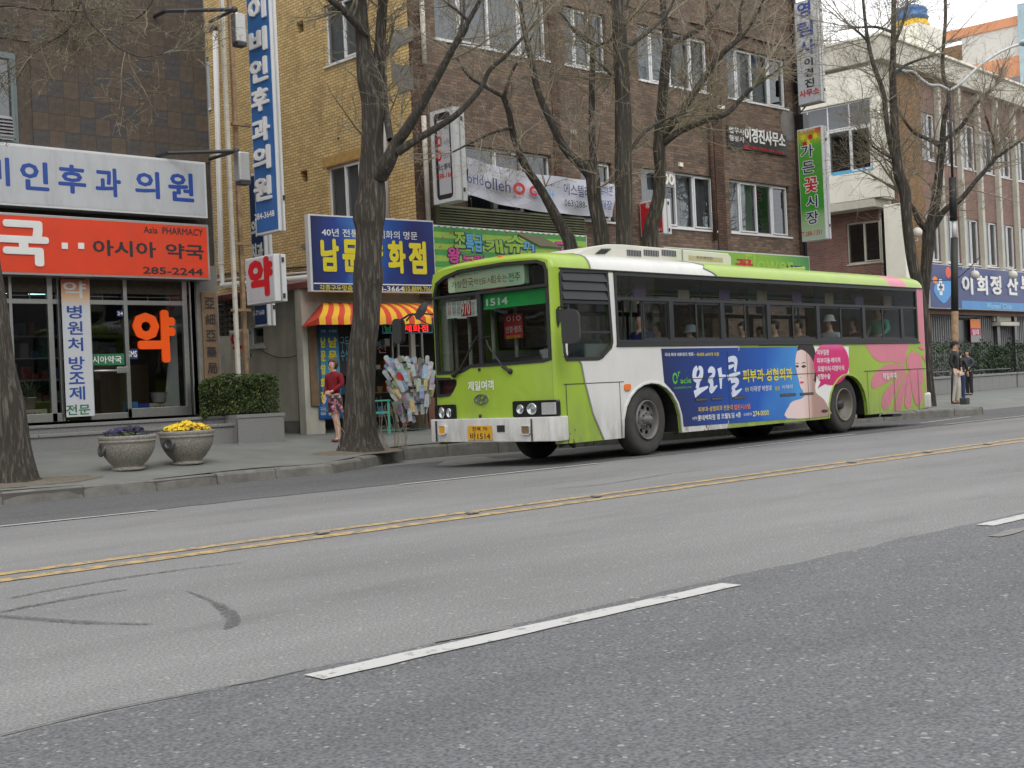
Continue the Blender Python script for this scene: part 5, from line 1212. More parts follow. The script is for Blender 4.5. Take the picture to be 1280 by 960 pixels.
# banner: a sheet sagging between its ropes
bnr = thing('telecom_banner', 'long sagging white fabric banner with blue and red lettering on the brown brick wall', 'banner', (*onY(584, 250, YF - .25)[:2], 4.4))
GB = FY(YF - .25); nx_ = 44; M2 = MB(); vs_ = []
top = spline([(*loc2(GB, x, y), 0) for x, y in ((583, 197), (620, 207), (660, 216), (700, 221), (740, 226), (768, 230))], 9)
bot = spline([(*loc2(GB, x, y), 0) for x, y in ((585, 243), (620, 254), (660, 262), (700, 267), (740, 270), (767, 271))], 9)
ny_ = 6
for i in range(len(top)):
 for j in range(ny_ + 1):
  p = top[i].lerp(bot[i], j / ny_); wv = .035 * math.sin(i * .55 + j * .9) + .03 * noise.noise(Vector((i * .25, j * .9, 0)))
  vs_.append((p.x, p.y, wv))
M2.add(vs_, [(i * (ny_ + 1) + j, i * (ny_ + 1) + j + 1, (i + 1) * (ny_ + 1) + j + 1, (i + 1) * (ny_ + 1) + j) for i in range(len(top) - 1) for j in range(ny_)], GB)
M2.build('fabric', mat('white banner cloth', (.52, .53, .6), .8, 0, .05), bnr, world=True, sm=True)
GB2 = up(GB, .09)
for tx, x, y, w_, h_, c, sl in (('orld', 594, 224, 20, 12, 'ink_blue', -.06), ('olleh', 622, 231, 32, 15, 'ink_navy', -.06), ('LG U+', 682, 242, 22, 14, 'ink_sky', -.04), ('에스텔레콤', 726, 239, 42, 15, 'ink_navy', -.03), ('063)288-1661', 727, 257, 42, 11, 'ink_black', -.02), ('휴대폰', 758, 238, 16, 12, 'ink_blue', -.02), ('매장', 758, 256, 14, 12, 'ink_blue', -.02)):
 px_text(tx, GB2, x, y, w_, h_, M_[c], bnr, bold=.01, base=0, depth=.002, slope=sl)
for x, y, r0 in ((649, 236, .14), (668, 239, .12)):
 c = loc2(GB2, x, y); m = MB(); panel(m, ellipse(c[0], c[1], r0 * 1.3, r0, 20), [ellipse(c[0], c[1], r0 * .7, r0 * .45, 20)], GB2, 0, .002); m.build('red_ring', M_['ink_red'], bnr, world=1)
# green striped cartoon-lettered board
GG = FY(YF - .3)
a = loc2(GG, 541.5, 330); b = loc2(GG, 720, 288)
zt_ = loc2(GG, 630, 287)[1]; zb_g = loc2(GG, 560, 350)[1]
t = thing('green_striped_signboard', 'green striped board with big pink and blue cartoon letters above the bus front roof', 'sign', (a[0], YF - .3, zb_g))
m = MB(); m.box(a[0], zb_g, -.25, b[0] + .35, zt_, 0, GG); m.build('cabinet', M_['white'], t, world=True, bevel=.01)
nst = 9; sg = [mat('mid green print', srgb(70, 150, 70), .5), mat('light green print', srgb(150, 185, 70), .5)]
for k in range(nst):
 z0 = zb_g + .02 + (zt_ - zb_g - .04) * k / nst; z1 = zb_g + .02 + (zt_ - zb_g - .04) * (k + 1) / nst
 m = MB(); m.box(a[0] + .03, z0, .001, b[0] + .32, z1, .004, GG); m.build('green_stripe', sg[k % 2], t, world=1)
for k in range(30):
 x = a[0] + .05 + k * .17
 if x < b[0] + .25:
  m = MB(); m.box(x, zt_ - .04, .006, x + .1, zt_ - .005, .012, GG); m.build('edge_light', M_['ink_white'], t, world=1)
for k in range(9):
 z = zb_g + .06 + k * .14;
 if z < zt_ - .08: m = MB(); m.box(a[0] + .015, z, .006, a[0] + .045, z + .08, .012, GG); m.build('edge_light', M_['ink_white'], t, world=1)
lim = mat('lime letters', srgb(150, 190, 60), .5)
for tx, x, y, w_, h_, c, sh_ in (('왕', 567, 319, 16, 20, 'ink_pink', 0), ('조', 574, 300, 14, 20, lim, 0), ('특급', 592, 304, 21, 22, 'ink_sky', 0), ('도리', 590, 324, 26, 11, 'ink_pink', 0), ('캐', 617, 308, 22, 17, lim, -.1), ('슈', 643, 305, 24, 22, lim, .15), ('퍼', 660, 308, 14, 14, 'ink_sky', 0), ('고', 703, 311, 22, 16, 'ink_pink', 0)):
 mt = M_[c] if isinstance(c, str) else c
 px_text(tx, GG, x + .4, y + .6, w_ + 2.5, h_ + 2.5, M_['ink_navy'], t, 'letter_outline', bold=.1, base=.008, depth=.003, shear=sh_)
 px_text(tx, GG, x, y, w_, h_, mt, t, bold=.055, base=.014, depth=.004, shear=sh_)
for x, y in ((553, 297), (563, 291), (605, 287), (633, 291), (550, 308), (652, 290), (682, 292), (700, 294)):
 px_text('ㅅ', GG, x, y, 5, 5, M_['ink_red'], t, 'red_flourish', bold=.0, base=.006, depth=.002)
# second green board further right
c0 = loc2(GG, 830, 316); c1 = loc2(GG, 1012, 331); zt2 = loc2(GG, 930, 315)[1]; zb2 = loc2(GG, 930, 345)[1]
t = thing('green_shop_board', 'plain green shop board with pale letters seen over the bus roof', 'sign', (c0[0], YF - .3, zb2))
m = MB(); m.box(c0[0], zb2, -.25, c1[0], zt2, 0, GG); m.build('cabinet', M_['white'], t, world=1)
gm2 = grad_mat('green to lime print', [(0, srgb(128, 168, 60)), (.6, srgb(128, 178, 60)), (.8, srgb(70, 150, 70)), (1, srgb(60, 140, 70))], 0, 0, 7.5, .5)
m = MB(); m.box(c0[0] + .03, zb2 + .03, .001, c1[0] - .03, zt2 - .03, .006, GG); m.build('face_panel', gm2, t, world=1)
px_text('Flower', GG, 962, 330, 60, 22, lim, t, bold=.02, base=.008, depth=.002)
px_text('꽃', GG, 930, 331, 22, 14, M_['ink_red'], t, bold=.05, base=.01, depth=.004); px_text('시장', GG, 992, 337, 24, 11, M_['ink_navy'], t, bold=.05, base=.01, depth=.004)
# black office board
GK = FY(YF - .06); a = loc2(GK, 910, 170); b = loc2(GK, 983, 170); zt_ = loc2(GK, 946, 163)[1]; zb_k = loc2(GK, 946, 189)[1]
t = signbox('office_signboard', 'black signboard with white Korean letters between the top and middle windows', FY(YF - .002), a[0], zb_k, b[0], zt_, .058, mat('black sign face', (.022, .02, .022), .5, 0, .1), M_['darksteel'], fw=.03)
px_text('이경진사무소', GK, 956, 172, 50, 18, M_['ink_white'], t, bold=.04, base=.006, depth=.02)
px_text('법무사', GK, 920.5, 163.5, 19, 8, M_['ink_white'], t, bold=.03, base=.006, depth=.008); px_text('행정사', GK, 920.5, 173.5, 19, 7, M_['ink_white'], t, bold=.03, base=.006, depth=.008)
px_text('☎ 284-7895·284-2003', GK, 955, 187, 50, 5, M_['ink_red'], t, bold=.02, base=.006, depth=.004)
# round cafe emblem and red notice board by the middle windows
p = loc2(FY(YF - .12), 835, 224); t = thing('emblem_board', 'small cream emblem board at the left of the middle row window', 'sign', (p[0], YF - .12, p[1]))
GE = FY(YF - .12); m = MB(); m.box(p[0] - .22, p[1] - .2, -.1, p[0] + .22, p[1] + .2, 0, GE); m.build('board', M_['ink_grey'], t, world=1)
for dx in (-.1, .12):
 m = MB(); panel(m, ellipse(p[0] + dx, p[1], .1, .14, 14), [ellipse(p[0] + dx, p[1], .05, .08, 14)], GE, .001, .02); m.build('emblem_ring', M_['cream'], t, world=1)
t, Fm, X0, X1, far, zb, zt = proj_sign('red projecting sign with white letters behind the right tree stem', 800, 829, 839, 248, 292, 19.7, M_['ink_red'])
px_text('휴대폰', Fm, 816, 256, 18, 7, M_['ink_white'], t, bold=.03, base=.007, depth=.003)
px_text('288-1661', Fm, 818, 288, 18, 4, M_['ink_white'], t, bold=.02, base=.007, depth=.003)
# two tall signs at the right end of the brick building
sc_m = grad_mat('white to grey sign face', [(0, (.5, .52, .56)), (1, (.6, .61, .63))], 2, 0, 3, .4)
t, Fm, X0, X1, far, zb, zt = proj_sign('tall white sign with blue, black and red letters high on the brick building corner', 994.5, 1024, 1030, -3, 126, 19.3, sc_m, edge=M_['steel'])
for ch, x, y, w_, h_, c in (('영', 1005, 12, 17, 20, 'ink_blue'), ('림', 1006.5, 36, 20, 19, 'ink_blue'), ('사', 1009, 59, 21, 19, 'ink_blue'), ('이', 1011, 77.5, 11, 10, 'ink_black'), ('경', 1011.5, 90.5, 11, 11, 'ink_black'), ('진', 1012.5, 103.5, 12, 11, 'ink_black'), ('사무소', 1012, 115.5, 25, 9, 'ink_red')):
 px_text(ch, Fm, x, y, w_, h_, M_[c], t, bold=.045, base=.007, depth=.008, slope=-.0)
gf = grad_mat('green flower shop print', [(0, srgb(170, 190, 170)), (.18, srgb(150, 185, 130)), (.3, srgb(60, 150, 50)), (.8, srgb(80, 165, 50)), (.9, srgb(170, 180, 60)), (1, srgb(190, 60, 60))], 2, 0, 3.0, .4, .6)
t, Fm, X0, X1, far, zb, zt = proj_sign('tall green sign with navy and red letters and painted flowers below the white corner sign', 999, 1030, 1036.5, 157, 298, 19.3, gf)
for ch, x, y, w_, h_, c in (('가', 1009, 189, 16, 16, 'ink_navy'), ('든', 1010.5, 209, 15, 15, 'ink_navy'), ('꽃', 1014, 231, 17, 19, 'ink_red'), ('시', 1015, 252, 14, 15, 'ink_navy'), ('장', 1016, 272, 15, 16, 'ink_navy')):
 px_text(ch, Fm, x, y, w_ + 2, h_ + 2, M_['ink_white'], t, 'letter_outline', bold=.1, base=.007, depth=.002); px_text(ch, Fm, x, y, w_, h_, M_[c], t, bold=.03, base=.011, depth=.003)
px_text('T.288-1351', Fm, 1015, 291.5, 25, 6, M_['ink_red'], t, bold=.01, base=.007, depth=.002)
px_text('꽃바구니', Fm, 1009, 163, 18, 4, M_['ink_white'], t, bold=.01, base=.007, depth=.002)
r9 = random.Random(2)
for x, y, c in ((1004, 172, 'ink_yellow'), (1010, 178, 'ink_yellow'), (1013, 171, 'ink_red'), (1006, 180, 'ink_red'), (1019, 170, 'ink_yellow')):
 q = loc2(Fm, x, y); m = MB()
 pts = [(q[0] + .11 * (1 if k % 2 else .5) * math.cos(k * math.pi / 6), q[1] + .11 * (1 if k % 2 else .5) * math.sin(k * math.pi / 6)) for k in range(12)]
 m.prism(pts, .007, .009, Fm); m.build('printed_flower', M_[c], t, world=1)
# steel brackets that hold the corner signs
for zz, lab in ((11.2, 'upper steel bracket behind the white corner sign'), (8.9, 'lower steel bracket behind the white corner sign')):
 b_ = thing('sign_bracket', lab, 'bracket', (XR - .1, YF, zz)); m = MB(); m.tube([(XR - .1, YF, zz), (XR - .1, 19.6, zz)], .03, 6); m.tube([(XR - .1, YF, zz - .5), (XR - .1, 19.8, zz)], .02, 6); m.build('bar', M_['darksteel'], b_, world=1)
# clinic sign
GC = CF(-.3)
a = loc2(GC, 1162, 358); xe_ = fins[-1]
zt_c, zb_c = loc2(GC, 1220, 334.5)[1], loc2(GC, 1220, 387)[1]
t = thing('womens_clinic_signboard', 'wide dark blue clinic signboard with white letters and a cross at the right edge', 'sign', tuple(GC @ Vector((a[0], zb_c, 0))), CR)
m = MB(); m.box(a[0], zb_c, -.25, xe_, zt_c, 0, GC); m.build('cabinet', M_['white'], t, world=1)
m = MB(); m.box(a[0] + .02, zb_c + .02, .001, xe_, zt_c - .02, .006, GC); m.build('face_panel', mat('dark blue sign face', srgb(34, 52, 112), .4, 0, .05), t, world=1)
x2 = loc2(GC, 1202, 380)[0]; z2 = loc2(GC, 1220, 376.5)[1]
m = MB(); m.box(x2, zb_c + .02, .008, xe_, z2, .011, GC); m.build('light_blue_band', mat('light blue print', srgb(50, 130, 190), .4), t, world=1)
def disc(px, py, rx, ry, mt, nm, b0):
 c = loc2(GC, px, py); e = loc2(GC, px + rx, py); f_ = loc2(GC, px, py - ry); m = MB(); m.prism(ellipse(c[0], c[1], e[0] - c[0], f_[1] - c[1], 24), b0, b0 + .002, GC); m.build(nm, mt, t, world=1)
disc(1168.5, 350, 3, 4.5, M_['ink_orange'], 'orange_dot', .008); disc(1185, 340.5, 3.4, 7, mat('red orange print', srgb(215, 80, 55), .4), 'orange_dot', .008)
hb_ = mat('sky blue print', srgb(56, 140, 205), .4)
c = [loc2(GC, *p) for p in ((1167, 360), (1169, 368), (1175, 376), (1180, 379), (1185, 374), (1190, 364), (1190.5, 355), (1186, 350), (1179, 350), (1172, 352))]
m = MB(); m.prism([(p.x, p.y) for p in spline([(q[0], q[1], 0) for q in c], 4, True)], .010, .012, GC); m.build('blue_heart', hb_, t, world=1)
for k, (s1_, mt) in enumerate(((1.0, M_['ink_white']), (.55, M_['ink_navy']))):
 c = loc2(GC, 1175.5, 359); u1 = .3 * s1_; m = MB(); wv = .12 if k == 0 else .045
 m.prism([(c[0] + x, c[1] + y) for x, y in ((-wv, -u1), (wv, -u1), (wv, -wv), (u1, -wv), (u1, wv), (wv, wv), (wv, u1), (-wv, u1), (-wv, wv), (-u1, wv), (-u1, -wv), (-wv, -wv))], .014 + k * .003, .016 + k * .003, GC); m.build('cross', mt, t, world=1)
for ch, x, y in (('이', 1208.5, 356), ('희', 1227, 356.5), ('정', 1244, 356.5), ('산', 1265, 357), ('부', 1282, 357.5), ('인', 1300, 358), ('과', 1318, 358)):
 px_text(ch, GC, x, y, 13.5, 24, M_['ink_white'], t, bold=.05, base=.008, depth=.03)
px_text("Women' Clinic", GC, 1249, 382.5, 32, 7, mat('pale blue letters', srgb(150, 200, 225), .5), t, bold=.01, base=.012, depth=.002)
# rental poster by the clinic door
GP = CF(.2); a = loc2(GP, 1214, 428); b = loc2(GP, 1225, 399); t = thing('rental_poster', 'magenta and orange poster beside the dark clinic door', 'poster', tuple(GP @ Vector((a[0], a[1], 0))), CR)
m = MB(); m.box(a[0], a[1], -.02, b[0], b[1], 0, GP); m.build('sheet', mat('magenta print', srgb(170, 40, 90), .5), t, world=1)
m = MB(); m.box(a[0], loc2(GP, 1219, 410)[1], .001, b[0], b[1], .004, GP); m.build('orange_top', M_['ink_orange'], t, world=1)
px_text('임대', GP, 1219.5, 415, 8, 7, M_['ink_white'], t, bold=.04, base=.002, depth=.002); m = MB(); m.box(a[0], a[1], .001, b[0], a[1] + .28, .003, GP); m.build('grey_foot', M_['ink_grey'], t, world=1)
# ================================================================== the bus
BX, BY_, BYAW = 14.106, 12.167, R(3.32)
BM = Matrix.Translation((BX, BY_, 0)) @ Matrix.Rotation(BYAW, 4, 'Z')
bus = thing('city_bus', 'lime green and white city bus with a blue side advert and open roof hatch', 'bus', (BX, BY_, 0), BYAW)
SM = BM @ frame((0, 0, 0), (1, 0, 0)); UF = -1.87; FM = BM @ frame((UF, 0, 0), (0, -1, 0))
S = lambda x, y: loc2(SM, x, y)
Fq = lambda x, y: loc2(FM, x, y)
Mg = mat('lime green bus paint', srgb(152, 182, 56), .36, 0, .08, 1.2, dirt=.25, dirtcol=srgb(108, 122, 60), streak=1.5, coat=.3, skirt=1.0)
Mw = mat('white bus paint', (.68, .685, .67), .38, 0, .05, 1.2, dirt=.28, dirtcol=(.4, .38, .34), streak=1.5, coat=.25, skirt=.9)
Mp = mat('pink bus paint', srgb(212, 122, 142), .4, 0, .07, 1.2, dirt=.3, dirtcol=srgb(176, 110, 116), streak=2, coat=.2, skirt=1.1)
Mf = mat('dark grey window frame', (.022, .024, .028), .45, .2, .1)
Ms = mat('dark seam', (.05, .05, .045), .8)
Mi = mat('beige bus interior', (.42, .42, .38), .8, 0, .1)
W_, ZG, ZB = 2.43, 2.68, .29            # width, gutter height, skirt height
RC = .09
def arch(cx, cz, rx, top, n=12):
 """wheel arch cut from the skirt line, right to left"""
 return [(cx + rx * math.cos(t), ZB + (top - ZB) * math.sin(t) ** .8 if math.sin(t) > 0 else ZB) for t in [math.pi * k / n for k in range(n + 1)]]
a1 = arch(.19, 0, .7, 1.05); a2 = arch(5.97, 0, .69, 1.03)
UR = 9.2
outer = [(UF + RC, ZB)] + a1[::-1] + a2[::-1] + [(UR - RC, ZB + .02), (UR - RC, ZG), (UF + RC, ZG)]
drv = [(-1.70, 1.52), (-1.66, 1.44), (-1.0, 1.44), (-.92, 1.46), (-.72, 1.6), (-.69, 1.66), (-.74, 2.64), (-1.68, 2.62), (-1.72, 2.58)]
WB, WT, WL, WR = 1.665, 2.62, -.56, 8.84
band = [(WL, WT), (WL + .06, WB), (WR, WB), (WR, WT)]
def side_fn(x, y, d): return (x, y, d)
def both(fn_build):
 fn_build(SM, 1); fn_build(BM @ frame((0, W_, 0), (-1, 0, 0)), -1)
m = MB(); panel(m, outer, [drv, band], SM, -.05, 0); m.build('near_side', Mg, bus, world=1)
FARM = BM @ frame((0, W_, 0), (-1, 0, 0))
mir = lambda P: [(-x, y) for x, y in P]
m = MB(); panel(m, mir(outer), [mir(band), mir([(-1.6, .5), (-.85, .5), (-.85, 2.55), (-1.6, 2.55)])], FARM, -.05, 0); m.build('far_side', Mg, bus, world=1)
# corner posts (quarter round)
def corner(cu, cv, a0, mt, z0=ZB, z1=ZG):
 m = MB(); n = 8
 vs_ = []
 for z in (z0, z1):
  for k in range(n + 1):
   t = a0 + math.pi / 2 * k / n; vs_.append((cu + RC * math.cos(t), cv + RC * math.sin(t), z))
 m.add(vs_, [(k, k + 1, n + 2 + k, n + 1 + k) for k in range(n)], BM); m.build('corner_post', mt, bus, world=True, sm=True)
corner(UF + RC, RC, math.pi, Mg); corner(UF + RC, W_ - RC, math.pi / 2, Mg, ZB, ZG); corner(UR - RC, RC, -math.pi / 2, Mp); corner(UR - RC, W_ - RC, 0, Mg)
# front with windscreen opening; gently bowed
bow = lambda v: .05 * (1 - ((v - W_ / 2) / (W_ / 2)) ** 2)
def front_fn(x, y, d): return (x, y, d + bow(-x))
ws_px = [(542, 468), (578, 465.5), (583, 463), (591, 458.4), (640, 455), (680, 451.8), (690, 449), (694, 444), (694.6, 434), (690.5, 350), (687, 337), (681, 329), (672, 325.5), (632, 328), (576, 338.5), (556, 347), (546, 355), (542, 368), (540.5, 420)]
ws = [Fq(*p) for p in ws_px]; ws = [(max(-W_ + .07, min(-.045, x)), y) for x, y in ws]
def offs(P, d):
 n = len(P); o_ = []
 A_ = sum(P[i][0] * P[(i + 1) % n][1] - P[(i + 1) % n][0] * P[i][1] for i in range(n)); s = 1 if A_ > 0 else -1
 for i in range(n):
  p0, p1, p2 = Vector(P[i - 1]), Vector(P[i]), Vector(P[(i + 1) % n])
  e1 = (p1 - p0).normalized(); e2 = (p2 - p1).normalized(); n1 = Vector((e1.y, -e1.x)) * s; n2 = Vector((e2.y, -e2.x)) * s
  b = n1 + n2; b = b / max(.5, b.dot(n1)) if b.length > 1e-6 else n1
  o_.append(tuple(p1 + b * d))
 return o_
dwin = [Fq(*p) for p in ((543, 495), (562, 494), (568, 491), (573, 481), (573, 475.5), (570, 473.5), (543, 474))]; dwin = [(max(-W_ + .1, x), y) for x, y in dwin]
sec = [(0, 0), (.012, .05), (.04, .11), (.09, .165), (.17, .205), (.3, .235), (.6, .26), (1.215, .275)]
sec = sec + [(W_ - v, z) for v, z in sec[-2::-1]]; H0 = .62
def prof(v):
 for (a, za), (b, zb_) in zip(sec, sec[1:]):
  if a <= v <= b: return ZG + H0 * (za + (zb_ - za) * (v - a) / (b - a))
 return ZG
tops = [(-v, prof(v)) for v in (RC, .17, .3, .6, .9, 1.215, 1.53, 1.83, 2.13, 2.26, W_ - RC)]
fo = [(-W_ + RC, .55), (-RC, .55)] + tops
ws_in = [(max(-W_ + RC + .012, min(-RC - .012, x)), y) for x, y in ws]; ws_in = [(x, min(y, prof(-x) - .035)) for x, y in ws_in]
m = MB(); panel(m, fo, [ws_in, dwin], FM, -.05, 0, sub=2, fn=front_fn); m.build('front_panel', Mg, bus, world=1)
m = MB(); panel(m, offs(ws_in, .014), [offs(ws_in, -.032)], FM, -.04, .012, sub=1, fn=front_fn); m.build('windscreen_gasket', M_['black'], bus, world=1)
# header, bars
zbar = Fq(610, 365.5)[1]
m = MB(); hd = [p for p in ws_in if p[1] > zbar + .05]
hd = [(ws_in[-1][0], zbar)] + [(-RC - .02, zbar)] + [p for p in ws_in[9:18] if p[1] > zbar]
m = MB(); m.box(-W_ + .1, zbar - .02, -.03, -.1, zbar + .02, .014 + .04, FM); m.build('header_bar', M_['black'], bus, world=True, bevel=.005)
xv = Fq(602.5, 410)[0]; m = MB(); m.box(xv - .03, 1.4, -.02, xv + .03, zbar, .012 + .045, FM); m.build('centre_bar', M_['black'], bus, world=True, bevel=.005)
m = MB(); panel(m, offs(ws_in, -.02), [], FM, -.03, -.022, sub=2, fn=front_fn); m.build('windscreen', M_['windscreen'], bus, world=1)
m = MB(); panel(m, offs(dwin, .02), [offs(dwin, -.02)], FM, -.03, .012 + .015); m.build('door_window_gasket', M_['black'], bus, world=1)
m = MB(); panel(m, dwin, [], FM, -.02, -.012); m.build('door_window_glass', M_['windscreen'], bus, world=1)
# destination box behind the top glass
m = MB(); m.box(-W_ + .12, zbar + .01, -.32, -.12, ZG + .06, -.1, FM); m.build('destination_housing', M_['blackgloss'], bus, world=1)
d0 = Fq(561, 366); d1 = Fq(655, 330)
dx0, dx1 = Fq(560, 350)[0], Fq(655, 342)[0]; dz0, dz1 = Fq(607, 361)[1], min(prof(1.9) - .05, Fq(607, 335.5)[1])
m = MB(); panel(m, rrect(dx0, dz0, dx1, dz1, .03), [], FM, -.1, .0); m.build('destination_board', mat('pale green destination panel', srgb(190, 212, 180), .5, 0, .04), bus, world=1)
DT = up(FM, .002)
for tx, x, y, w_, h_ in (('가장', 571, 356, 13, 8), ('한국', 584.5, 353.5, 14, 12), ('적인', 598, 352, 12, 8), ('도시', 608.5, 350.5, 12, 8), ('힘솟는', 624, 348, 20, 10), ('전주', 643, 346, 15, 11)):
 px_text(tx, DT, x, y, w_, h_, M_['ink_black'], bus, 'destination_lettering', bold=.0, base=.0, depth=.002)
px_text('천년의 비상 전북', DT, 585, 343.5, 25, 3.2, M_['ink_grey'], bus, 'destination_lettering', bold=.0, base=.0, depth=.002)
px_text('●', DT, 567, 345.5, 4, 4, M_['ink_red'], bus, 'red_emblem', bold=0, base=0, depth=.002)
# route number strip and boards behind the glass
GI = up(FM, -.035)
a = loc2(GI, 604.5, 387); b = loc2(GI, 687, 357); zs0 = loc2(GI, 645, 383)[1]; zs1 = loc2(GI, 645, 361)[1]
m = MB(); m.box(a[0], zs0, .0, min(b[0], -.11), zs1, .004, GI); m.build('green_route_strip', mat('bright green vinyl', srgb(30, 165, 80), .5), bus, world=1)
px_text('1514', GI, 621.5, 377, 27, 9.5, M_['ink_white'], bus, 'route_number', bold=.05, base=.005, depth=.003)
a = loc2(GI, 559, 397); b = loc2(GI, 601, 374.5); zc0, zc1 = loc2(GI, 580, 396.5)[1], loc2(GI, 580, 376)[1]
m = MB(); m.box(a[0], zc0, .0, b[0], zc1, .01, GI); m.build('route_board', M_['ink_white'], bus, world=1)
e0, e1 = loc2(GI, 577, 385)[0], loc2(GI, 589.5, 385)[0]
m = MB(); m.box(e0, zc0 + .015, .011, e1, zc1 - .01, .014, GI); m.build('red_number_block', M_['ink_red'], bus, world=1)
px_text('970', GI, 583, 385, 11, 18, M_['ink_white'], bus, 'route_number', bold=.03, base=.015, depth=.002)
for tx, x, h_, w_, c in (('사\n단\n량', 562.5, 17, 4, 'ink_red'), ('전주\n동산\n역전', 568.5, 17, 4.5, 'ink_navy'), ('시외\n교동\n병원', 574, 17, 4, 'ink_navy'), ('남부\n시장\n대학', 592, 17, 4, 'ink_navy'), ('구\n이', 598, 17, 3, 'ink_blue')):
 px_text(tx, GI, x, 386, w_, h_, M_[c], bus, 'route_stops', bold=0, base=.012, depth=.002)
# poster, dashboard, wheel, seats
def ibox(nm, u0, v0, z0, u1, v1, z1, mt, bevel=.0):
 m = MB(); m.box(u0, v0, z0, u1, v1, z1, BM); return m.build(nm, mt, bus, world=True, bevel=bevel)
Mdash = mat('black dashboard', (.02, .02, .022), .6, 0, .2)
ibox('dashboard', UF + .07, .1, 1.0, UF + .62, 1.5, 1.5, Mdash, .06)
ibox('step_well_panel', UF + .07, 1.5, .75, UF + .25, 2.35, 1.28, mat('dark red kick panel', (.09, .015, .02), .6), .02)
m = MB(); P = [BM @ Vector((UF + .75 + .1 * math.sin(t) * .5, .62 + .24 * math.cos(t), 1.6 + .18 * math.sin(t))) for t in [2 * math.pi * k / 20 for k in range(21)]]
m.tube(P, .016, 6, cap=False); m.tube([BM @ Vector((UF + .75, .62, 1.6)), BM @ Vector((UF + .5, .62, 1.3))], .03, 8); m.build('steering_wheel', M_['black'], bus, world=True, sm=True)
GP = up(FM, -.5); a = loc2(GP, 631, 424); b = loc2(GP, 652.5, 391)
m = MB(); m.box(a[0], a[1], -.01, b[0], b[1], 0, GP); m.build('red_poster', mat('red poster', srgb(196, 48, 52), .6), bus, world=1)
px_text('O I O', GP, 642, 398, 18, 7, M_['ink_white'], bus, 'poster_lettering', bold=.03, base=.002, depth=.001); px_text('안경·렌즈', GP, 642, 411.5, 20, 8, M_['ink_white'], bus, 'poster_lettering', bold=.02, base=.002, depth=.001)
px_text('할인판매', GP, 642, 421, 17, 4, M_['ink_yellow'], bus, 'poster_lettering', bold=.02, base=.002, depth=.001)
for v in (1.33, 1.5, 2.28, 1.98):
 m = MB(); m.tube([BM @ Vector((UF + .35 + (v == 1.33) * .3, v, .8)), BM @ Vector((UF + .35 + (v == 1.33) * .3, v, 2.5))], .03, 8); m.build('door_pillar', mat('beige pillar', (.36, .35, .3), .6), bus, world=True, sm=True)
m = MB(); m.box(UF + .12, 2.2, .8, UF + .2, 2.34, 2.45, BM); m.box(UF + .12, 1.7, 2.3, UF + .2, 2.3, 2.42, BM); m.build('door_surround', mat('beige pillar paint', (.36, .35, .3), .6), bus, world=1)
m = MB(); a = loc2(GI, 687, 440); m.box(loc2(GI, 672, 420)[0], 1.45, -.3, loc2(GI, 679, 420)[0], 2.2, -.28, GI); m.build('hanging_curtain', mat('grey curtain', (.3, .32, .36), .8, 0, .2, 4), bus, world=1)
ibox('floor', UF + .3, .66, .72, UR - .1, W_ - .66, .78, mat('bus floor', (.07, .07, .07), .8), 0)
ibox('ceiling', UF + .4, .08, 2.70, UR - .1, W_ - .08, 2.72, Mi, 0)
ibox('rear_wall', UR - .1, .06, .3, UR - .07, W_ - .06, 2.7, Mi, 0)
ibox('inner_skirt', UF + .7, .07, 1.16, UR - .1, .1, 1.64, Mi, 0); ibox('inner_skirt', UF + 1.2, W_ - .1, 1.16, UR - .1, W_ - .07, 1.64, Mi, 0)
Mseat = mat('blue green seat', (.03, .12, .16), .7, 0, .2); Mpole = mat('pale green grab pole', (.2, .32, .27), .4)
def seat(u, v0, v1):
 m = MB(); m.box(u, v0, 1.02, u + .42, v1, 1.12, BM); m.box(u + .38, v0, 1.05, u + .46, v1, 1.72, BM); m.build('seat', Mseat, bus, world=True, bevel=.03)
seat(-.9, .35, .85)
for k in range(9):
 u = .2 + k * .92
 seat(u, .14, .58 if k < 4 else 1.0); seat(u, 1.85 if k < 4 else 1.42, 2.3)
for k, u in enumerate((-.2, .75, 1.7, 2.65, 3.6, 4.5, 5.4, 6.3, 7.2, 8.1)):
 v = .75 if k % 2 else 1.65
 m = MB(); m.tube([BM @ Vector((u, v, .8)), BM @ Vector((u, v, 2.7))], .02, 6); m.build('grab_pole', Mpole, bus, world=True, sm=True)
for v in (.75, 1.65):
 m = MB(); m.tube([BM @ Vector((-.4, v, 2.45)), BM @ Vector((8.8, v, 2.45))], .016, 6); m.build('hand_rail', Mpole, bus, world=True, sm=True)
Mad = [mat('interior card %d' % i, c, .7) for i, c in enumerate(((.32, .1, .14), (.2, .12, .24), (.3, .3, .32), (.35, .3, .2)))]
ri = random.Random(6)
for k in range(16):
 u = -.3 + k * .56; v = .3 if k % 2 else 2.1
 m = MB(); m.box(u, v, 2.3, u + .3, v + .01, 2.3 + ri.uniform(.15, .25), BM); m.build('hanging_card', Mad[k % 4], bus, world=1)
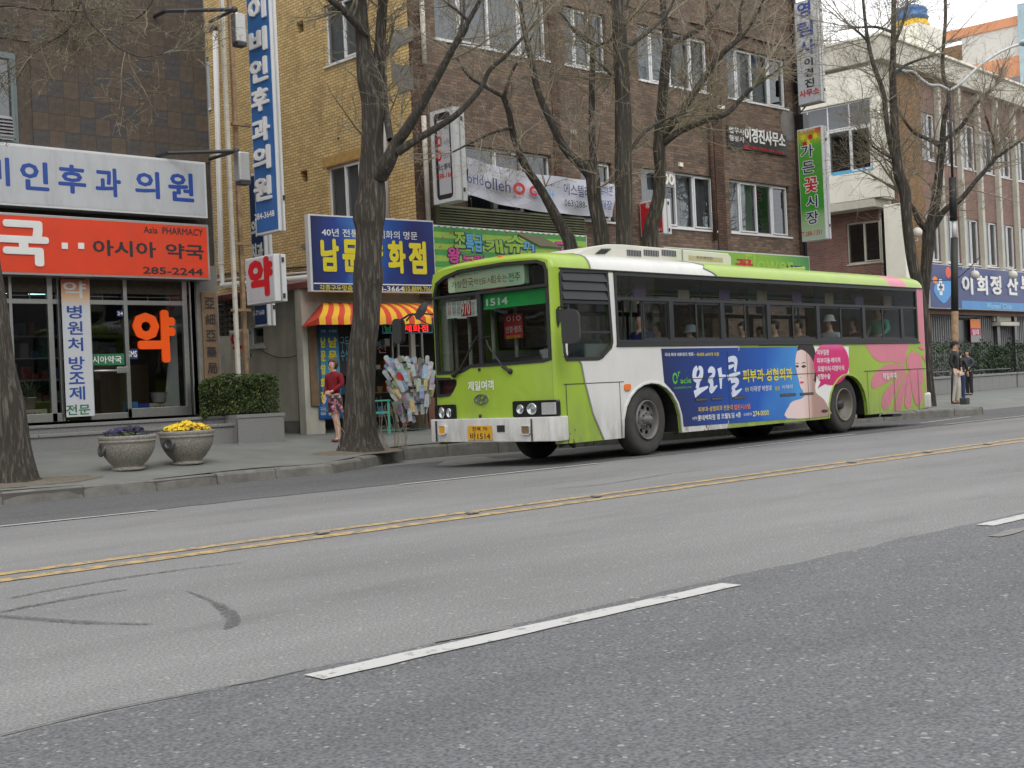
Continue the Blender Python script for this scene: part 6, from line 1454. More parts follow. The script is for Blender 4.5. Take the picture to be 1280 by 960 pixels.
# ---- window band: rails, mullions, sliding panes
mull = [.76, 2.11, 3.46, 5.05, 6.69, 8.2]
tr = 2.28
for Mx, sg_ in ((SM, 1), (FARM, -1)):
 q = lambda u0, u1: (min(sg_ * u0, sg_ * u1), max(sg_ * u0, sg_ * u1))
 m = MB(); L_, R_ = q(WL - .01, WR + .01); panel(m, rect(L_, WB - .05, R_, WT + .03), [rect(L_ + .05, WB + .02, R_ - .05, WT - .02)], Mx, -.03, .014); m.build('window_band_frame', Mf, bus, world=True, bevel=.004)
 m = MB(); m.box(L_ + .05, tr - .025, -.03, R_ - .05, tr + .02, .011, Mx); m.build('transom_rail', Mf, bus, world=1)
 us = [WL + .03] + mull + [WR - .03]
 for u in mull[:]:
  m = MB(); a, b = q(u - .055, u + .055); m.box(a, WB + .02, -.03, b, tr - .025, .010, Mx); m.build('mullion', Mf, bus, world=True, bevel=.004)
 for i in range(len(us) - 1):
  u0, u1 = us[i], us[i + 1]
  a, b = q(u0, u1)
  m = MB().poly([(a, tr + .02, -.012), (b, tr + .02, -.012), (b, WT - .02, -.012), (a, WT - .02, -.012)], Mx); m.build('transom_glass', M_['busglass'], bus, world=1)
  um = (u0 + u1) / 2
  lo_ = (u0 + .05, um + .03); hi_ = (um - .03, u1 - .05)
  if sg_ == 1 and i == 0: lo_ = (um - .07, u1 - .1)           # this window is slid open
  if i == len(us) - 2: lo_, hi_ = (u0 + .04, u1 - .02), None
  for j, pr in enumerate((lo_, hi_)):
   if pr is None: continue
   a, b = q(*pr); d = -.016 + .006 * j
   m = MB(); panel(m, rect(a, WB + .02, b, tr - .025), [rect(a + .03, WB + .055, b - .03, tr - .055)], Mx, d - .008, d + .004); fr_ = m.build('sash', Mf, bus, world=1)
   m = MB().poly([(a + .02, WB + .04, d), (b - .02, WB + .04, d), (b - .02, tr - .04, d), (a + .02, tr - .04, d)], Mx); m.build('pane', M_['busglass'], fr_, world=1)
# driver's window, louvre, gasket
m = MB(); panel(m, offs(drv, .035), [offs(drv, -.012)], SM, -.02, .012); m.build('driver_window_gasket', M_['black'], bus, world=1)
m = MB(); panel(m, drv, [], SM, -.022, -.018); m.build('driver_glass', M_['busglass'], bus, world=1)
zl = S(720, 376)[1]
for k in range(3):
 z = zl + .02 + k * (2.61 - zl) / 3; h = (2.6 - zl) / 3
 m = MB(); m.add([(-1.69, z, .02), (-.74, z, .02), (-.74, z + h * .85, -.005), (-1.69, z + h * .85, -.005), (-1.69, z, -.02), (-.74, z, -.02)], [(0, 1, 2, 3), (4, 5, 1, 0)], SM); m.build('louvre_slat', Mf, bus, world=1)
m = MB(); m.box(-1.69, zl, -.015, -.73, 2.62, -.008, SM); m.box(-1.7, zl - .04, -.02, -.72, zl, .015, SM); m.box(-1.7, 1.78, -.015, -.7, 1.815, .008, SM); m.build('louvre_backing', Mf, bus, world=1)
m = MB(); a = S(707, 436); m.box(a[0] - .06, a[1] - .09, .0, a[0] + .04, a[1] + .07, .004, SM); m.build('permit_card', M_['ink_white'], bus, world=1)
# gutter line under the roof
m = MB(); m.box(UF + .12, WT + .035, .001, UR - .1, ZG - .005, .022, SM); m.build('gutter_strip', M_['black'], bus, world=True, bevel=.006)
m = MB(); m.box(WL - .02, WB - .075, .0, WR + .05, WB - .05, .022, SM); m.build('sill_trim', Mf, bus, world=True, bevel=.004)
# ---- roof
gu = lambda x, y: S(x, y)[0]
b1 = [gu(737.5, 334)] * 15;
g2 = gu(895.5, 343.5); g3_ = loc2(BM @ frame((0, .1, 0), (1, 0, 0)), 874, 327)[0]
b2 = [g2, g2 - .1, g2 - .3, g3_ + .1, g3_ - .05] + [g3_ - .15] * 10
p0, p1_ = gu(1112, 353), gu(1130, 357)
b3 = [p0 - .0 - .02 * k for k in range(15)]; b4 = [p1_ + .12 - .02 * k for k in range(15)]
cols = []
def addcols(f0, f1, n, mi_):
 for k in range(n): cols.append(([f0[j] + (f1[j] - f0[j]) * k / n for j in range(15)], mi_))
ends = [UF + x for x in (0, .006, .02, .045, .08, .13, .2, .3)]
for k in range(7): cols.append(([ends[k]] * 15, 0))
addcols([ends[7]] * 15, b1, 4, 0); addcols(b1, b2, 8, 1); addcols(b2, b3, 12, 0); addcols(b3, b4, 2, 2)
re_ = [UR - x for x in (.3, .2, .13, .08, .045, .02, .006, 0)]
addcols(b4, [re_[0]] * 15, 2, 0)
for k in range(7): cols.append(([re_[k]] * 15, 0))
cols.append(([UR] * 15, 0))
m = MB(); vs_ = []
for us_, _ in cols:
 for j, (v, z) in enumerate(sec):
  u = us_[j]; e = min(u - UF, UR - u); h = math.sqrt(max(0, 1 - (1 - min(1, e / .3)) ** 2)); ins = RC - math.sqrt(max(0, RC ** 2 - max(0, RC - e) ** 2))
  t = (v / W_) * 2 - 1; vv = W_ / 2 + t * (W_ / 2 - ins)
  vs_.append((u - (bow(v) * (1 - min(1, e / .3)) if u < 0 else 0), vv, ZG + z * (H0 + (1 - H0) * h)))
nj = len(sec)
for i in range(len(cols) - 1):
 mi_ = cols[i][1]
 m.add([], [], None)
 for j in range(nj - 1): m.f.append((i * nj + j, (i + 1) * nj + j, (i + 1) * nj + j + 1, i * nj + j + 1)); m.mi.append(mi_)
m.v = [tuple(BM @ Vector(p)) for p in vs_]
m.build('roof', None, bus, world=True, sm=True, mats=[Mg, Mw, Mp])
# seam borders on the roof
for bb in (b1, b2):
 m = MB(); P = []
 for j in range(9):
  v, z = sec[j]; P.append(BM @ Vector((bb[j], v - .004 if j < 4 else v, ZG + z + .004)))
 m.tube(P, .012, 5); m.build('paint_border', M_['ink_grey'], bus, world=1)
# ---- air conditioner on the roof
SA = BM @ frame((0, .5, 0), (1, 0, 0)); A_ = lambda x, y: loc2(SA, x, y)
zr0 = ZG + .24; zr1 = A_(800, 307)[1];
u0, u1, u2 = A_(712, 313)[0], A_(779, 305)[0], A_(914, 322)[0]
zt1 = max(zr0 + .14, A_(779, 305.5)[1]); zt2 = max(zr0 + .1, A_(912, 317)[1])
Mac = mat('cream white roof unit plastic', (.6, .6, .52), .45, 0, .05, 2, dirt=.25, dirtcol=(.35, .33, .28))
m = MB(); vv0, vv1 = .5, 1.93
pr = [(u0, zr0), (u0 + (u1 - u0) * .35, zr0 + (zt1 - zr0) * .62), (u0 + (u1 - u0) * .7, zr0 + (zt1 - zr0) * .93), (u1, zt1), (u2 - .08, zt2), (u2, zt2 - .05), (u2, zr0 - .05), (u0, zr0 - .05)]
m.prism(pr, -(vv1 - vv0), 0, SA); ac = m.build('roof_air_unit', Mac, bus, world=True, bevel=.04, seg=3)
for x0, x1 in ((783.5, 801), (804.5, 823), (827, 844.5)):
 a = A_(x0, 320); b = A_(x1, 313.5); c_ = A_((x0 + x1) / 2, 316.5)
 m = MB(); m.box(a[0], c_[1] - .045, .001, b[0], c_[1] + .045, .008, SA); m.build('air_grille', M_['ink_grey'], ac, world=1)
 for k in range(9):
  uu = a[0] + (b[0] - a[0]) * (k + .5) / 9; m = MB(); m.box(uu - .006, c_[1] - .045, .008, uu + .006, c_[1] + .045, .014, SA); m.build('grille_rib', M_['black'], ac, world=1)
for k in range(6):
 a = A_(744 + k * 2.2, 317.5); b = A_(752 + k * 2.2, 311); m = MB(); m.tube([SA @ Vector((a[0], a[1], .01)), SA @ Vector((b[0], b[1], .01))], .008, 4); m.build('air_slot', M_['black'], ac, world=1)
a = A_(861, 322); b = A_(903, 324); m = MB(); m.box(a[0], a[1] - .035, .001, b[0], a[1] + .035, .006, SA); m.build('maker_plate', mat('tan plate', (.42, .35, .22), .5), ac, world=1)
px_text('루프에어컨', SA, 880, 322.5, 20, 4, M_['ink_black'], ac, 'plate_lettering', bold=0, base=.007, depth=.001)
m = MB(); a = A_(852, 316)[0]; m.box(a, zr0 - .02, -1.44, a + .02, zt1 - .01, .012, SA); m.build('unit_joint', M_['ink_grey'], ac, world=1)
# open roof hatch
def wpt(x, y, z): return onZ(x, y, z)
B1, B2 = wpt(672.8, 309.5, 2.95), wpt(701.5, 313.5, 2.95)
inv = BM.inverted(); b1_, b2_ = inv @ B1, inv @ B2
hu, hv0, hv1 = (b1_.x + b2_.x) / 2, max(b1_.y, b2_.y), min(b1_.y, b2_.y)
T1 = None
m = MB(); HL = .62; hz = math.sqrt(.0)
q0, q1, w0, w1 = (-1.22, .8, 3.05), (-.74, .8, 3.05), (-.74, 1.22, 3.27), (-1.22, 1.22, 3.27)
m.add([q0, q1, w1, w0] if False else [q0, q1, w0, w1] + [(x, y - .012, z + .03) for x, y, z in (q0, q1, w0, w1)], [(0, 3, 2, 1), (4, 5, 6, 7), (0, 1, 5, 4), (1, 2, 6, 5), (2, 3, 7, 6), (3, 0, 4, 7)], BM)
ht = m.build('roof_hatch', mat('olive hatch underside', (.05, .047, .012), .5, 0, .2), bus, world=1)
m = MB(); m.tube([BM @ Vector(p) for p in ((-1.1, 1.0, 3.13), (-1.08, .97, 3.1), (-.9, .97, 3.1), (-.88, 1.0, 3.13))], .01, 6); m.build('hatch_handle', M_['steel'], ht, world=1)
m = MB(); m.tube([BM @ Vector((-.735, .8, 3.06)), BM @ Vector((-.735, 1.22, 3.28))], .014, 6); m.build('hatch_lip', Mg, ht, world=1)
m = MB(); m.box(-1.2, .85, 2.9, -.76, 1.4, 2.99, BM); m.tube([BM @ Vector((-1.0, 1.3, 2.95)), BM @ Vector((-1.0, 1.15, 3.2))], .012, 5); m.build('hatch_frame', Mg, bus, world=1)
m = MB(); rh = loc2(BM @ frame((0, 1.2, 0), (1, 0, 0)), 960, 330)[0]
m.add([(rh, .9, 2.96), (rh + .8, .9, 2.96), (rh + .8, 1.5, 2.96), (rh, 1.5, 2.96), (rh, .9, 3.02), (rh + .8, .9, 3.08), (rh + .8, 1.5, 3.08), (rh, 1.5, 3.02)], [(4, 5, 6, 7), (0, 1, 5, 4), (1, 2, 6, 5), (2, 3, 7, 6), (3, 0, 4, 7)], BM); m.build('rear_hatch', Mg, bus, world=True, bevel=.01)
# ---- bumper
zb0, zb1 = .335, .665
pl = [(-1.72, -.025), (-1.86, -.035), (-1.98, -.01), (-2.015, .05), (-2.05, .5), (-2.06, 1.215), (-2.05, 1.9), (-2.0, 2.38), (-1.95, 2.45), (-1.83, 2.46), (-1.72, 2.45)]
m = MB(); m.prism(pl, zb0, zb1, BM); bp = m.build('bumper', Mw, bus, world=True, bevel=.035, seg=3)
BF = up(FM, .19)
def onb(x, y): return loc2(BF, x, y)
for x in (664, 544.5):
 a = onb(x, 536)[0]; m = MB(); m.box(a - .004, zb0 + .01, -.03, a + .004, zb1 - .02, .004, BF); m.build('bumper_joint', Ms, bp, world=1)
for x0, x1 in ((548.5, 557), (651.5, 662.5)):
 a = onb(x0, 543.5); b = onb(x1, 531.5); m = MB(); o_ = rrect(a[0], a[1], b[0], b[1], .03); panel(m, o_, [offs(o_, -.012)], BF, -.03, .012); m.build('fog_lamp_rim', M_['white'], bp, world=1)
 m = MB(); panel(m, offs(o_, -.01), [], BF, -.02, .003 if x0 < 600 else -.0); m.build('fog_lamp', mat('amber lens', (.65, .3, .03) if x0 < 600 else (.22, .15, .08), .2), bp, world=1)
a = onb(621.5, 540); b = onb(630.5, 531.5); m = MB(); m.box(a[0], a[1], -.02, b[0], b[1], .004, BF); m.build('tow_hole', M_['black'], bp, world=1)
a = onb(586, 551); b = onb(615, 532); m = MB(); m.box(a[0], a[1] + .01, 0, b[0], b[1], .012, BF)
npl = m.build('number_plate', mat('yellow number plate', srgb(208, 158, 38), .5, 0, .08, dirt=.3), bus, world=1)
px_text('전북 70', BF, 600.5, 536, 19, 5.5, M_['ink_black'], npl, 'plate_lettering', bold=.02, base=.013, depth=.001); px_text('바1514', BF, 601, 545, 25, 9, M_['ink_black'], npl, 'plate_lettering', bold=.02, base=.013, depth=.001)
# ---- headlights
def lamp_box(px0, px1, y0, y1, lamps, nm='headlight'):
 Fh = up(FM, .05); a = loc2(Fh, px0, y1); b = loc2(Fh, px1, y0)
 x0_, x1_ = max(-W_ + .06, a[0]), min(.02, b[0]); z0_, z1_ = loc2(Fh, (px0 + px1) / 2, y1)[1], loc2(Fh, (px0 + px1) / 2, y0)[1]
 m = MB(); panel(m, rrect(x0_, z0_, x1_, z1_, .03), [], Fh, -.06, .012); hb_ = m.build(nm, M_['blackgloss'], bus, world=1)
 for kind, x, y, rx, ry in lamps:
  c = loc2(Fh, x, y); e = abs(loc2(Fh, x + rx, y)[0] - c[0]); f_ = abs(loc2(Fh, x, y + ry)[1] - c[1])
  if kind == 'o':
   m = MB(); n = 20; prof = [(1, .014), (1.0, .03), (.9, .034), (.85, .02), (.5, .0135), (.01, .0132)]
   m.lathe(prof, n, Fh @ Matrix.Translation((c[0], c[1], 0)) @ Matrix.Diagonal((e, f_, 1, 1))); m.build('reflector', mat('chrome lamp bowl', (.7, .72, .72), .15, .9, .1, 30), hb_, world=True, sm=True)
   m = MB(); m.lathe([(.9, .033), (.6, .05), (.01, .056)], n, Fh @ Matrix.Translation((c[0], c[1], 0)) @ Matrix.Diagonal((e, f_, 1, 1))); m.build('lens', glass_mat('lamp lens', (.9, .92, .92), .1, .15), hb_, world=True, sm=True)
  else:
   m = MB(); m.box(c[0] - e, c[1] - f_, .014, c[0] + e, c[1] + f_, .03, Fh); m.build('indicator_lens', mat('clear ribbed lens', (.55, .56, .56), .15, .4, .2, 40), hb_, world=True, bevel=.006)
lamp_box(642, 698.5, 500.5, 521, [('o', 651.5, 511.5, 4.2, 6), ('o', 666, 511, 6, 7.4), ('r', 687.5, 510.5, 9, 7.5)])
lamp_box(543, 569, 506, 525, [('o', 553.5, 516, 3.2, 7), ('o', 562.5, 516, 2.6, 6)])
# ---- maker's oval, operator name, front details
Fe = up(FM, .052); c = loc2(Fe, 602, 499.3); e = abs(loc2(Fe, 611, 499)[0] - c[0]); f_ = abs(loc2(Fe, 602, 492.8)[1] - c[1])
Mch = mat('chrome', (.6, .61, .62), .18, .95, .05)
m = MB(); panel(m, ellipse(c[0], c[1], e, f_, 28), [ellipse(c[0], c[1], e * .84, f_ * .8, 28)], Fe, -.01, .014)
m.prism([(c[0] - e * .62, c[1] - f_ * .62), (c[0] - e * .36, c[1] - f_ * .72), (c[0] - e * .08, c[1] + f_ * .7), (c[0] - e * .4, c[1] + f_ * .72)], .0, .014, Fe)
m.prism([(c[0] + e * .12, c[1] - f_ * .72), (c[0] + e * .42, c[1] - f_ * .66), (c[0] + e * .66, c[1] + f_ * .6), (c[0] + e * .38, c[1] + f_ * .7)], .0, .014, Fe)
m.prism([(c[0] - e * .3, c[1] - f_ * .12), (c[0] + e * .3, c[1] - f_ * .02), (c[0] + e * .32, c[1] + f_ * .2), (c[0] - e * .26, c[1] + f_ * .1)], .0, .0138, Fe)
m.build('oval_badge', Mch, bus, world=1)
px_text('제일여객', Fe, 601, 482, 32, 12.5, M_['ink_white'], bus, 'operator_name', bold=.035, base=.0, depth=.002)
for x, y in ((600, 462), (601, 520)):
 c = loc2(up(FM, .04), x, y); m = MB(); m.ball(up(FM, .05) @ Vector((c[0], c[1], 0)), .025, 10, 6); m.build('washer_nozzle', M_['black'], bus, world=1)
def wiper(P, nm='wiper'):
 m = MB(); m.tube([up(FM, .08) @ Vector((*loc2(up(FM, .08), *p), 0)) for p in P[:2]], .022, 6); m.tube([up(FM, .075) @ Vector((*loc2(up(FM, .075), *p), 0)) for p in P[1:]], [.014] * (len(P) - 1), 6)
 m.ball(up(FM, .06) @ Vector((*loc2(up(FM, .06), *P[0]), 0)), .04, 10, 6); m.build(nm, M_['black'], bus, world=1)
wiper([(637.5, 464), (628, 458), (610, 432), (608, 425)]); wiper([(567, 469), (575, 462), (592, 428), (597, 420)])
m = MB(); m.tube([up(FM, .06) @ Vector((*loc2(FM, *p), 0)) for p in ((616, 420), (603, 424), (590, 430))], .008, 5); m.build('wiper_blade', M_['black'], bus, world=1)
# ---- near mirror and far mirror
def mirror(nm, M0, c, w_, h_, armpts, r=.015):
 m = MB(); o_ = rrect(c[0] - w_ / 2, c[1] - h_ / 2, c[0] + w_ / 2, c[1] + h_ / 2, min(w_, h_) * .4); panel(m, o_, [], M0, -.06, .06)
 mm = m.build(nm, M_['black'], bus, world=True, bevel=.02)
 m = MB(); m.tube(armpts, r, 6); m.build('mirror_arm', M_['black'], mm, world=1); return mm
MN = BM @ frame((-2.0, -.25, 0), (.55, -.9, 0)); c = loc2(MN, 713.5, 408);
mirror('near_mirror', MN, c, .24, .46, [MN @ Vector((c[0] - .02, c[1] + .2, 0)), MN @ Vector((c[0] - .02, c[1] + .28, 0)), BM @ Vector((UF + .06, -.02, c[1] + .28)), BM @ Vector((UF + .06, -.0, c[1] + .02))])
a = S(697, 392); m = MB(); m.box(-1.84, a[1] - .12, .0, -1.77, a[1] + .06, .03, SM); m.build('mirror_bracket', M_['black'], bus, world=1)
MR = BM @ frame((-2.35, 2.7, 0), (.3, -1, 0)); c = loc2(MR, 498.5, 414)
c2 = loc2(MR, 527, 388.5); hook = loc2(MR, 541, 408); top_ = loc2(MR, 541, 393)
V3_ = lambda q: MR @ Vector((q[0], q[1], 0))
mirror('far_mirror', MR, c, .15, .36, [V3_((c[0], c[1] + .15)), V3_(loc2(MR, 501, 400)), V3_(loc2(MR, 512, 393)), V3_(loc2(MR, 530, 392)), V3_(top_)])
m = MB(); m.tube([V3_(loc2(MR, 508, 401)), V3_(loc2(MR, 516, 392)), V3_(loc2(MR, 524, 399)), V3_(hook), BM @ Vector((UF, 2.4, 2.15))], .014, 6); m.build('mirror_stay', M_['black'], bus, world=1)
m = MB(); m.lathe([(.01, -.02), (.09, -.01), (.1, .01), (.01, .03)], 14, MR @ Matrix.Translation((c2[0], c2[1], 0)) @ Matrix.Rotation(.9, 4, 'Z') @ Matrix.Diagonal((1.5, .7, 1, 1))); m.build('round_mirror', M_['darksteel'], bus, world=1)
# ---- wheels
def wheel(u, v_out, z, mt_face, dual=False, nm='wheel', steer=0, r=.5, inward=1):
 """tyre with its axis across the bus; v_out is the outer face"""
 M0 = BM @ Matrix.Translation((u, v_out, z)) @ Matrix.Rotation(steer, 4, 'Z') @ Matrix.Rotation(R(90) * inward, 4, 'X')   # local z points outwards
 wd = .28
 m = MB(); prof = [(.3, -wd), (.42, -wd), (r - .02, -wd + .03), (r, -wd + .08), (r, -.07), (r - .015, -.03), (r - .06, -.004), (.4, .0), (.33, -.012), (.285, -.02), (.28, -.05)]
 m.lathe(prof, 48, M0); tyre = m.build(nm, mat('dusty tyre rubber', (.045, .044, .042), .85, 0, .25, 6, dirt=.3, dirtcol=(.1, .095, .085)), bus, world=True, sm=True)
 m = MB()
 for rg in (r + .001, r + .001):
  pass
 if mt_face:
  if not dual:
   m = MB(); m.lathe([(.29, -.05), (.29, .004), (.275, .01), (.262, -.02), (.25, -.06)], 40, M0); m.build('rim', mt_face, tyre, world=True, sm=True)
   m = MB(); holes = [ellipse(.185 * math.cos(k * math.pi / 4 + .2), .185 * math.sin(k * math.pi / 4 + .2), .032, .045, 12, k * math.pi / 4 + .2) for k in range(8)]
   panel(m, ellipse(0, 0, .262, .262, 40), holes, M0, -.075, -.055); m.build('wheel_disc', mt_face, tyre, world=1)
   m = MB(); m.lathe([(.14, -.055), (.13, -.035), (.12, -.03), (.07, -.028), (.065, .04), (.05, .055), (.01, .06)], 24, M0); m.build('hub', mt_face, tyre, world=True, sm=True)
   for k in range(8):
    t = k * math.pi / 4; m = MB(); m.lathe([(.013, -.03), (.013, .0), (.006, .006), (.001, .006)], 6, M0 @ Matrix.Translation((.1 * math.cos(t), .1 * math.sin(t), 0))); m.build('wheel_nut', mt_face, tyre, world=1)
  else:
   m = MB(); m.lathe([(.29, -.04), (.295, .002), (.28, .008), (.27, -.02), (.255, -.1), (.2, -.17), (.15, -.18)], 40, M0); m.build('rim', mt_face, tyre, world=True, sm=True)
   m = MB(); holes = [ellipse(.15 * math.cos(k * math.pi / 4), .15 * math.sin(k * math.pi / 4), .03, .03, 10) for k in range(8)]
   panel(m, ellipse(0, 0, .24, .24, 36), holes, M0, -.2, -.175); m.build('wheel_disc', mat('dark dusty steel', (.09, .088, .08), .7, .2, .2), tyre, world=1)
   m = MB(); m.lathe([(.1, -.18), (.095, -.1), (.08, -.06), (.01, -.055)], 20, M0); m.build('hub', M_['darksteel'], tyre, world=True, sm=True)
  m = MB(); m.lathe([(.01, -.2), (.27, -.2)], 20, M0); m.build('wheel_backing', M_['black'], tyre, world=1)
 return tyre
Mrim = mat('grey painted wheel', (.15, .15, .147), .5, .2, .15, 8, dirt=.5, dirtcol=(.12, .11, .1))
wheel(.14, .05, .52, Mrim, steer=R(4), r=.52); wheel(5.97, .07, .51, mat('dusty pale wheel', (.2, .185, .155), .6, .1, .2, 8), dual=True); wheel(5.97, .39, .5, None)
wheel(.13, W_ - .06, .45, Mrim, inward=-1, steer=R(4)); wheel(5.97, W_ - .07, .43, Mrim, inward=-1, dual=True); wheel(5.97, W_ - .39, .43, None, inward=-1)
# wells, chassis, skirts, mudflaps
for cu in (.19, 5.97):
 m = MB(); n = 12; vs_ = []
 for v in (.05, .62):
  for k in range(n + 1):
   t = math.pi * k / n; vs_.append((cu + .72 * math.cos(t), v, .3 + .79 * math.sin(t) ** .8 if 0 < k < n else .3))
 m.add(vs_, [(k, k + 1, n + 2 + k, n + 1 + k) for k in range(n)] + [tuple(n + 1 + k for k in range(n + 1))], BM); m.build('wheel_housing', M_['black'], bus, world=1)
 m = MB(); vs_ = [(x, W_ - y, z) for x, y, z in vs_]; m.add(vs_, [(k + 1, k, n + 1 + k, n + 2 + k) for k in range(n)], BM); m.build('wheel_housing', M_['black'], bus, world=1)
m = MB(); m.box(UF + .15, .62, .42, UR - .3, W_ - .62, .72, BM); m.box(1.2, .1, .36, 5.1, W_ - .1, .7, BM); m.box(6.9, .1, .4, 9.0, W_ - .1, .7, BM); m.box(-1.8, .1, .4, -.7, W_ - .1, .7, BM); m.build('chassis', M_['black'], bus, world=1)
m = MB(); P = [S(*p) for p in ((714, 551), (734, 551), (733, 560), (728, 556), (723, 556), (716, 559))]; m.prism([(x, z) for x, z in P], -.25, -.2, SM); m.build('mud_flap', M_['black'], bus, world=1)
m = MB(); m.box(2.3, .25, .26, 3.3, .8, .45, BM); m.box(7.3, .4, .2, 7.9, .55, .4, BM); m.build('exhaust_tray', M_['black'], bus, world=1)
for k in range(7):
 m = MB(); u = 4.2 + k * .09; m.box(u, .6, .2, u + .035, .9, .36, BM); m.build('radiator_fin', M_['black'], bus, world=1)
# arch trims
for aa, mt in ((a1, Mw), (a2, Mg)):
 o_ = [p for p in aa]; cxx = sum(p[0] for p in o_) / len(o_)
 m = MB(); ro = [(cxx + (p[0] - cxx) * 1.055, ZB + (p[1] - ZB) * 1.045) for p in o_]; m.prism(o_ + ro[::-1], -.02, .02, SM); m.build('arch_trim', mt, bus, world=True, bevel=.006)
# ---- painted areas on the near side (thin film sheets)
def film(px, mt, nm, d=.003, sm_=0, local=False):
 P = [S(*p) for p in px] if not local else px
 if sm_: P = [(q.x, q.y) for q in spline([(x, y, 0) for x, y in P], sm_, True)]
 m = MB(); panel(m, P, [], SM, d - .0015, d); return m.build(nm, mt, bus, world=1)
ab1 = [(x, z) for x, z in [(.19 + (p[0] - .19) * 1.05, ZB + (p[1] - ZB) * 1.04) for p in a1]]
wl_ = [S(723.8, 446), S(726.5, 455), S(731, 478), S(741, 517), S(754.5, 549)]
wl_[0] = (wl_[0][0], 1.40)
w_top = [(-.98, 1.40), (-.9, 1.43), (-.68, 1.56), (-.64, 1.66), (-.69, 2.64), (WL - .03, 2.64), (WL + .02, 1.6)]
wr1, wr2 = S(923.5, 428)[0], S(909.5, 536.5)[0]
white = wl_ + [(p[0], p[1]) for p in ab1[::-1]] + [(wr2, ZB), (wr1, 1.585)] + [(WL + .02, 1.585)] + w_top[::-1][1:]
white[len(wl_) - 1] = (wl_[-1][0], ZB + .001)
film(white, Mw, 'white_paint', .003, local=True)
m = MB(); P = [SM @ Vector((x, z, .006)) for x, z in wl_]; m.tube(P, .013, 4); m.build('grey_paint_line', M_['ink_grey'], bus, world=1)
for P in (((wr1, 1.585), (wr1 - .03, 1.5)), ((wr2 + .03, ZB + .12), (wr2, ZB))): m = MB(); m.tube([SM @ Vector((*p_, .006)) for p_ in P], .012, 4); m.build('grey_paint_line', M_['ink_grey'], bus, world=1)
# seams
def seam(p, q, nm='panel_seam', d=.0055, w=.006):
 a, b = Vector(p), Vector(q); n_ = Vector((-(b - a).y, (b - a).x)).normalized() * w
 m = MB(); m.poly([(*(a + n_), d), (*(a - n_), d), (*(b - n_), d), (*(b + n_), d)][::-1], SM); m.build(nm, Ms, bus, world=1)
zs_ = S(780, 476.5)[1]
Z1 = 1.09
seam((-1.76, Z1), (-.45, Z1)); seam((.8, Z1), (5.35, Z1), d=.0125); seam((6.6, Z1), (9.1, Z1), d=.0125)
for u in (-1.71, S(775.5, 510)[0]): seam((u, ZB), (u, Z1))
seam((6.72, ZB), (6.72, Z1), d=.0125); seam((7.75, ZB), (7.75, Z1), d=.0125); seam((8.75, ZB), (8.75, Z1), d=.0125); seam((4.6, ZB), (4.6, 1.5), d=.0125); seam((1.05, ZB), (1.05, .42)); seam((2.2, .4), (2.2, 1.5), d=.0125)
c = S(783.5, 484); m = MB(); panel(m, rrect(c[0] - .07, c[1] - .045, c[0] + .07, c[1] + .045, .025), [], SM, 0, .025); m.build('side_marker', mat('orange marker lens', (.8, .2, .03), .25), bus, world=1)
# rust freckles by the arch
rs = random.Random(9)
for k in range(26):
 u, z = rs.choice([(-.42, .45), (1.0, .34), (1.6, .33), (-.35, .55), (-1.6, .35)]); m = MB(); u += rs.gauss(0, .06); z = max(ZB + .01, z + rs.gauss(0, .06))
 if abs(u - .19) < .76 and z < 1: continue
 s_ = rs.uniform(.005, .018); m.prism([(u + s_ * math.cos(t) * rs.uniform(.6, 1.2), z + s_ * 1.5 * math.sin(t)) for t in [k2 * 1.05 for k2 in range(6)]], .005, .0065, SM); m.build('rust_spot', mat('rust spot', (.16, .08, .04), .9) if 'rust spot' not in bpy.data.materials else bpy.data.materials['rust spot'], bus, world=1)
# ---- the advert
ad_arch = [S(*p) for p in ((830, 478), (838, 486.5), (846, 502), (851, 520), (853.5, 533.5))]
adp = [S(826, 435.8), *ad_arch, S(1012, 522), S(1018, 433.2)]
adp = [(x, min(1.575, z)) for x, z in adp]
adm = grad_mat('advert blue print', [(0, srgb(28, 36, 74)), (.25, srgb(24, 58, 130)), (.7, srgb(24, 88, 180)), (.95, srgb(70, 150, 215)), (1, srgb(150, 200, 230))], 0, .4, 4.9, .3, .5)
film(adp, adm, 'advert_sheet', .006, local=True)
wa = [S(*p) for p in ((1010, 433), (1060.5, 433), (1060.5, 467), (1052, 467.5), (1044, 475), (1039, 487), (1036.5, 503), (1036, 519.5), (1010, 522))]
film([(x, min(1.575, z)) for x, z in wa], M_['ink_white'], 'advert_white_sheet', .0075, local=True)
film([(996.5, 436), (1000, 430), (1006, 426.3), (1012, 427.5), (1017, 434), (1019.5, 446), (1020, 462), (1019.5, 478), (1016, 476), (1010, 460), (1004, 440)], mat('black hair print', srgb(28, 22, 26), .4), 'printed_hair', .0085, 3)
skin = grad_mat('skin print', [(0, srgb(226, 204, 204)), (.5, srgb(228, 204, 200)), (.8, srgb(214, 184, 176)), (1, srgb(170, 136, 128))], 0, 4.05, 4.75, .4)
film([(1003, 488), (1010, 484), (1018.3, 476), (1019, 490), (1029, 499), (1034.5, 509), (1035.5, 519.6), (983.5, 522.8), (985.5, 508), (991, 501.5), (1001, 498.5), (1005, 494)], skin, 'printed_shoulders', .0092, 3)
film([(997, 437.5), (1004, 434.5), (1011.5, 441), (1016, 451), (1017.5, 462), (1017, 474), (1011, 483.5), (1004, 488), (1000, 484), (998, 475.5), (995.6, 466), (993.8, 456), (994.2, 445)], skin, 'printed_face', .010, 3)
film([(996.2, 438.5), (999.5, 431), (1006, 426.4), (1012.5, 428), (1017.5, 437), (1019, 450), (1018, 457), (1015.8, 452), (1012, 445), (1006, 439.3), (1000.5, 437)], bpy.data.materials['black hair print'], 'printed_hair', .0108, 3)
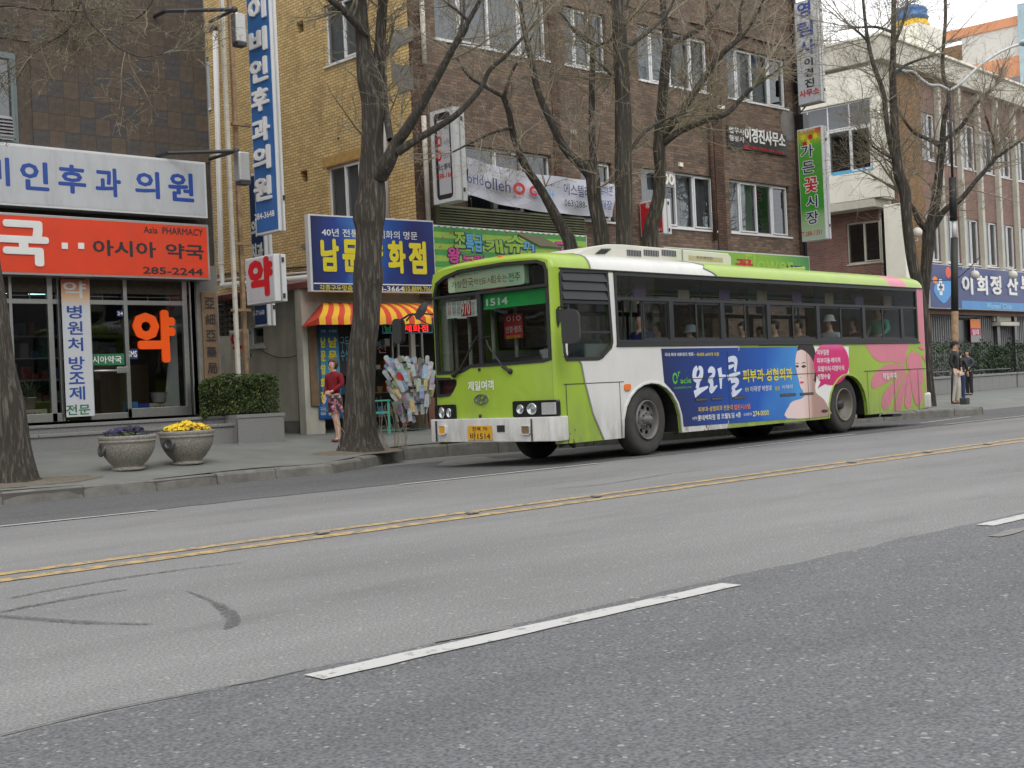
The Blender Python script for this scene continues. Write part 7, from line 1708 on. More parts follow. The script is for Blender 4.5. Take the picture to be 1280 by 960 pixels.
film([(1015.5, 454), (1017.5, 454), (1017.8, 461), (1016, 464)], skin, 'printed_ear', .0114, 3)
dk = mat('dark print', srgb(58, 38, 40), .5)
film([(993.9, 457.8), (995.6, 456.3), (998, 457.9), (996, 459.6)], dk, 'printed_eye', .0114, 3); film([(1000.9, 458.5), (1003.8, 456.2), (1007.2, 457.8), (1004, 459.8)], dk, 'printed_eye', .0114, 3)
film([(1000.5, 454.5), (1004, 452.6), (1007.5, 453.6), (1004, 453.8)], dk, 'printed_brow', .0114, 2); film([(994, 454.4), (996.5, 453.4), (998, 454.3), (996, 454.5)], dk, 'printed_brow', .0114, 2)
film([(999, 471.2), (1001.5, 471.6), (1000.5, 472.4)], mat('nose shade print', srgb(190, 140, 126), .5), 'printed_nose', .0114, 2)
film([(999.2, 477.8), (1001, 476.6), (1004.6, 477.5), (1002, 479.4), (1000, 479.2)], mat('lip print', srgb(196, 70, 84), .5), 'printed_lips', .0114, 3)
film([(1026, 513.5), (1029, 511.8), (1033.5, 512.4), (1034, 514.5), (1030, 516), (1027, 515.5)], dk, 'printed_mark', .0114, 3)
mg_ = grad_mat('magenta bubble print', [(0, srgb(196, 24, 106)), (.7, srgb(212, 40, 118)), (1, srgb(234, 150, 190))], 2, .9, 1.72, .3)
bub = [(1038.5 + 22.3 * math.cos(t), 454.5 + (28.5 if math.sin(t) < 0 else 27) * math.sin(t)) for t in [2 * math.pi * k / 36 for k in range(36)]]
bub = [p for p in bub if not (p[0] < 1030 and p[1] > 474)]
k0 = max(i for i, p in enumerate(bub) if p[1] > 474 and p[0] >= 1030)
bub = bub[:k0 + 1] + [(1021.5, 485.5), (1025, 477.5)] + bub[k0 + 1:]
bq = [S(*p) for p in bub]; bq = [(x, min(z, 1.592)) for x, z in bq]
film(bq, mg_, 'speech_bubble', .0116, local=True)
AT = lambda tx, x, y, w_, h_, c, **k: px_text(tx, SM, x, y, w_, h_, M_[c] if isinstance(c, str) else c, bus, 'advert_lettering', **{**dict(bold=.02, base=.0125, depth=.001), **k})
for tx, x, y, w_ in (('피부질환', 1028, 440.5, 15), ('피부미용·레이저', 1035, 450.5, 29), ('모발이식·지방이식', 1038, 460.5, 33), ('성형수술', 1029, 470.5, 16)): AT(tx, x, y, w_, 7, 'ink_white', bold=.035)
AT('국내 최대 네트워크 병원 -', 849.5, 443, 38, 4.6, 'ink_white', base=.008, bold=.03); AT('국내외 60여개 지점', 884, 443, 28, 4.6, 'ink_yellow', base=.008, bold=.03)
gr = mat('leaf green print', srgb(90, 180, 70), .4)
AT('O', 843.2, 473, 6.5, 15, gr, base=.008, bold=.05); AT('r', 848.2, 467.5, 3, 6, gr, base=.008, bold=.04); AT('acle', 856.5, 475.5, 13.5, 7.5, gr, base=.008, bold=.03); AT('oracleclinic.com', 853, 484, 22, 3, gr, base=.008, bold=0)
bw1 = mat('pale brush lettering', srgb(206, 214, 232), .4)
# brush lettered word drawn as tapering strokes
def brush(strokes, mt):
 for P, wds in strokes:
  Q = spline([(*S(x, y), w) for (x, y), w in zip(P, wds)], 6); m = MB(); L_, Rr = [], []
  for i, p in enumerate(Q):
   d = (Q[min(i + 1, len(Q) - 1)] - Q[max(i - 1, 0)]); d = Vector((d.x, d.y)).normalized(); n_ = Vector((-d.y, d.x)) * p.z
   L_.append((p.x + n_.x, p.y + n_.y)); Rr.append((p.x - n_.x, p.y - n_.y))
  n = len(L_); m.add([(x, y, .0095 + .0002 * (len(strokes) % 3)) for x, y in L_] + [(x, y, .0095) for x, y in Rr], [(i, n + i, n + i + 1, i + 1) for i in range(n - 1)], SM)
  m.build('brush_stroke', mt, bus, world=1)
brush([([(871, 459), (868, 464), (867.5, 472), (871.5, 475), (875.5, 470), (876, 462), (872.5, 459.5)], [.035, .05, .05, .045, .05, .045, .03]),
  ([(872.5, 475), (870.8, 486)], [.045, .04]), ([(867.5, 493), (874, 488.5), (884.5, 483.5)], [.055, .045, .015]),
  ([(884.5, 465), (888, 462), (891.5, 464), (890.5, 470), (886, 475), (888.5, 477), (889, 483), (888.5, 488), (896, 482)], [.02, .05, .045, .035, .04, .05, .045, .05, .012]),
  ([(898.5, 460), (900, 470), (900.5, 486)], [.055, .045, .02]), ([(900, 471), (907, 470)], [.04, .02]),
  ([(909.5, 450), (914, 448.5), (918.5, 450), (919, 456), (918, 464.5)], [.04, .045, .055, .04, .03]), ([(910, 459.5), (917, 456.5)], [.035, .02]),
  ([(909, 473), (916, 469), (924.5, 466)], [.05, .035, .02]),
  ([(913, 477), (918, 475), (921.5, 477), (919, 482), (915.5, 485), (917, 489), (915.5, 493), (920, 491), (926.5, 486)], [.03, .045, .04, .03, .035, .04, .045, .035, .012])], bw1)
AT('피부과·성형외과', 959.5, 468.5, 62, 16, 'ink_yellow', base=.009, bold=.04)
AT('원장', 933, 487, 5, 5, 'ink_yellow', base=.009, bold=.02); AT('이재영 박형호', 951, 485.5, 27, 7, 'ink_white', base=.009, bold=0, shear=.2); AT('원장', 971, 485.5, 6, 5, 'ink_yellow', base=.009, bold=.02); AT('이해리', 983.5, 483.5, 13, 5, 'ink_white', base=.009, bold=0, shear=.2)
for x, y, w_ in ((876, 499.5, 14), (895.5, 498.5, 14), (924, 497, 15), (984.5, 493.5, 19), (1008, 492.3, 17)):
 c0_ = S(x - w_ / 2, y); c1_ = S(x + w_ / 2, y); m = MB(); m.box(c0_[0], (c0_[1] + c1_[1]) / 2 - .022, .0115, c1_[0], (c0_[1] + c1_[1]) / 2 + .022, .0118, SM); m.build('black_caption', M_['ink_black'], bus, world=1); AT('개인정보보호', x, y, w_ * .95, 2.2, 'ink_grey', base=.012, bold=0)
AT('피부과·성형외과 전문의', 894, 510.5, 43, 6.5, mat('gold print', srgb(214, 184, 90), .4), base=.009, bold=.03); AT('랩핀시스템', 927, 508.5, 20, 6.5, 'ink_orange', base=.009, bold=.03)
AT('대학', 868, 523, 6, 4, 'ink_white', base=.009, bold=0); AT('롯데백화점 옆 코웰빌딩 4층', 899, 520.5, 54, 7, 'ink_white', base=.009, bold=.03); AT('상담문의', 933.8, 517.8, 10, 3.6, 'ink_white', base=.009, bold=0); AT('274-0000', 950.5, 516.5, 20, 6.5, mat('cream yellow print', srgb(226, 214, 110), .4), base=.009, bold=.03)
# thin orange line over the advert
seam(S(948, 431.8), S(996, 431.8), 'orange_line', .006, .006)
# ---- pink blossom on the rear quarter
petals = [
 [(1084, 426), (1086, 438), (1093, 448), (1103, 453), (1114, 451), (1121, 454), (1131, 452), (1133, 440), (1132, 427.5)],
 [(1130, 456), (1122, 456), (1112, 455), (1102, 459), (1093, 467), (1089, 478), (1091, 486), (1099, 483), (1112, 476), (1124, 468), (1131, 462)],
 [(1131, 464), (1122, 472), (1112, 482), (1104, 493), (1102, 505), (1105, 512), (1111, 508), (1118, 494), (1126, 478), (1132, 466)],
 [(1133, 466), (1127, 480), (1121, 495), (1117, 508), (1118, 516), (1123, 518), (1127, 508), (1131, 490), (1134, 470)],
 [(1135, 466), (1133, 480), (1131, 497), (1131, 508), (1135, 511), (1139, 505), (1139, 488), (1137, 470)],
 [(1137, 464), (1138.5, 478), (1141, 495), (1146, 507), (1151, 505), (1153, 492), (1149, 476), (1142, 466)],
 [(1134, 460), (1133.5, 448), (1138, 441), (1140, 437), (1142, 441), (1149, 442), (1151, 450), (1152, 459), (1154, 470), (1152, 480), (1147, 474), (1141, 465)],
 [(1147.5, 434), (1152, 431.5), (1156.5, 433), (1157, 437), (1152, 437)], [(1152, 446), (1155, 443), (1158, 446), (1158, 454), (1155, 450)]]
for k, P in enumerate(petals):
 Q = [S(*p) for p in P]; Q = [(min(x, UR - RC), max(z, ZB + .03)) for x, z in Q]
 Q = [(q.x, min(1.585, q.y)) for q in spline([(x, y, 0) for x, y in Q], 3, True)]; film(Q, Mp, 'pink_petal', .0035 + .0005 * k, local=True)
px_text('제일여객', SM, 1111, 470, 17, 8.5, M_['ink_white'], bus, 'operator_name', bold=.035, base=.0135, depth=.001)
film([S(*p) for p in ((1142.5, 369), (1152, 372), (1157, 425), (1147.5, 426))][::1] and [(WR + .06, 1.585), (UR - RC, 1.585), (UR - RC, 2.68), (WR + .02, 2.68)], Mp, 'pink_pillar', .003, local=True)
for k in range(11):
 z = 1.62 + k * .045; m = MB(); m.box(UR - .06, .001 + .02, z, UR + .006, .3, z + .018, BM); m.build('rear_vent_slit', M_['black'], bus, world=1)
# plain rear end, white lower corner
m = MB(); panel(m, [(RC, ZB), (W_ - RC, ZB)] + [(-x, y) for x, y in tops[::-1]], [], BM @ frame((UR, 0, 0), (0, 1, 0)), -.05, 0); m.build('rear_panel', Mg, bus, world=1)
m = MB(); m.box(UR - .2, -.012, .30, UR + .1, W_ + .01, .62, BM); m.build('rear_bumper', Mw, bus, world=True, bevel=.04)
m = MB(); P = [S(*p) for p in ((1119, 521), (1130, 520), (1130, 517), (1119, 518))]; m.prism([(x, z) for x, z in P], -.3, -.05, SM); m.build('exhaust_pipe', M_['black'], bus, world=1)
# orange marker lamps along the front brow
for x, y in ((626.5, 321), (592, 327.5), (575, 331)):
 p = loc2(up(FM, -.05), x, y); m = MB(); m.box(p[0] - .035, p[1] - .02, -.1, p[0] + .035, p[1] + .02, .0, up(FM, -.02)); m.build('marker_lamp', mat('orange marker', (.8, .2, .03), .3) if 'orange marker' not in bpy.data.materials else bpy.data.materials['orange marker'], bus, world=1)
# ================================================================== bare street trees
def bark_mat(name, c1, c2):
 m, t, p = nodes_of(name); L = t.links.new; N = t.nodes.new
 tc_ = N('ShaderNodeTexCoord'); mp = N('ShaderNodeMapping'); mp.inputs['Scale'].default_value = (26, 26, 2.6); L(tc_.outputs['Object'], mp.inputs[0])
 n1 = N('ShaderNodeTexNoise'); n1.inputs['Scale'].default_value = 1; n1.inputs['Detail'].default_value = 8; n1.inputs['Roughness'].default_value = .65; n1.inputs['Distortion'].default_value = .6; L(mp.outputs[0], n1.inputs['Vector'])
 r_ = N('ShaderNodeValToRGB'); e = r_.color_ramp.elements; e[0].position = .5; e[0].color = (*c1, 1); e[1].position = .74; e[1].color = (*c2, 1); L(n1.outputs['Fac'], r_.inputs[0]); L(r_.outputs[0], p.inputs['Base Color'])
 b = N('ShaderNodeBump'); b.inputs['Distance'].default_value = .028; b.inputs['Strength'].default_value = 1; L(n1.outputs['Fac'], b.inputs['Height']); L(b.outputs[0], p.inputs['Normal']); p.inputs['Roughness'].default_value = .95
 return m
M_['bark'] = bark_mat('furrowed grey brown bark', (.03, .025, .02), (.19, .165, .13))
M_['barkdark'] = bark_mat('dark furrowed bark', (.042, .036, .03), (.2, .178, .145))
M_['limb'] = bark_mat('grey limb bark', (.05, .044, .038), (.17, .155, .135))
M_['twig'] = mat('greenish tan twig', (.19, .165, .115), .85, 0, .35, 6)
M_['twigpale'] = mat('pale tan shoot', (.3, .26, .2), .85, 0, .25, 6)
def trunk_tube(pts, n=28, ridge=.06, seed=0):
 """tapering trunk with vertical furrows; pts = [(x, y, z, r)]"""
 Q = spline([tuple(p) for p in pts], 7); m = MB(); vs_ = []
 for i, p in enumerate(Q):
  d = Vector((Q[min(i + 1, len(Q) - 1)] - Q[max(i - 1, 0)])[:3]).normalized(); x = d.cross(Vector((0, 1, 0))).normalized(); y = d.cross(x)
  for k in range(n):
   t = 2 * math.pi * k / n
   f = 1 + ridge * noise.noise(Vector((k * 1.9 + seed, p.z * .9, seed))) + ridge * .9 * noise.noise(Vector((math.cos(t) * 1.2 + seed, math.sin(t) * 1.2, p.z * 1.3)))
   c = Vector(p[:3]) + (x * math.cos(t) + y * math.sin(t)) * p[3] * f; vs_.append(tuple(c))
 m.add(vs_, [(i * n + k, i * n + (k + 1) % n, (i + 1) * n + (k + 1) % n, (i + 1) * n + k) for i in range(len(Q) - 1) for k in range(n)] + [tuple((len(Q) - 1) * n + k for k in range(n))])
 return m, Q
def grow(mb, p, d, L_, r, lvl, rnd, spur=True, droop=.0, nseg=None):
 """one twig and its side shoots"""
 n = nseg or (7 if lvl > 1 else 5); pts = [p.copy()]; rad = [r]; d = d.copy(); q = p.copy()
 for i in range(n):
  d = (d + Vector((rnd.gauss(0, .13), rnd.gauss(0, .13), rnd.gauss(.02 - droop, .11)))).normalized(); q = q + d * (L_ / n); pts.append(q.copy()); rad.append(max(.0028, r * (1 - .8 * (i + 1) / n)))
 mb.tube(pts, rad, 4 if lvl > 1 else 3, cap=False)
 if lvl > 0:
  k = {3: 7, 2: 6, 1: 4}[lvl]
  for j in range(k):
   i = 1 + int(rnd.random() * (n - 1)); b = pts[i]; dd_ = (pts[i] - pts[i - 1]).normalized(); s = dd_.orthogonal().normalized(); s.rotate(Matrix.Rotation(rnd.uniform(0, 6.28), 3, dd_))
   nd = (dd_ * rnd.uniform(.35, .8) + s * rnd.uniform(.5, .95) + Vector((0, 0, .18))).normalized(); grow(mb, b, nd, L_ * rnd.uniform(.38, .62), rad[i] * .6, lvl - 1, rnd, spur, droop)
 if spur:
  for i in range(1, n):
   if rnd.random() < .5:
    s = (pts[i] - pts[i - 1]).normalized().orthogonal(); s.rotate(Matrix.Rotation(rnd.uniform(0, 6.28), 3, (pts[i] - pts[i - 1]).normalized())); e = pts[i] + s * rnd.uniform(.02, .045)
    mb.tube([pts[i], e], [.0045, .003], 3, cap=False)
def pt(x, y, A, rpx=None):
 p = onA(x, y, A); return (p.x, p.y, p.z, (rpx * A / 1597) if rpx else .02)
def make_tree(label, A, trunks, limbs, seed, nt=26, tl=(.8, 1.9), group='bare trees along the kerb', twm=None, base=None, up_bias=.35, lv=2):
 """trunks/limbs: centre lines as (x, y, half width, depth offset) seen from the street, each at real depth"""
 rnd = random.Random(seed); f_ = .84 if A > 22 else 1
 trunks = [[(x, y, hw * f_, dz) for x, y, hw, dz in t_] for t_ in trunks]; limbs = [[(x, y, hw * f_, dz) for x, y, hw, dz in l_] for l_ in limbs]
 T0 = [pt(x, y, A + dz, hw) for x, y, hw, dz in trunks[0]]
 b = Vector(T0[0][:3]); gz = walk_z(b.x, b.y) if base is None else base
 t = thing('bare_tree', label, 'tree', (b.x, b.y, gz), 0, group)
 for i, tr_ in enumerate(trunks):
  P = [pt(x, y, A + dz, hw) for x, y, hw, dz in tr_]
  if i == 0: P[0] = (P[0][0], P[0][1], gz - .05, P[0][3])
  m, Q = trunk_tube(P, 30, .09, seed + i); m.build('trunk' if i == 0 else 'stem', M_['barkdark'] if i == 0 else M_['bark'], t, world=True, sm=True)
 tw = MB()
 allp = []
 for i, lb in enumerate(limbs):
  P = [pt(x, y, A + dz, hw) for x, y, hw, dz in lb]; m, Q = trunk_tube(P, 12, .1, seed + 40 + i);
  m.build('branch', M_['limb'], t, world=True, sm=True); allp.append(Q)
 for tr_ in trunks:
  P = [pt(x, y, A + dz, hw) for x, y, hw, dz in tr_]; Q = spline(P, 6); allp.append([q for q in Q if q.z > 4.2])
 allp = [q for q in allp if len(q) > 2]
 for j in range(nt):
  Q = rnd.choice(allp); i = rnd.randint(max(1, len(Q) // 5), len(Q) - 1); p = Vector(Q[i][:3]); d = Vector((Q[i] - Q[i - 1])[:3]).normalized()
  s = d.orthogonal().normalized(); s.rotate(Matrix.Rotation(rnd.uniform(0, 6.28), 3, d)); nd = (d * rnd.uniform(.2, .7) + s + Vector((0, 0, up_bias))).normalized()
  grow(tw, p, nd, rnd.uniform(*tl), min(.022, max(.009, Q[i][3] * .35)), lv, rnd)
 for Q in allp[:len(limbs)]:
  for _ in range(3):
   p = Vector(Q[-1][:3]); d = Vector((Q[-1] - Q[-3])[:3]).normalized(); grow(tw, p, (d + Vector((rnd.gauss(0, .25), rnd.gauss(0, .25), .1))).normalized(), rnd.uniform(*tl) * 1.1, max(.01, Q[-1][3] * .7), lv, rnd)
 tw.build('twigs', twm or M_['twig'], t, world=True, kind='stuff')
 return t
# thick tree in front of the shoe shop
make_tree('thick grey-brown tree trunk at the kerb in front of the blue shoe shop board', 20.8,
 [[(450, 566, 33, 0), (449.5, 557, 27, 0), (449, 540, 22.5, 0), (450, 500, 19.5, 0), (452, 440, 17.2, 0), (457, 400, 16.8, 0), (459, 365, 17.5, 0), (460, 345, 19, 0), (460.5, 320, 17, 0), (462, 290, 17.5, 0), (461.5, 271, 20, 0), (465, 245, 17, 0), (464.5, 215, 15.5, 0), (465, 180, 14.2, 0), (465.5, 130, 14.5, 0), (462, 98, 15.5, 0), (455, 60, 9.5, 0), (451, 20, 8.5, 0), (446, -60, 8, .1), (438, -200, 6, .4)],
  [(470, 125, 8, .05), (474, 80, 7.5, .0), (476, 40, 6.5, -.05), (479, 0, 6, -.1), (482, -60, 5.5, -.3), (488, -200, 5, -.6)]],
 [[(458, 42, 5.5, -.1), (440, 24, 5, -.3), (424, 8, 4.5, -.5), (405, -8, 4, -.7), (360, -60, 3, -1)],
  [(474, 218, 12, -.1), (486, 200, 10, -.3), (496, 178, 7.5, -.4), (506, 165, 7, -.5), (525, 135, 6, -.7), (545, 100, 5, -.9), (562, 68, 4.5, -1.1), (575, 45, 4, -1.2), (596, 8, 3, -1.3), (610, -20, 2.4, -1.4)],
  [(497, 190, 6, -.4), (520, 175, 5, -.5), (545, 160, 4.5, -.6), (572, 142, 4, -.8), (600, 112, 3.4, -.9), (612, 88, 3, -1), (632, 70, 2.4, -1.1), (655, 45, 1.8, -1.2)],
  [(488, 175, 4.5, -.2), (484, 150, 4.5, 0), (481, 125, 4, .2), (480, 95, 4, .3)],
  [(562, 68, 2.4, -1.1), (585, 30, 2, -1.2), (560, 5, 1.6, -1.3)],
  [(574, 44, 2, -1.2), (580, 10, 1.8, -1), (574, -20, 1.4, -.8)]], 3, 42, (.7, 1.7))
# left tree at the frame edge
make_tree('tree trunk at the far left edge of the kerb beside the purple flower pot', 16.5,
 [[(16, 612, 34, 0), (15, 600, 31, 0), (11, 560, 26, 0), (4, 510, 25, 0), (-3, 460, 22, 0), (-10, 400, 20, 0), (-20, 330, 19, 0), (-32, 240, 18, 0), (-44, 140, 17, 0), (-58, 0, 16, 0), (-76, -200, 13, 0)]],
 [[(-20, -60, 6, 0), (30, -60, 4, .2), (62, -20, 2.2, .3), (66, 8, 1.6, .35), (73, 30, 1, .4)],
  [(-20, -90, 6, -.2), (60, -80, 4, -.2), (98, -30, 2.4, -.2), (104, 6, 2, -.2), (113, 27, 1.7, -.2), (130, 44, 1.5, -.2), (150, 60, 1.3, -.2), (176, 71, 1, -.2), (205, 67, .6, -.2)],
  [(-20, -60, 5, .3), (60, -60, 3, .4), (100, -20, 1.6, .4), (94, 20, 1.2, .4), (82, 40, .9, .4), (58, 55, .7, .4), (40, 70, .5, .4)],
  [(-40, 30, 3, .2), (0, 8, 1.4, .2), (50, 12, 1.2, .2), (95, 14, .8, .2)],
  [(150, -40, 2.4, .4), (190, -8, 1.4, .4), (175, 20, 1, .4), (130, 38, .7, .4)]], 8, 46, (.5, 1.0), up_bias=-.25)
# stems rising behind the bus: three trees
make_tree('slender forked tree behind the bus front, left of the thick dark trunk', 24.5,
 [[(757, 520, 15, 0), (756, 400, 13, 0), (752, 300, 11.5, 0), (744, 255, 10.5, 0), (741, 225, 11, 0), (739, 205, 8, 0)]],
 [[(742, 215, 8, 0), (741, 190, 5.5, 0), (740, 150, 5, 0), (740, 110, 4.6, 0), (741, 60, 4.2, -.1)],
  [(740, 222, 8, 0), (728, 208, 7, -.1), (706, 186, 6, -.2), (688, 150, 5.5, -.4), (672, 112, 5, -.5), (664, 75, 4.4, -.6), (655, 35, 3.6, -.7), (650, 0, 3, -.8)],
  [(741, 55, 3, -.1), (720, 40, 2.4, -.2), (700, 15, 2, -.2)],
  [(741, 60, 3, -.1), (765, 48, 2.6, .1), (778, 20, 2.2, .2), (790, -10, 1.8, .3)]], 12, 44, (.8, 1.8), twm=M_['twigpale'])
make_tree('curved leaning tree stem behind the bus front reaching up to the left', 25,
 [[(735, 500, 12, 0), (728, 400, 11, 0), (714, 310, 10, 0), (700, 280, 8.5, 0), (678, 240, 6.5, 0), (655, 205, 5.5, 0), (642, 170, 5, -.1), (636, 140, 4.6, -.2), (628, 118, 4, -.3)]],
 [[(628, 120, 3.4, -.3), (606, 108, 2.6, -.4), (586, 95, 2, -.5), (570, 70, 1.6, -.5)],
  [(640, 160, 2.6, -.2), (618, 165, 2, -.3), (590, 178, 1.5, -.4), (566, 190, 1.2, -.4)],
  [(630, 120, 3, -.3), (640, 90, 2.4, -.3), (652, 70, 2, -.3), (668, 40, 1.6, -.3)]], 13, 30, (.7, 1.5), twm=M_['twigpale'])
make_tree('tall thick dark tree trunk rising behind the bus roof air unit', 24,
 [[(786, 520, 19, 0), (784, 400, 15, 0), (781, 310, 12.5, 0), (780, 250, 12.5, 0), (779, 200, 12.8, 0), (779, 150, 12.2, 0), (778, 100, 11, 0), (775, 50, 10.5, 0), (772, 0, 10, 0), (766, -120, 9, 0)]],
 [[(786, 190, 3, 0), (806, 165, 2.6, .2), (830, 150, 2, .4), (860, 140, 1.4, .5)],
  [(778, 110, 3, 0), (766, 95, 2.6, 0), (750, 80, 2, 0)],
  [(783, 60, 4, 0), (810, 40, 3, .1), (835, 15, 2.4, .2), (850, -20, 2, .3)]], 14, 34, (.9, 1.9))
make_tree('forked tree behind the bus roof with long branches towards the black office sign', 25.5,
 [[(812, 520, 17, 0), (812, 400, 15, 0), (812, 300, 12, 0), (820, 262, 10, 0), (824, 240, 9, 0), (825, 210, 8.5, 0), (824, 185, 9, 0), (826, 150, 8, 0), (829, 110, 7.5, 0), (833, 70, 7, 0), (835, 48, 8, 0), (830, 20, 5, 0), (826, -40, 4, 0)]],
 [[(826, 172, 7, 0), (842, 152, 6, -.1), (862, 125, 5.5, -.2), (880, 98, 5, -.3), (898, 72, 4.6, -.4), (914, 57, 4.4, -.5), (928, 45, 4, -.5)],
  [(828, 180, 6, 0), (850, 164, 5, -.2), (880, 152, 4.2, -.3), (908, 142, 3.8, -.5), (925, 125, 3.4, -.5), (940, 110, 3.2, -.6)],
  [(834, 55, 5, 0), (852, 48, 4.2, .1), (872, 38, 3.6, .2), (884, 26, 3, .2), (900, 5, 2.4, .3)],
  [(926, 48, 3, -.5), (925, 15, 2, -.5), (935, -20, 1.6, -.4)], [(926, 48, 2.6, -.5), (945, 20, 2, -.6), (958, -10, 1.5, -.7)],
  [(940, 110, 2.2, -.6), (958, 98, 1.8, -.6), (980, 82, 1.4, -.6)]], 15, 60, (.8, 1.8), twm=M_['twigpale'])
# the two trees at the right by the rear of the bus
make_tree('tall tree with two long stems just behind the bus rear corner', 33.5,
 [[(1164, 508, 7.5, 0), (1162, 470, 5, 0), (1157, 410, 6, 0), (1150, 370, 7.5, 0), (1141, 330, 8, 0), (1134, 280, 7.5, 0), (1131, 240, 8.5, 0), (1124, 218, 8, 0), (1120, 190, 7, 0), (1118, 150, 6, 0), (1116, 95, 5, 0), (1117, 40, 4, 0), (1118, -60, 3, 0)]],
 [[(1124, 215, 6, 0), (1116, 190, 4.5, -.1), (1108, 150, 4, -.2), (1104, 115, 3.6, -.3), (1090, 75, 3, -.4), (1082, 30, 2.4, -.5), (1078, -10, 2, -.5)],
  [(1104, 112, 2.4, -.3), (1090, 72, 2, -.1), (1083, 50, 1.8, 0), (1060, 30, 1.4, .1)],
  [(1117, 92, 2.6, 0), (1135, 80, 2.2, .2), (1158, 72, 1.6, .3)], [(1115, 40, 2.4, 0), (1096, 34, 2, -.2), (1078, 34, 1.6, -.3)],
  [(1118, 55, 2.6, 0), (1128, 30, 2.2, .1), (1134, 5, 2, .2)], [(1124, 200, 2.4, 0), (1104, 192, 1.8, -.2), (1090, 182, 1.4, -.3)]], 21, 70, (1.0, 2.3))
make_tree('spreading tree with a long branch reaching right over the clinic sign', 34.5,
 [[(1154, 506, 6, 0), (1154, 440, 6, 0), (1155, 380, 7, 0), (1158, 330, 8, 0), (1161, 300, 9.5, 0), (1162, 288, 9, 0), (1168, 262, 7, 0), (1172, 235, 6.5, 0), (1175, 205, 6, 0), (1178, 180, 6, 0)]],
 [[(1163, 290, 6, 0), (1150, 278, 4.5, -.1), (1142, 262, 4, -.2), (1130, 246, 3.6, -.2)],
  [(1178, 182, 5, 0), (1160, 174, 3, 0), (1142, 165, 2.4, .1), (1130, 150, 2, .1)],
  [(1178, 182, 5, 0), (1180, 150, 4, 0), (1186, 120, 3.4, 0), (1178, 85, 2.8, .1), (1182, 20, 2.4, .1), (1180, -30, 2, .1)],
  [(1180, 176, 4, 0), (1200, 160, 3.4, -.1), (1222, 128, 3, -.2), (1240, 112, 2.6, -.3)],
  [(1166, 284, 6, 0), (1182, 262, 4.6, -.1), (1200, 250, 4.2, -.2), (1220, 226, 3.6, -.3), (1236, 208, 3.4, -.3), (1246, 195, 3.2, -.4)],
  [(1247, 196, 2.6, -.4), (1240, 170, 2.2, -.4), (1232, 145, 1.8, -.4)], [(1247, 196, 2.6, -.4), (1270, 180, 2, -.4), (1296, 160, 1.6, -.4)]], 22, 70, (.9, 2.1), twm=M_['twigpale'])
# tree pits and root suckers
for (x, y, lab, sd) in ((452, 566, 'dry earth tree pit round the thick trunk by the shoe shop', 1), (40, 604, 'dry earth tree pit at the left edge tree', 2)):
 p = on_walk(x, y); rnd = random.Random(sd)
 pit = thing('tree_pit', lab, 'tree pit', tuple(p)); m = MB(); n = 30; rx, ry = .95, .42
 m.add([(0, .12, .03)] + [(rx * math.cos(k * 2 * math.pi / n) * rnd.uniform(.85, 1.1), .12 + ry * math.sin(k * 2 * math.pi / n) * rnd.uniform(.85, 1.1), .012 + .03 * math.sin(k * 2 * math.pi / n)) for k in range(n)], [(0, 1 + k, 1 + (k + 1) % n) for k in range(n)]); m.build('soil', M_['earth'], pit, sm=True)
p = on_walk(485, 560); rnd = random.Random(77)
sk = thing('root_suckers', 'thin bare shoots sprouting at the foot of the thick trunk', 'shoots', tuple(p)); m = MB()
for k in range(30):
 x, y = rnd.choice([(rnd.uniform(-.12, .45), rnd.uniform(-.1, .2)), (rnd.uniform(-1.05, -.7), rnd.uniform(-.25, 0))]); q = Vector((x, y, 0)); grow(m, q, Vector((rnd.gauss(0, .1), 0, 1)).normalized(), rnd.uniform(.35, .95), .008, 0, rnd)
m.build('shoots', M_['twigpale'], sk, kind='stuff')
# ================================================================== stone flower pots
M_['pot'] = mat('speckled grey stone', (.25, .235, .205), .8, 0, .45, 45, bump=.003, bscale=90, dirt=.5, dirtcol=(.08, .075, .065))
def petals(n, rad, cols_, nm, par, r0, zc, seed, R_):
 rnd = random.Random(seed); ms = [MB() for _ in cols_]; lf = MB()
 for k in range(n):
  a = rnd.uniform(0, 6.28); q = math.sqrt(rnd.random()) * R_; c = Vector((q * math.cos(a), q * math.sin(a), zc + .1 * (1 - (q / R_) ** 2) + rnd.uniform(-.015, .03)))
  tilt = Vector((rnd.gauss(0, .5) - .15, rnd.gauss(0, .5) - .5, 1)).normalized(); x = tilt.orthogonal().normalized(); y = tilt.cross(x); m = ms[int(rnd.random() ** 1.6 * len(cols_))]
  for j in range(5):
   t = j * 1.257 + rnd.uniform(-.2, .2); s = r0 * rnd.uniform(.8, 1.15); d1 = x * math.cos(t) + y * math.sin(t); d2 = y * math.cos(t) - x * math.sin(t)
   m.add([c, c + d1 * s * .6 + d2 * s * .5 + tilt * .006, c + d1 * s * 1.1 + tilt * rnd.uniform(-.006, .01), c + d1 * s * .6 - d2 * s * .5 + tilt * .006], [(0, 1, 2, 3)])
 for k in range(n * 5):
  a = rnd.uniform(0, 6.28); q = math.sqrt(rnd.random()) * R_; c = Vector((q * math.cos(a), q * math.sin(a), zc - .03 + rnd.uniform(0, .05))); d = Vector((rnd.gauss(0, 1), rnd.gauss(0, 1), rnd.uniform(.2, 1))).normalized(); s = rnd.uniform(.02, .045); o_ = d.orthogonal().normalized() * s * .35
  lf.add([c, c + d * s + o_, c + d * s * 1.5, c + d * s - o_], [(0, 1, 2, 3)])
 for m, mt in zip(ms, cols_):
  if m.v: m.build(nm, mt, par, kind='stuff')
 lf.build('leaves', M_['leaf'], par, kind='stuff')
M_['leaf'] = leaf_mat('pansy leaves', (.025, .05, .015), (.07, .12, .035))
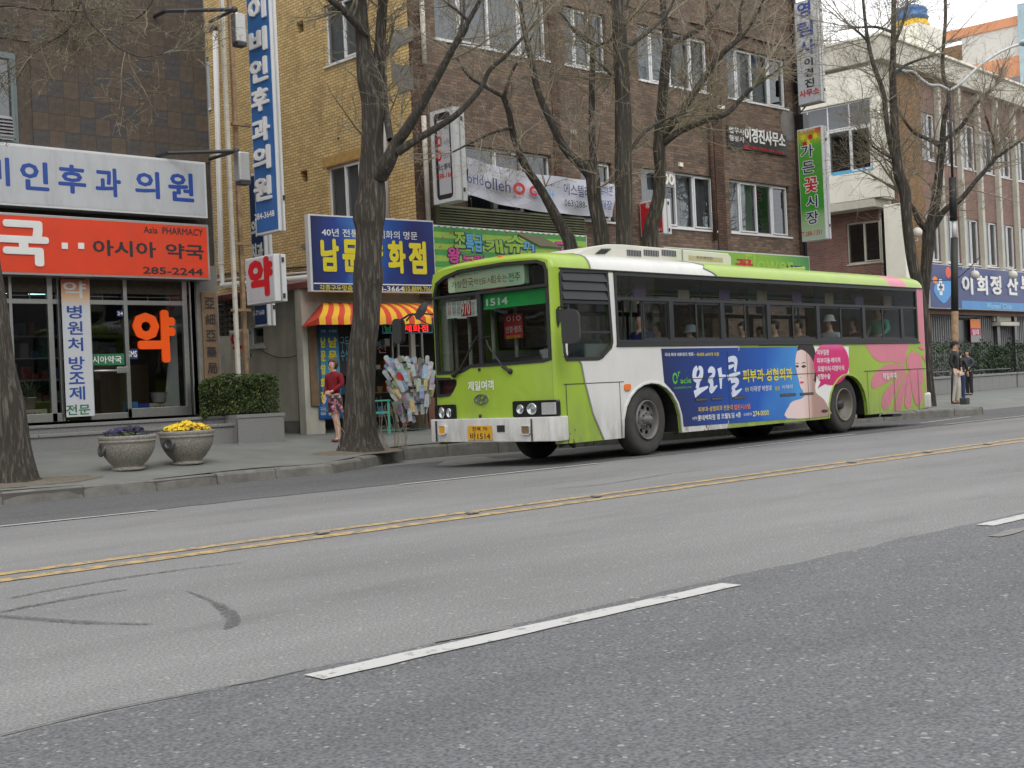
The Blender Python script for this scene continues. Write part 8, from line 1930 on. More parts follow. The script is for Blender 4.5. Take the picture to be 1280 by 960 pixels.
M_['hedge'] = leaf_mat('clipped hedge leaves', (.022, .045, .01), (.1, .14, .03))
M_['hedgedark'] = leaf_mat('dark shrub leaves', (.012, .03, .012), (.045, .085, .03))
for i, (x, y, hw, lab, az, cs) in enumerate(((155.5, 589.5, 35.5, 'round stone pot of dark purple pansies, nearer the left tree', 176, [mat('deep purple petal', (.016, .01, .05), .6), mat('blackish petal', (.012, .01, .03), .6), mat('violet petal', (.03, .02, .09), .6)]),
            (230.5, 582, 34.5, 'round stone pot of bright yellow pansies right of the purple ones', 200, [mat('yellow petal', (.72, .5, .01), .6), mat('deep yellow petal', (.6, .36, .01), .6)]))):
 p = on_walk(x, y); A = (p - CAMP).dot(FWD); Rp = hw * A / 1597; p = p + Vector((FWD.x, FWD.y, 0)).normalized() * Rp * .5; p.z = walk_z(p.x, p.y)
 t = thing('stone_flower_pot', lab, 'flower pot', tuple(p), 0, 'stone flower pots on the pavement'); h = Rp * 1.2
 pr_ = [(.01, 0), (.56, 0), (.58, .03), (.58, .07), (.5, .1), (.52, .14), (.68, .28), (.82, .46), (.92, .64), (.955, .8), (.96, .87), (.985, .89), (1.0, .92), (.985, .95), (.97, .96), (.985, .98), (1.0, 1.02), (1.0, 1.07), (.98, 1.1), (.9, 1.1), (.88, 1.06), (.86, .98), (.01, .97)]
 m = MB(); m.lathe([(r * Rp, z * Rp * 1.12) for r, z in pr_], 44); m.build('bowl', M_['pot'], t, sm=True)
 m = MB(); a = R(az); M0 = Matrix.Rotation(a, 4, 'Z') @ Matrix.Translation((Rp * .93, 0, Rp * .78)) @ Matrix.Rotation(R(78), 4, 'Y'); m.lathe([(.02, .02), (.05, .02), (.055, .035), (.075, .035), (.085, .02), (.1, .02), (.105, 0)], 18, M0); m.build('medallion', M_['slate'], t, sm=True)
 m = MB(); m.lathe([(.01, Rp * 1.12), (Rp * .87, Rp * 1.11)], 20); m.build('soil', M_['earth'], t)
 petals(85 if i == 0 else 150, 0, cs, 'blossoms', t, .036, Rp * 1.22, 30 + i, Rp * .84)
# ---------------------------------------------------------------- hedges in planters
def leaves(par, corners, z0, z1, n, mt, seed, s0=.03, nm='foliage', rough=.12):
 """leaf cards through the volume over a quad footprint (corners in world xy)"""
 rnd = random.Random(seed); m = MB(); inv_ = root_m(par).inverted()
 for k in range(n):
  u, v, w_ = rnd.random(), rnd.random(), rnd.random()
  if rnd.random() < .75:                       # most leaves on the outside
   f = rnd.randint(0, 3)
   if f == 0: w_ = 1 - rnd.random() * .12
   elif f == 1: v = rnd.random() * .12
   elif f == 2: u = rnd.random() * .06
   else: u = 1 - rnd.random() * .06
  a, b, c, d = corners; p = (a * (1 - u) + b * u) * (1 - v) + (d * (1 - u) + c * u) * v
  e = noise.noise(Vector((p.x * 1.6, p.y * 1.6, w_ * 2))) * rough; z = z0 + (z1 - z0) * w_ * (1 + e) + (-.18 * (abs(u - .5) * 2) ** 6 * (z1 - z0)); P = Vector((p.x + e * .6, p.y + e * .8, z))
  nrm = Vector((rnd.gauss(0, 1), rnd.gauss(0, 1), rnd.gauss(.4, 1))).normalized(); x = nrm.orthogonal().normalized(); y = nrm.cross(x); s = s0 * rnd.uniform(.6, 1.3)
  P = inv_ @ P; m.add([P - x * s, P - y * s * .5, P + x * s, P + y * s * .5], [(0, 1, 2, 3)])
 m.build(nm, mt, par, kind='stuff')
A0, B0 = onY(297, 546, 19.6), onY(356, 548.5, 19.6); A0.z = B0.z = walk_z(A0.x, 19.6) + .02; L0_ = Vector((XP - .12, YF - .3, 0)); B1_ = Vector((B0.x + .05, 20.9, 0)); L1x = Vector((XP + .02, 20.9, 0))
pl0 = thing('granite_planter', 'low granite planter with a clipped hedge between the pharmacy and the alley', 'planter', (A0.x, A0.y, A0.z))
crv = [(q.x, q.y) for q in spline([(L0_.x, L0_.y, 0), ((L0_.x * .6 + A0.x * .4), min(L0_.y, A0.y) + .12 * abs(L0_.y - A0.y), 0), (A0.x, A0.y, 0)], 5)]
fp = crv + [(B0.x, B0.y), (B1_.x, B1_.y), (L1x.x, L1x.y)]; zt0_ = onY(330, 517, 19.6).z
m = MB(); m.prism(fp, -.2, zt0_ - .06); m.build('planter_wall', M_['granite'], pl0, world=1)
m = MB(); cx_ = sum(p[0] for p in fp) / len(fp); cy_ = sum(p[1] for p in fp) / len(fp); m.prism([(cx_ + (x - cx_) * 1.03, cy_ + (y - cy_) * 1.04) for x, y in fp], zt0_ - .059, zt0_); m.build('coping_slab', M_['granite'], pl0, world=True, bevel=.012)
for x in (A0.x + .5 * (B0.x - A0.x),):
 m = MB(); m.box(A0.x - .008, A0.y - .012, A0.z, A0.x + .004, A0.y - .004, zt0_ - .07); m.build('slab_joint', Ms, pl0, world=1)
hg = thing('clipped_hedge', 'low clipped green hedge growing in the granite planter left of the alley', 'hedge', (A0.x, A0.y, zt0_)); zh = onY(300, 468, 20.0).z; hL = onY(251, 490, 20.1); hR = onY(350, 490, 19.72)
leaves(hg, [hL, hR, Vector((hR.x, 20.7, 0)), Vector((hL.x + .35, 20.85, 0))], zt0_ + .03, zh, 15000, M_['hedge'], 5, .022)
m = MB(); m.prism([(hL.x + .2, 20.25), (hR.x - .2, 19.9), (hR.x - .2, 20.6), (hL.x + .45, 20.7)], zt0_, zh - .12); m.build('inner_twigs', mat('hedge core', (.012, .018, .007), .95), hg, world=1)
# right hand planter and shrubs
A2, B2_ = on_walk(1168, 494), on_walk(1271, 484); d_ = (B2_ - A2); d_.z = 0; d_.normalize(); n_ = Vector((-d_.y, d_.x, 0)); A3 = A2 - d_ * 8
hgt = 22.5 * (A2 - CAMP).dot(FWD) / 1597
for (a, b, lab, lab2) in ((A3, B2_, 'long granite planter of dark shrubs in front of the clinic', 'dark shrubs in the long planter before the clinic windows'), (B2_ + d_ * .25, B2_ + d_ * 9, 'second granite planter beyond the gap at the right edge', 'dark shrubs at the right edge beyond the planter gap')):
 t = thing('granite_planter', lab, 'planter', tuple(a)); M0 = frame(a, d_, n_); Ln = (b - a).length
 m = MB(); m.box(0, 0, -hgt + .07, Ln, 1.3, .2, M0); x_ = 0
 k = 0
 while x_ < Ln:
  m = MB(); x2 = min(x_ + .95, Ln); m.box(x_ + .004, 0, -hgt + .1, x2 - .004, 1.2, -.02, frame(a, d_, n_)) if False else m.add([(x_ + .004, 0, 0), (x2 - .004, 0, 0), (x2 - .004, .15, 0), (x_ + .004, .15, 0), (x_ + .004, 0, hgt - .08), (x2 - .004, 0, hgt - .08), (x2 - .004, .15, hgt - .08), (x_ + .004, .15, hgt - .08)], [(0, 3, 2, 1), (4, 5, 6, 7), (0, 1, 5, 4), (1, 2, 6, 5), (2, 3, 7, 6), (3, 0, 4, 7)], Matrix(((d_.x, n_.x, 0, a.x), (d_.y, n_.y, 0, a.y), (0, 0, 1, a.z), (0, 0, 0, 1))))
  m.build('granite_slab', M_['granite'], t, world=True, bevel=.01); x_ = x2; k += 1
 MM = Matrix(((d_.x, n_.x, 0, a.x), (d_.y, n_.y, 0, a.y), (0, 0, 1, a.z), (0, 0, 0, 1)))
 m = MB(); m.box(-.03, -.04, hgt - .079, Ln + .03, 1.3, hgt, MM); m.build('coping_slab', M_['granite'], t, world=True, bevel=.012)
 m = MB(); m.tube([MM @ Vector((.1, .1, hgt + .16)), MM @ Vector((Ln - .1, .1, hgt + .16))], .03, 6)
 for q in range(int(Ln / 1.4) + 1): m.tube([MM @ Vector((.15 + q * 1.4, .1, hgt)), MM @ Vector((.15 + q * 1.4, .1, hgt + .16))], .02, 6)
 m.build('low_rail', M_['darksteel'], t, world=1)
 s = thing('shrub_row', lab2, 'shrubs', tuple(a + Vector((0, 0, hgt)))); P0 = a + n_ * .15; P1 = b + n_ * .15
 leaves(s, [P0, P1, P1 + n_ * 1.1, P0 + n_ * 1.1], a.z + hgt + .02, a.z + hgt + 1.15, 9000, M_['hedgedark'], 9, .05, rough=.5)
# ---------------------------------------------------------------- double-armed street lamp, globe lamps
pb = on_walk(1194, 504); A = (pb - CAMP).dot(FWD); q = lambda x, y: onA(x, y, A)
sl = thing('street_lamp', 'tall double-armed street lamp with a dark and rust brown pole near the two pedestrians', 'street lamp', tuple(pb))
def seg(y0, y1, x0, x1, r, mt, nm):
 m = MB(); m.tube([q(x0, y0), q(x1, y1)], r * A / 1597, 12); m.build(nm, mt, sl, world=True, sm=True)
seg(505, 389, 1193.5, 1193.5, 4.3, M_['rust'], 'lower_pole'); seg(389, 297, 1193.5, 1193, 4.4, mat('black green pole paint', (.03, .033, .028), .6), 'upper_pole'); seg(297, 276, 1193, 1192.5, 2.8, M_['white'], 'pole_neck'); seg(276, 222, 1192, 1190.5, 4.6, M_['black'], 'signal_back'); seg(222, 110, 1190.5, 1187, 1.6, M_['darksteel'], 'mast')
for P, nm in (([(1187, 113), (1176, 107), (1163, 106), (1152, 99), (1142, 90), (1130, 89)], 'left_arm'), ([(1187, 113), (1200, 105), (1213, 93), (1228, 79.5), (1246, 67.5), (1262, 59.5), (1275, 55.5)], 'right_arm')):
 m = MB(); Q = spline([tuple(q(*p)) for p in P], 5); m.tube(Q, 1.7 * A / 1597, 8); m.build(nm, M_['white'], sl, world=True, sm=True)
for x, y, sx in ((1124, 89.5, 8), (1282, 53.5, 10)):
 c = q(x, y); m = MB(); m.ball((0, 0, 0), (sx * A / 1597, .16, .09), 16, 8); m.v = [tuple(Vector(v) + c) for v in m.v]; m.build('lamp_head', mat('pale blue lamp head', (.42, .52, .56), .4), sl, world=True, sm=True)
m = MB(); m.tube([q(1197, 348), q(1212, 335), q(1225, 321)], .6 * A / 1597, 5); m.tube([q(1189, 350), q(1163, 351)], .6 * A / 1597, 5); m.build('stay_wire', M_['black'], sl, world=1)
Mgl = mat('milky globe', (.62, .61, .55), .35, 0, .04)
for x, y, r, M0, off, lab in ((1218.5, 343.5, 5.6, GC, .5, 'left milky globe lamp in front of the clinic signboard'), (1266, 343.5, 5.6, GC, .5, 'right milky globe lamp in front of the clinic signboard'), (1146.5, 290.5, 6.2, F0, .35, 'frosted globe lamp on the golden brick strip between the tree stems')):
 Mo = up(M0, off); c = loc2(Mo, x, y); A = (Mo @ Vector((*c, 0)) - CAMP).dot(FWD); rr_ = r * A / 1597
 t = thing('globe_lamp', lab, 'lamp', tuple(Mo @ Vector((*c, 0))), 0, 'globe lamps'); m = MB(); m.ball(tuple(Mo @ Vector((*c, 0))), rr_, 22, 14); m.build('globe', Mgl, t, world=True, sm=True)
 m = MB(); sgn = -1 if M0 is F0 else 1; m.tube([Mo @ Vector((c[0], c[1] + sgn * rr_ * .9, 0)), Mo @ Vector((c[0], c[1] + sgn * (rr_ + .12), 0)), Mo @ Vector((c[0], c[1] + sgn * (rr_ + .12), -off + .02))], .025, 6); m.build('bracket_arm', M_['white'], t, world=1)
# small dark block near the man
p = on_walk(1206, 505.5); t = thing('stone_block', 'small dark grey stone block on the pavement beside the man with the cap', 'block', tuple(p)); m = MB(); m.box(-.09, -.1, 0, .09, .1, .17); m.build('block', mat('dark stone', (.06, .06, .065), .8), t, bevel=.02)
# ---------------------------------------------------------------- in front of the shoe shop: rack, packets, stump, stool, boots
rp = on_walk(514, 536); A = 25.0; rk = thing('display_rack', 'wire display rack crowded with hanging packets in front of the shoe shop', 'rack', tuple(rp))
q = lambda x, y, dz=0: onA(x, y, A + dz)
m = MB();
for P in (((486, 462), (500, 528)), ((535, 458), (531, 530)), ((486, 462), (505, 452)), ((505, 452), (535, 456)), ((492, 486), (534, 484)), ((498, 505), (533, 504)), ((501, 518), (520, 519))): m.tube([q(*P[0]), q(*P[1])], .014, 5)
for P in (((488, 462), (508, 526)), ((533, 458), (520, 528))): m.tube([q(P[0][0], P[0][1], .1), q(P[1][0], P[1][1], .9)], .012, 5)
m.build('frame', M_['black'], rk, world=1)
Pc = [('white', (.4, .42, .45)), ('pale blue', srgb(130, 165, 205)), ('grey', (.28, .29, .3)), ('red', srgb(200, 52, 48)), ('brown', (.13, .07, .05)), ('black', (.03, .03, .035)), ('yellow', srgb(205, 170, 40)), ('pale green', srgb(150, 180, 150)), ('blue', srgb(60, 120, 185)), ('cream', (.45, .4, .3))]
pm = {}; rnd = random.Random(55)
def packet_mat(nm, c):
 m, t, p = nodes_of(nm + ' printed packet'); L = t.links.new; N = t.nodes.new; tc_ = N('ShaderNodeTexCoord'); oi = N('ShaderNodeObjectInfo'); ad = N('ShaderNodeVectorMath'); L(tc_.outputs['Object'], ad.inputs[0]); cb_ = N('ShaderNodeCombineXYZ'); L(oi.outputs['Random'], cb_.inputs[0]); L(cb_.outputs[0], ad.inputs[1])
 vo = N('ShaderNodeTexVoronoi'); vo.inputs['Scale'].default_value = 17; L(ad.outputs[0], vo.inputs['Vector']); mi_ = N('ShaderNodeMix'); mi_.data_type = 'RGBA'; mi_.inputs[0].default_value = .25; mi_.inputs[6].default_value = (*c, 1); L(vo.outputs['Color'], mi_.inputs[7])
 hs = N('ShaderNodeHueSaturation'); hs.inputs['Saturation'].default_value = .75; L(mi_.outputs[2], hs.inputs['Color']); L(hs.outputs[0], p.inputs['Base Color']); p.inputs['Roughness'].default_value = .6; return m
for nm, c in Pc:
 if nm in pm: continue
 b = MB(); b.prism([(-.042, -.12), (.042, -.12), (.045, .1), (.012, .12), (-.012, .12), (-.045, .1)], -.008, .01); me = b.mesh('packet'); me.materials.append(packet_mat(nm, c) if nm != 'red' else mat('red packet', c, .35)); pm[nm] = me
ROW = ('in the top row', 'in the second row', 'in the third row', 'in the fourth row', 'in the fifth row', 'in the sixth row', 'in the seventh row', 'in the bottom row')
CL = ('at the left end', 'left of the middle', 'just left of the middle', 'at the middle', 'just right of the middle', 'right of the middle', 'near the right end', 'at the right end')
for r_, (y, x0, x1, n) in enumerate(((454, 487, 534, 11), (463, 484, 539, 13), (472, 484, 541, 14), (481, 487, 541, 13), (490, 490, 540, 12), (499, 493, 537, 11), (508, 496, 533, 9), (518, 497, 516, 5))):
 used_ = set()
 for k in range(n):
  x = x0 + (x1 - x0) * k / max(1, n - 1) + rnd.uniform(-1.2, 1.2); nm = 'red' if (r_ == 2 and k == 4) else (rnd.choice([p_[0] for p_ in Pc if p_[0] != 'red']) if rnd.random() < .6 else 'white')
  while nm != 'red' and (nm, min(7, 8 * k // n)) in used_: nm = rnd.choice([p_[0] for p_ in Pc if p_[0] != 'red'])
  used_.add((nm, min(7, 8 * k // n)))
  p = q(x, y + rnd.uniform(-3, 3), rnd.uniform(-.15, .12)); o = bpy.data.objects.new('packet', pm[nm]); COL.objects.link(o)
  lean = R(12 - 24 * (x - 512) / 25); s_ = rnd.uniform(.8, 1.15)
  o.matrix_world = Matrix.Translation(p) @ Matrix.Rotation(R(-40) + rnd.gauss(0, .35), 4, 'Z') @ Matrix.Rotation(R(90), 4, 'X') @ Matrix.Rotation(lean + rnd.gauss(0, .12), 4, 'Z') @ Matrix.Diagonal((s_, s_ * 1.05, 1, 1))
  props(o, 'single red packet in the upper rows of the display rack' if nm == 'red' else '%s packet %s of the display rack, %s' % (nm, ROW[r_][0:], CL[min(7, 8 * k // n)]), 'packet', 'packets hanging on the display rack')
p = on_walk(523.5, 536); t = thing('log_stump', 'upright cut log standing under the display rack beside the bus bumper', 'log', tuple(p)); m = MB(); m.lathe([(.01, 0), (.185, 0), (.19, .1), (.185, .3), (.185, .37), (.17, .375), (.01, .375)], 26)
m.v = [(x * (1 + .04 * noise.noise(Vector((x * 12, y * 12, 1)))), y * (1 + .04 * noise.noise(Vector((x * 12, y * 12, 5)))), z) for x, y, z in m.v]; m.build('log', bark_mat('pale log bark', (.1, .075, .05), (.26, .2, .15)), t)
p = on_walk(540, 535); t = thing('leaning_board', 'reddish brown board standing upright between the log and the bus', 'board', tuple(p)); m = MB(); m.box(-.06, 0, 0, .12, .04, .62); m.build('board', mat('reddish wood', (.16, .075, .05), .7, 0, .2, 6), t, bevel=.005)
for x, lab in ((501, 'left dark red rubber boot under the display rack'), (508.5, 'right dark red rubber boot under the display rack')):
 p = on_walk(x, 534.5); t = thing('rubber_boot', lab, 'boot', tuple(p), 0, 'pair of dark red boots'); m = MB(); m.tube([(-.02, 0, .23), (0, 0, .12), (.012, 0, .05)], [.05, .047, .045], 12); m.tube([(.0, .02, .045), (.02, -.06, .04), (.035, -.15, .03)], [.045, .042, .03], 12); m.build('boot', mat('dark red rubber', (.12, .02, .025), .4), t, sm=True)
Mt = mat('teal painted wood', srgb(70, 160, 140), .6, 0, .12, 4, dirt=.3)
p = on_walk(478, 543); t = thing('teal_stool', 'tall teal wooden stool half hidden behind the thick tree trunk', 'stool', tuple(p), R(-38)); hs = 43 * 24.6 / 1597
for i in (-1, 1):
 for j in (-1, 1): m = MB(); m.box(i * .14 - .022, j * .13 - .022, 0, i * .14 + .022, j * .13 + .022, hs - .03); m.build('leg', Mt, t, bevel=.004)
 m = MB(); m.box(-.14, i * .13 - .012, hs * .6, .14, i * .13 + .012, hs * .6 + .045); m.build('rail', Mt, t); m = MB(); m.box(i * .14 - .012, -.13, hs * .5, i * .14 + .012, .13, hs * .5 + .045); m.build('rail', Mt, t)
m = MB(); m.box(-.18, -.17, hs - .03, .18, .17, hs); m.build('seat', Mt, t, bevel=.006)
p = on_walk(502, 538); t = thing('teal_mat', 'faded teal mat lying on the pavement under the display rack', 'mat', tuple(p)); m = MB(); m.box(-.5, -.25, .006, .4, .5, .014); m.build('mat_sheet', mat('faded teal mat', srgb(90, 135, 122), .9, 0, .2, 5), t)
# ================================================================== people
_sc2 = bpy.data.scenes.new('modelling'); _vl = _sc2.view_layers[0]
def skinned(name, V, E, mt, par, label=None, sub=2, M=None):
 """one continuous surface grown round a joint skeleton"""
 me = bpy.data.meshes.new(name); me.from_pydata([v[:3] for v in V], E, []); o = bpy.data.objects.new(name, me); _sc2.collection.objects.link(o)
 sk_ = o.modifiers.new('s', 'SKIN'); sk_.use_smooth_shade = True; sk_.branch_smoothing = .3; ss = o.modifiers.new('d', 'SUBSURF'); ss.levels = sub; ss.render_levels = sub
 lay = me.skin_vertices[0] if me.skin_vertices else None
 if lay is None: me.attributes.new('skin_vertices', 'FLOAT_VECTOR', 'POINT')
 for i, v in enumerate(V): d = me.skin_vertices[0].data[i]; d.radius = (v[3], v[4] if len(v) > 4 else v[3]); d.use_root = (i == 0)
 _vl.update(); dg = _vl.depsgraph; m2 = bpy.data.meshes.new_from_object(o.evaluated_get(dg)); bpy.data.objects.remove(o)
 if M is not None: m2.transform(M)
 m2.polygons.foreach_set('use_smooth', [True] * len(m2.polygons)); m2.name = name; m2.materials.clear(); return link_mesh(m2, name, mt, par, label=label)
SKIN = mat('skin', srgb(222, 180, 156), .55, 0, .05, 8)
def chain(V, E, pts, root):
 prev = root
 for p in pts: V.append(p); E.append((prev, len(V) - 1)); prev = len(V) - 1
 return prev
def person(label, loc, rz, H, arms, legs, wear, hair, face=True, twist=0, group=None, hat=None, long_hair=False):
 """joint positions in units of body height; y is forward"""
 t = thing('person', label, 'person', tuple(loc), rz, group); S_ = Matrix.Diagonal((H, H, H, 1))
 V = [(0, 0, .53, .078, .056)]; E = []
 ch = chain(V, E, [(0, .003, .62, .066, .048), (0, .004, .72, .083, .058), (0, -.004, .79, .066, .046)], 0)
 chain(V, E, [(0, .0, .845, .028), (0, .012, .882, .034, .04), (0, .012, .925, .044, .053), (0, .008, .968, .036, .043)], ch)
 for s, lg in zip((-1, 1), legs):
  k, an, to = lg; chain(V, E, [(s * .048, 0, .49, .05), (s * .05 + (k[0]) * .4, k[1] * .4, .4, .046), (s * .05 + k[0], k[1], .285, .032), (s * .05 + (k[0] + an[0]) / 2, (k[1] + an[1]) / 2 - .008, .19, .034), (s * .05 + an[0], an[1], .05, .019), (s * .05 + an[0] + to[0] * .3, an[1] + to[1] * .3, .024, .02), (s * .05 + an[0] + to[0], an[1] + to[1], .014, .014)], 0)
 tips = []
 for s, am in zip((-1, 1), arms):
  el, wr, dr = Vector(am[0]), Vector(am[1]), Vector(am[2]).normalized(); sh_ = Vector((s * .1, -.002, .79))
  w_ = chain(V, E, [(*sh_, .031), (*(sh_.lerp(el, .5)), .027), (*el, .022), (*(el.lerp(wr, .5)), .021), (*wr, .0145), (*(wr + dr * .03), .017, .012)], ch)
  side = dr.cross(Vector((0, 1, .2))).normalized(); pal = wr + dr * .045
  for f in range(4):
   off = side * (f - 1.5) * .0105; ln = (.04, .046, .043, .034)[f]; chain(V, E, [(*(pal + off), .0058), (*(pal + off + dr * ln * .55 + Vector((0, .004, 0))), .0052), (*(pal + off + dr * ln + Vector((0, .012, -.004))), .0042)], w_)
  th = side * -.02; chain(V, E, [(*(wr + dr * .02 + th), .007), (*(wr + dr * .045 + th * 1.7 + Vector((0, .006, 0))), .0055)], w_)
 skinned('body', V, E, SKIN, t, M=S_)
 # clothing follows the same joints
 if 'top' in wear:
  mt, sl, hem = wear['top']; V = [(0, 0, hem, .09, .067)]; E = []; ch = chain(V, E, [(0, .003, .62, .08, .06), (0, .004, .72, .093, .068), (0, -.002, .795, .076, .056), (0, 0, .832, .042, .038), (0, .003, .85, .033, .034)], 0)
  for s, am in zip((-1, 1), arms):
   el, wr = Vector(am[0]), Vector(am[1]); sh_ = Vector((s * .1, -.002, .788)); P = [(*sh_, .04), (*(sh_.lerp(el, .5)), .036), (*el, .031)]
   if sl: P += [(*(el.lerp(wr, .5)), .028), (*(el.lerp(wr, .92)), .022)]
   chain(V, E, P, 3)
  skinned('top', V, E, mt, t, M=S_)
 if 'trousers' in wear:
  V = [(0, 0, .54, .084, .062)]; E = []
  for s, lg in zip((-1, 1), legs):
   k, an, to = lg; chain(V, E, [(s * .05, 0, .48, .056), (s * .05 + k[0] * .5, k[1] * .5, .38, .052), (s * .05 + k[0], k[1], .285, .044), (s * .05 + (k[0] + an[0]) / 2, (k[1] + an[1]) / 2, .17, .041), (s * .05 + an[0], an[1], .06, .037), (s * .05 + an[0], an[1] + .005, .035, .036)], 0)
  skinned('trousers', V, E, wear['trousers'], t, M=S_)
 if 'skirt' in wear:
  m = MB(); prof = [(.075, .555), (.082, .53), (.09, .47), (.098, .41), (.106, .35)]
  n = 28; m.lathe(prof, n, Matrix.Diagonal((H, H * .78, H, 1))); m.v = [(x * (1 + .04 * math.sin(math.atan2(y, x) * 9) * (.56 * H - z) * 4), y * (1 + .04 * math.sin(math.atan2(y, x) * 9) * (.56 * H - z) * 4), z) for x, y, z in m.v]; m.build('skirt', wear['skirt'], t, sm=True)
 for s, lg in zip((-1, 1), legs):
  k, an, to = lg; V = [(s * .05 + an[0], an[1] - .012, .022, .024, .02)]; E = []; chain(V, E, [(s * .05 + an[0] + to[0] * .5, an[1] + to[1] * .5, .02, .025, .019), (s * .05 + an[0] + to[0] * 1.05, an[1] + to[1] * 1.05, .014, .018, .014)], 0); skinned('shoe', V, E, wear['shoes'], t, sub=2, M=S_)
 # hair: a cap open at the face
 m = MB(); hc = Vector((0, .006, .935)) * H; a_, b_, c_ = .054 * H, .064 * H, .062 * H; m.ball((0, 0, 0), 1, 26, 18); keep = []
 for f in m.f:
  c = sum((Vector(m.v[i]) for i in f), Vector()) / len(f)
  if c.y > .42 and c.z < .42 or (c.z < (-.75 if long_hair else -.25) and c.y > -.2): continue
  keep.append(f)
 m.f = keep; m.mi = [0] * len(keep); dn = 1.35 if long_hair else 1.0
 m.v = [(x * a_ * (1.12 if long_hair and z < 0 else 1) + hc.x, y * b_ + hc.y - .006 * H, (z * c_ * (dn if z < 0 else 1)) + hc.z) for x, y, z in m.v]; h_ = m.build('hair', hair, t, sm=True); so = h_.modifiers.new('thick', 'SOLIDIFY'); so.thickness = .008; so.offset = 0
 if face:
  m = MB()
  for s in (-1, 1): m.ball((s * .0175 * H, .0595 * H, .932 * H), (.0062 * H, .004 * H, .0036 * H), 8, 5)
  m.build('eyes', M_['ink_black'], t, sm=True, kind='stuff'); m = MB(); m.ball((0, .0665 * H, .914 * H), (.006 * H, .009 * H, .011 * H), 8, 6); m.build('nose', SKIN, t, sm=True); m = MB(); m.ball((0, .06 * H, .893 * H), (.012 * H, .004 * H, .003 * H), 8, 5); m.build('mouth', M_['ink_red'], t, sm=True)
  for s in (-1, 1): m = MB(); m.ball((s * .047 * H, .01 * H, .925 * H), (.005 * H, .01 * H, .015 * H), 8, 6); m.build('ear', SKIN, t, sm=True)
 if hat:
  m = MB(); m.ball((0, .008 * H, .95 * H), (.06 * H, .07 * H, .052 * H), 22, 12); m.f = [f for f in m.f if sum(m.v[i][2] for i in f) / len(f) > .948 * H]; m.mi = [0] * len(m.f); m.prism([(x, y) for x, y in ellipse(0, .065 * H, .045 * H, .05 * H, 18)], .948 * H, .953 * H); m.build('cap', hat, t, sm=True)
 return t
def face_to(p, px): c = CAMP - p; return math.atan2(c.y, c.x) - math.pi / 2 + px
LEG = ((0, .0, 0), (0, -.01, 0), (0, .1, 0))
flor = nodes_of('floral skirt print'); N = flor[1].nodes.new; vo = N('ShaderNodeTexVoronoi'); vo.inputs['Scale'].default_value = 30; r_ = N('ShaderNodeValToRGB'); e = r_.color_ramp.elements; e[0].position = .25; e[0].color = (.02, .02, .03, 1); e[1].position = .8; e[1].color = (.55, .5, .5, 1); e2 = e.new(.55); e2.color = (.45, .12, .16, 1); r_.color_ramp.interpolation = 'CONSTANT'
tcf = N('ShaderNodeTexCoord'); flor[1].links.new(tcf.outputs['Object'], vo.inputs['Vector']); flor[1].links.new(vo.outputs['Color'], r_.inputs[0]); flor[1].links.new(r_.outputs[0], flor[2].inputs['Base Color'])
p = on_walk(421, 552.5)
person('woman in a dark red sweater and floral skirt leaning beside the thick trunk', p, face_to(p, R(-42)), (552.5 - 447) * (p - CAMP).dot(FWD) / 1597,
 [((-.13, .0, .68), (-.05, .1, .6), (1, .25, -.15)), ((.14, -.03, .67), (.15, .01, .55), (0, .1, -1))], [((.02, .02), (.02, -.005), (-.01, .09)), ((-.025, -.02), (-.03, -.05), (.02, .09))],
 {'top': (mat('dark red knit', srgb(128, 22, 34), .85, 0, .12, 18, bump=.002, bscale=140), True, .55), 'skirt': flor[0], 'shoes': mat('dark red shoe', (.16, .015, .025), .35)}, mat('chestnut hair', (.07, .03, .018), .5, 0, .3, 20), long_hair=True)
p = on_walk(1196, 505)
mn = person('man in a black jacket and light trousers with a cap, holding a dark umbrella', p, face_to(p, R(70)), (505 - 426) * (p - CAMP).dot(FWD) / 1597,
 [((-.15, .02, .68), (-.13, .05, .56), (0, .1, -1)), ((.15, -.02, .67), (.14, .03, .55), (0, .15, -1))], [((.02, .03), (.02, .01), (0, .1)), ((-.02, -.02), (-.02, -.05), (0, .1))],
 {'top': (mat('black jacket', (.014, .014, .016), .7, 0, .2), True, .5), 'trousers': mat('pale beige trousers', (.5, .47, .4), .8, 0, .08, 6), 'shoes': mat('brown shoe', (.12, .05, .035), .5)}, M_['black'], hat=mat('dark cap', (.02, .02, .025), .8))
m = MB(); q = lambda x, y: onA(x, y, (p - CAMP).dot(FWD) - .2); um = thing('folded_umbrella', 'folded dark umbrella held upright by the man in the cap', 'umbrella', tuple(q(1189.5, 504))); m.tube([q(1191, 459), q(1190.3, 472), q(1189.5, 504)], [.012, .03, .012], 8); m.build('canopy', mat('navy umbrella cloth', (.012, .015, .035), .7), um, world=True, sm=True)
m = MB(); m.tube([q(1191, 459), q(1191.6, 456), q(1193, 456)], .012, 6); m.build('handle', M_['black'], um, world=1)
p = on_walk(1202, 501); person('person in blue jeans standing mostly hidden behind the man in the cap', p, face_to(p, R(150)), (499 - 434) * (p - CAMP).dot(FWD) / 1597 * .98, [((-.14, 0, .68), (-.14, .03, .56), (0, .1, -1)), ((.14, 0, .68), (.14, .03, .56), (0, .1, -1))], [LEG, LEG], {'top': (M_['black'], True, .52), 'trousers': mat('blue denim', (.03, .05, .12), .85), 'shoes': M_['black']}, M_['black'])
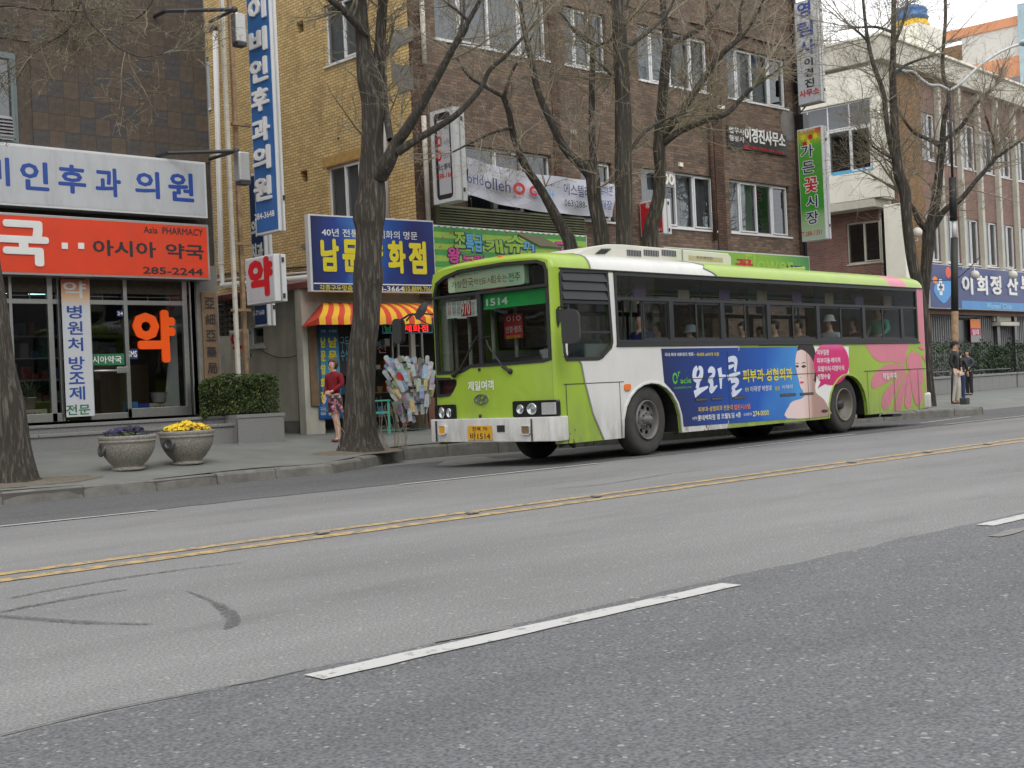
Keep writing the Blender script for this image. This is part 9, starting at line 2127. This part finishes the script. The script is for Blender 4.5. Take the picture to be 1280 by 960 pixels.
p = on_walk(1212, 494); person('short woman in a grey jacket over dark trousers facing the man', p, face_to(p, R(-35)), (494 - 437) * (p - CAMP).dot(FWD) / 1597,
 [((-.14, .0, .68), (-.08, .09, .6), (.6, .3, -.5)), ((.15, 0, .67), (.12, .06, .56), (-.2, .2, -1))], [LEG, LEG], {'top': (mat('grey jacket', (.06, .065, .08), .85, 0, .2), True, .46), 'trousers': M_['black'], 'shoes': M_['black']}, M_['black'], long_hair=True)
# passengers behind the bus windows: seated figures cut off by the seats
Hm = [M_['black'], mat('dark brown hair', (.03, .02, .015), .6), mat('grey hair', (.2, .19, .18), .7)]
def passenger(label, x, y, v, col, hair=0, hat=None, H=1.62, rz=0):
 M0 = BM @ frame((0, v, 0), (1, 0, 0)); c = loc2(M0, x, y); p = M0 @ Vector((c[0], 0, 0)); z0 = c[1] - .93 * H + 0.0
 t = thing('person', label, 'person', (p.x, p.y, z0), BYAW + R(90) + rz, 'passengers seated inside the bus')
 V = [(0, 0, .55, .08, .06)]; E = []; ch = chain(V, E, [(0, .003, .62, .07, .05), (0, .004, .72, .083, .058), (0, 0, .79, .066, .046)], 0); chain(V, E, [(0, .0, .845, .028), (0, .012, .882, .034, .04), (0, .012, .925, .044, .053), (0, .008, .968, .036, .043)], ch)
 for s in (-1, 1): chain(V, E, [(s * .05, .1, .52, .05), (s * .06, .24, .52, .035), (s * .06, .25, .4, .03)], 0); chain(V, E, [(s * .1, 0, .788, .031), (s * .13, .03, .68, .024), (s * .1, .14, .62, .016), (s * .09, .17, .61, .012)], ch)
 S_ = Matrix.Diagonal((H, H, H, 1)); skinned('body', V, E, SKIN, t, M=S_, sub=1)
 V = [(0, 0, .54, .09, .067)]; E = []; chain(V, E, [(0, .003, .62, .08, .06), (0, .004, .72, .093, .068), (0, -.002, .795, .074, .054), (0, 0, .825, .04, .036)], 0)
 for s in (-1, 1): chain(V, E, [(s * .1, 0, .788, .04), (s * .13, .03, .68, .033), (s * .105, .12, .63, .024)], 3)
 skinned('top', V, E, mat('clothes', col, .8, 0, .1), t, M=S_, sub=1)
 m = MB(); m.ball((0, -.004 * H, .938 * H), (.053 * H, .062 * H, .058 * H), 16, 10); m.f = [f for f in m.f if not (sum(m.v[i][1] for i in f) / len(f) > .03 * H and sum(m.v[i][2] for i in f) / len(f) < .955 * H)]; m.mi = [0] * len(m.f); m.build('hair', Hm[hair], t, sm=True)
 if hat: m = MB(); m.lathe([(.085 * H, .94 * H), (.06 * H, .955 * H), (.056 * H, .99 * H), (.04 * H, 1.015 * H), (.01 * H, 1.02 * H)], 18); m.build('sun_hat', hat, t, sm=True)
for a in (('passenger in dark blue at the open first bus window', 801, 399, .5, (.02, .03, .14), 0, None, 1.6, 0), ('passenger in bright blue by the first bus window pane', 822, 411, .9, (.03, .16, .4), 0), ('passenger in grey with pale blue cap low in the second bus window', 864, 417, .5, (.2, .22, .24), 1, mat('grey blue cap', (.25, .3, .33), .8)), ('passenger in beige low in the second bus window', 879, 418, 1.7, (.3, .25, .18), 2),
   ('dark-haired passenger in black in the third bus window', 928, 410, .5, (.03, .03, .03), 0), ('passenger in orange in the third bus window', 950, 415, 1.6, (.55, .12, .03), 0), ('passenger in blue grey in the fourth bus window', 968, 408, .5, (.1, .13, .25), 0), ('passenger in grey in the fourth bus window', 998, 407, .5, (.2, .2, .2), 1),
   ('passenger in a white sun hat in the fifth bus window', 1037, 403, .5, (.45, .5, .52), 1, M_['ink_white']), ('passenger in dark red in the fifth bus window', 1066, 404, .9, (.08, .03, .03), 0), ('passenger in mint green standing in the last bus window', 1098, 388, .7, srgb(110, 190, 165), 0)): passenger(*a)
bpy.data.scenes.remove(_sc2)
print('objects', len(bpy.data.objects))
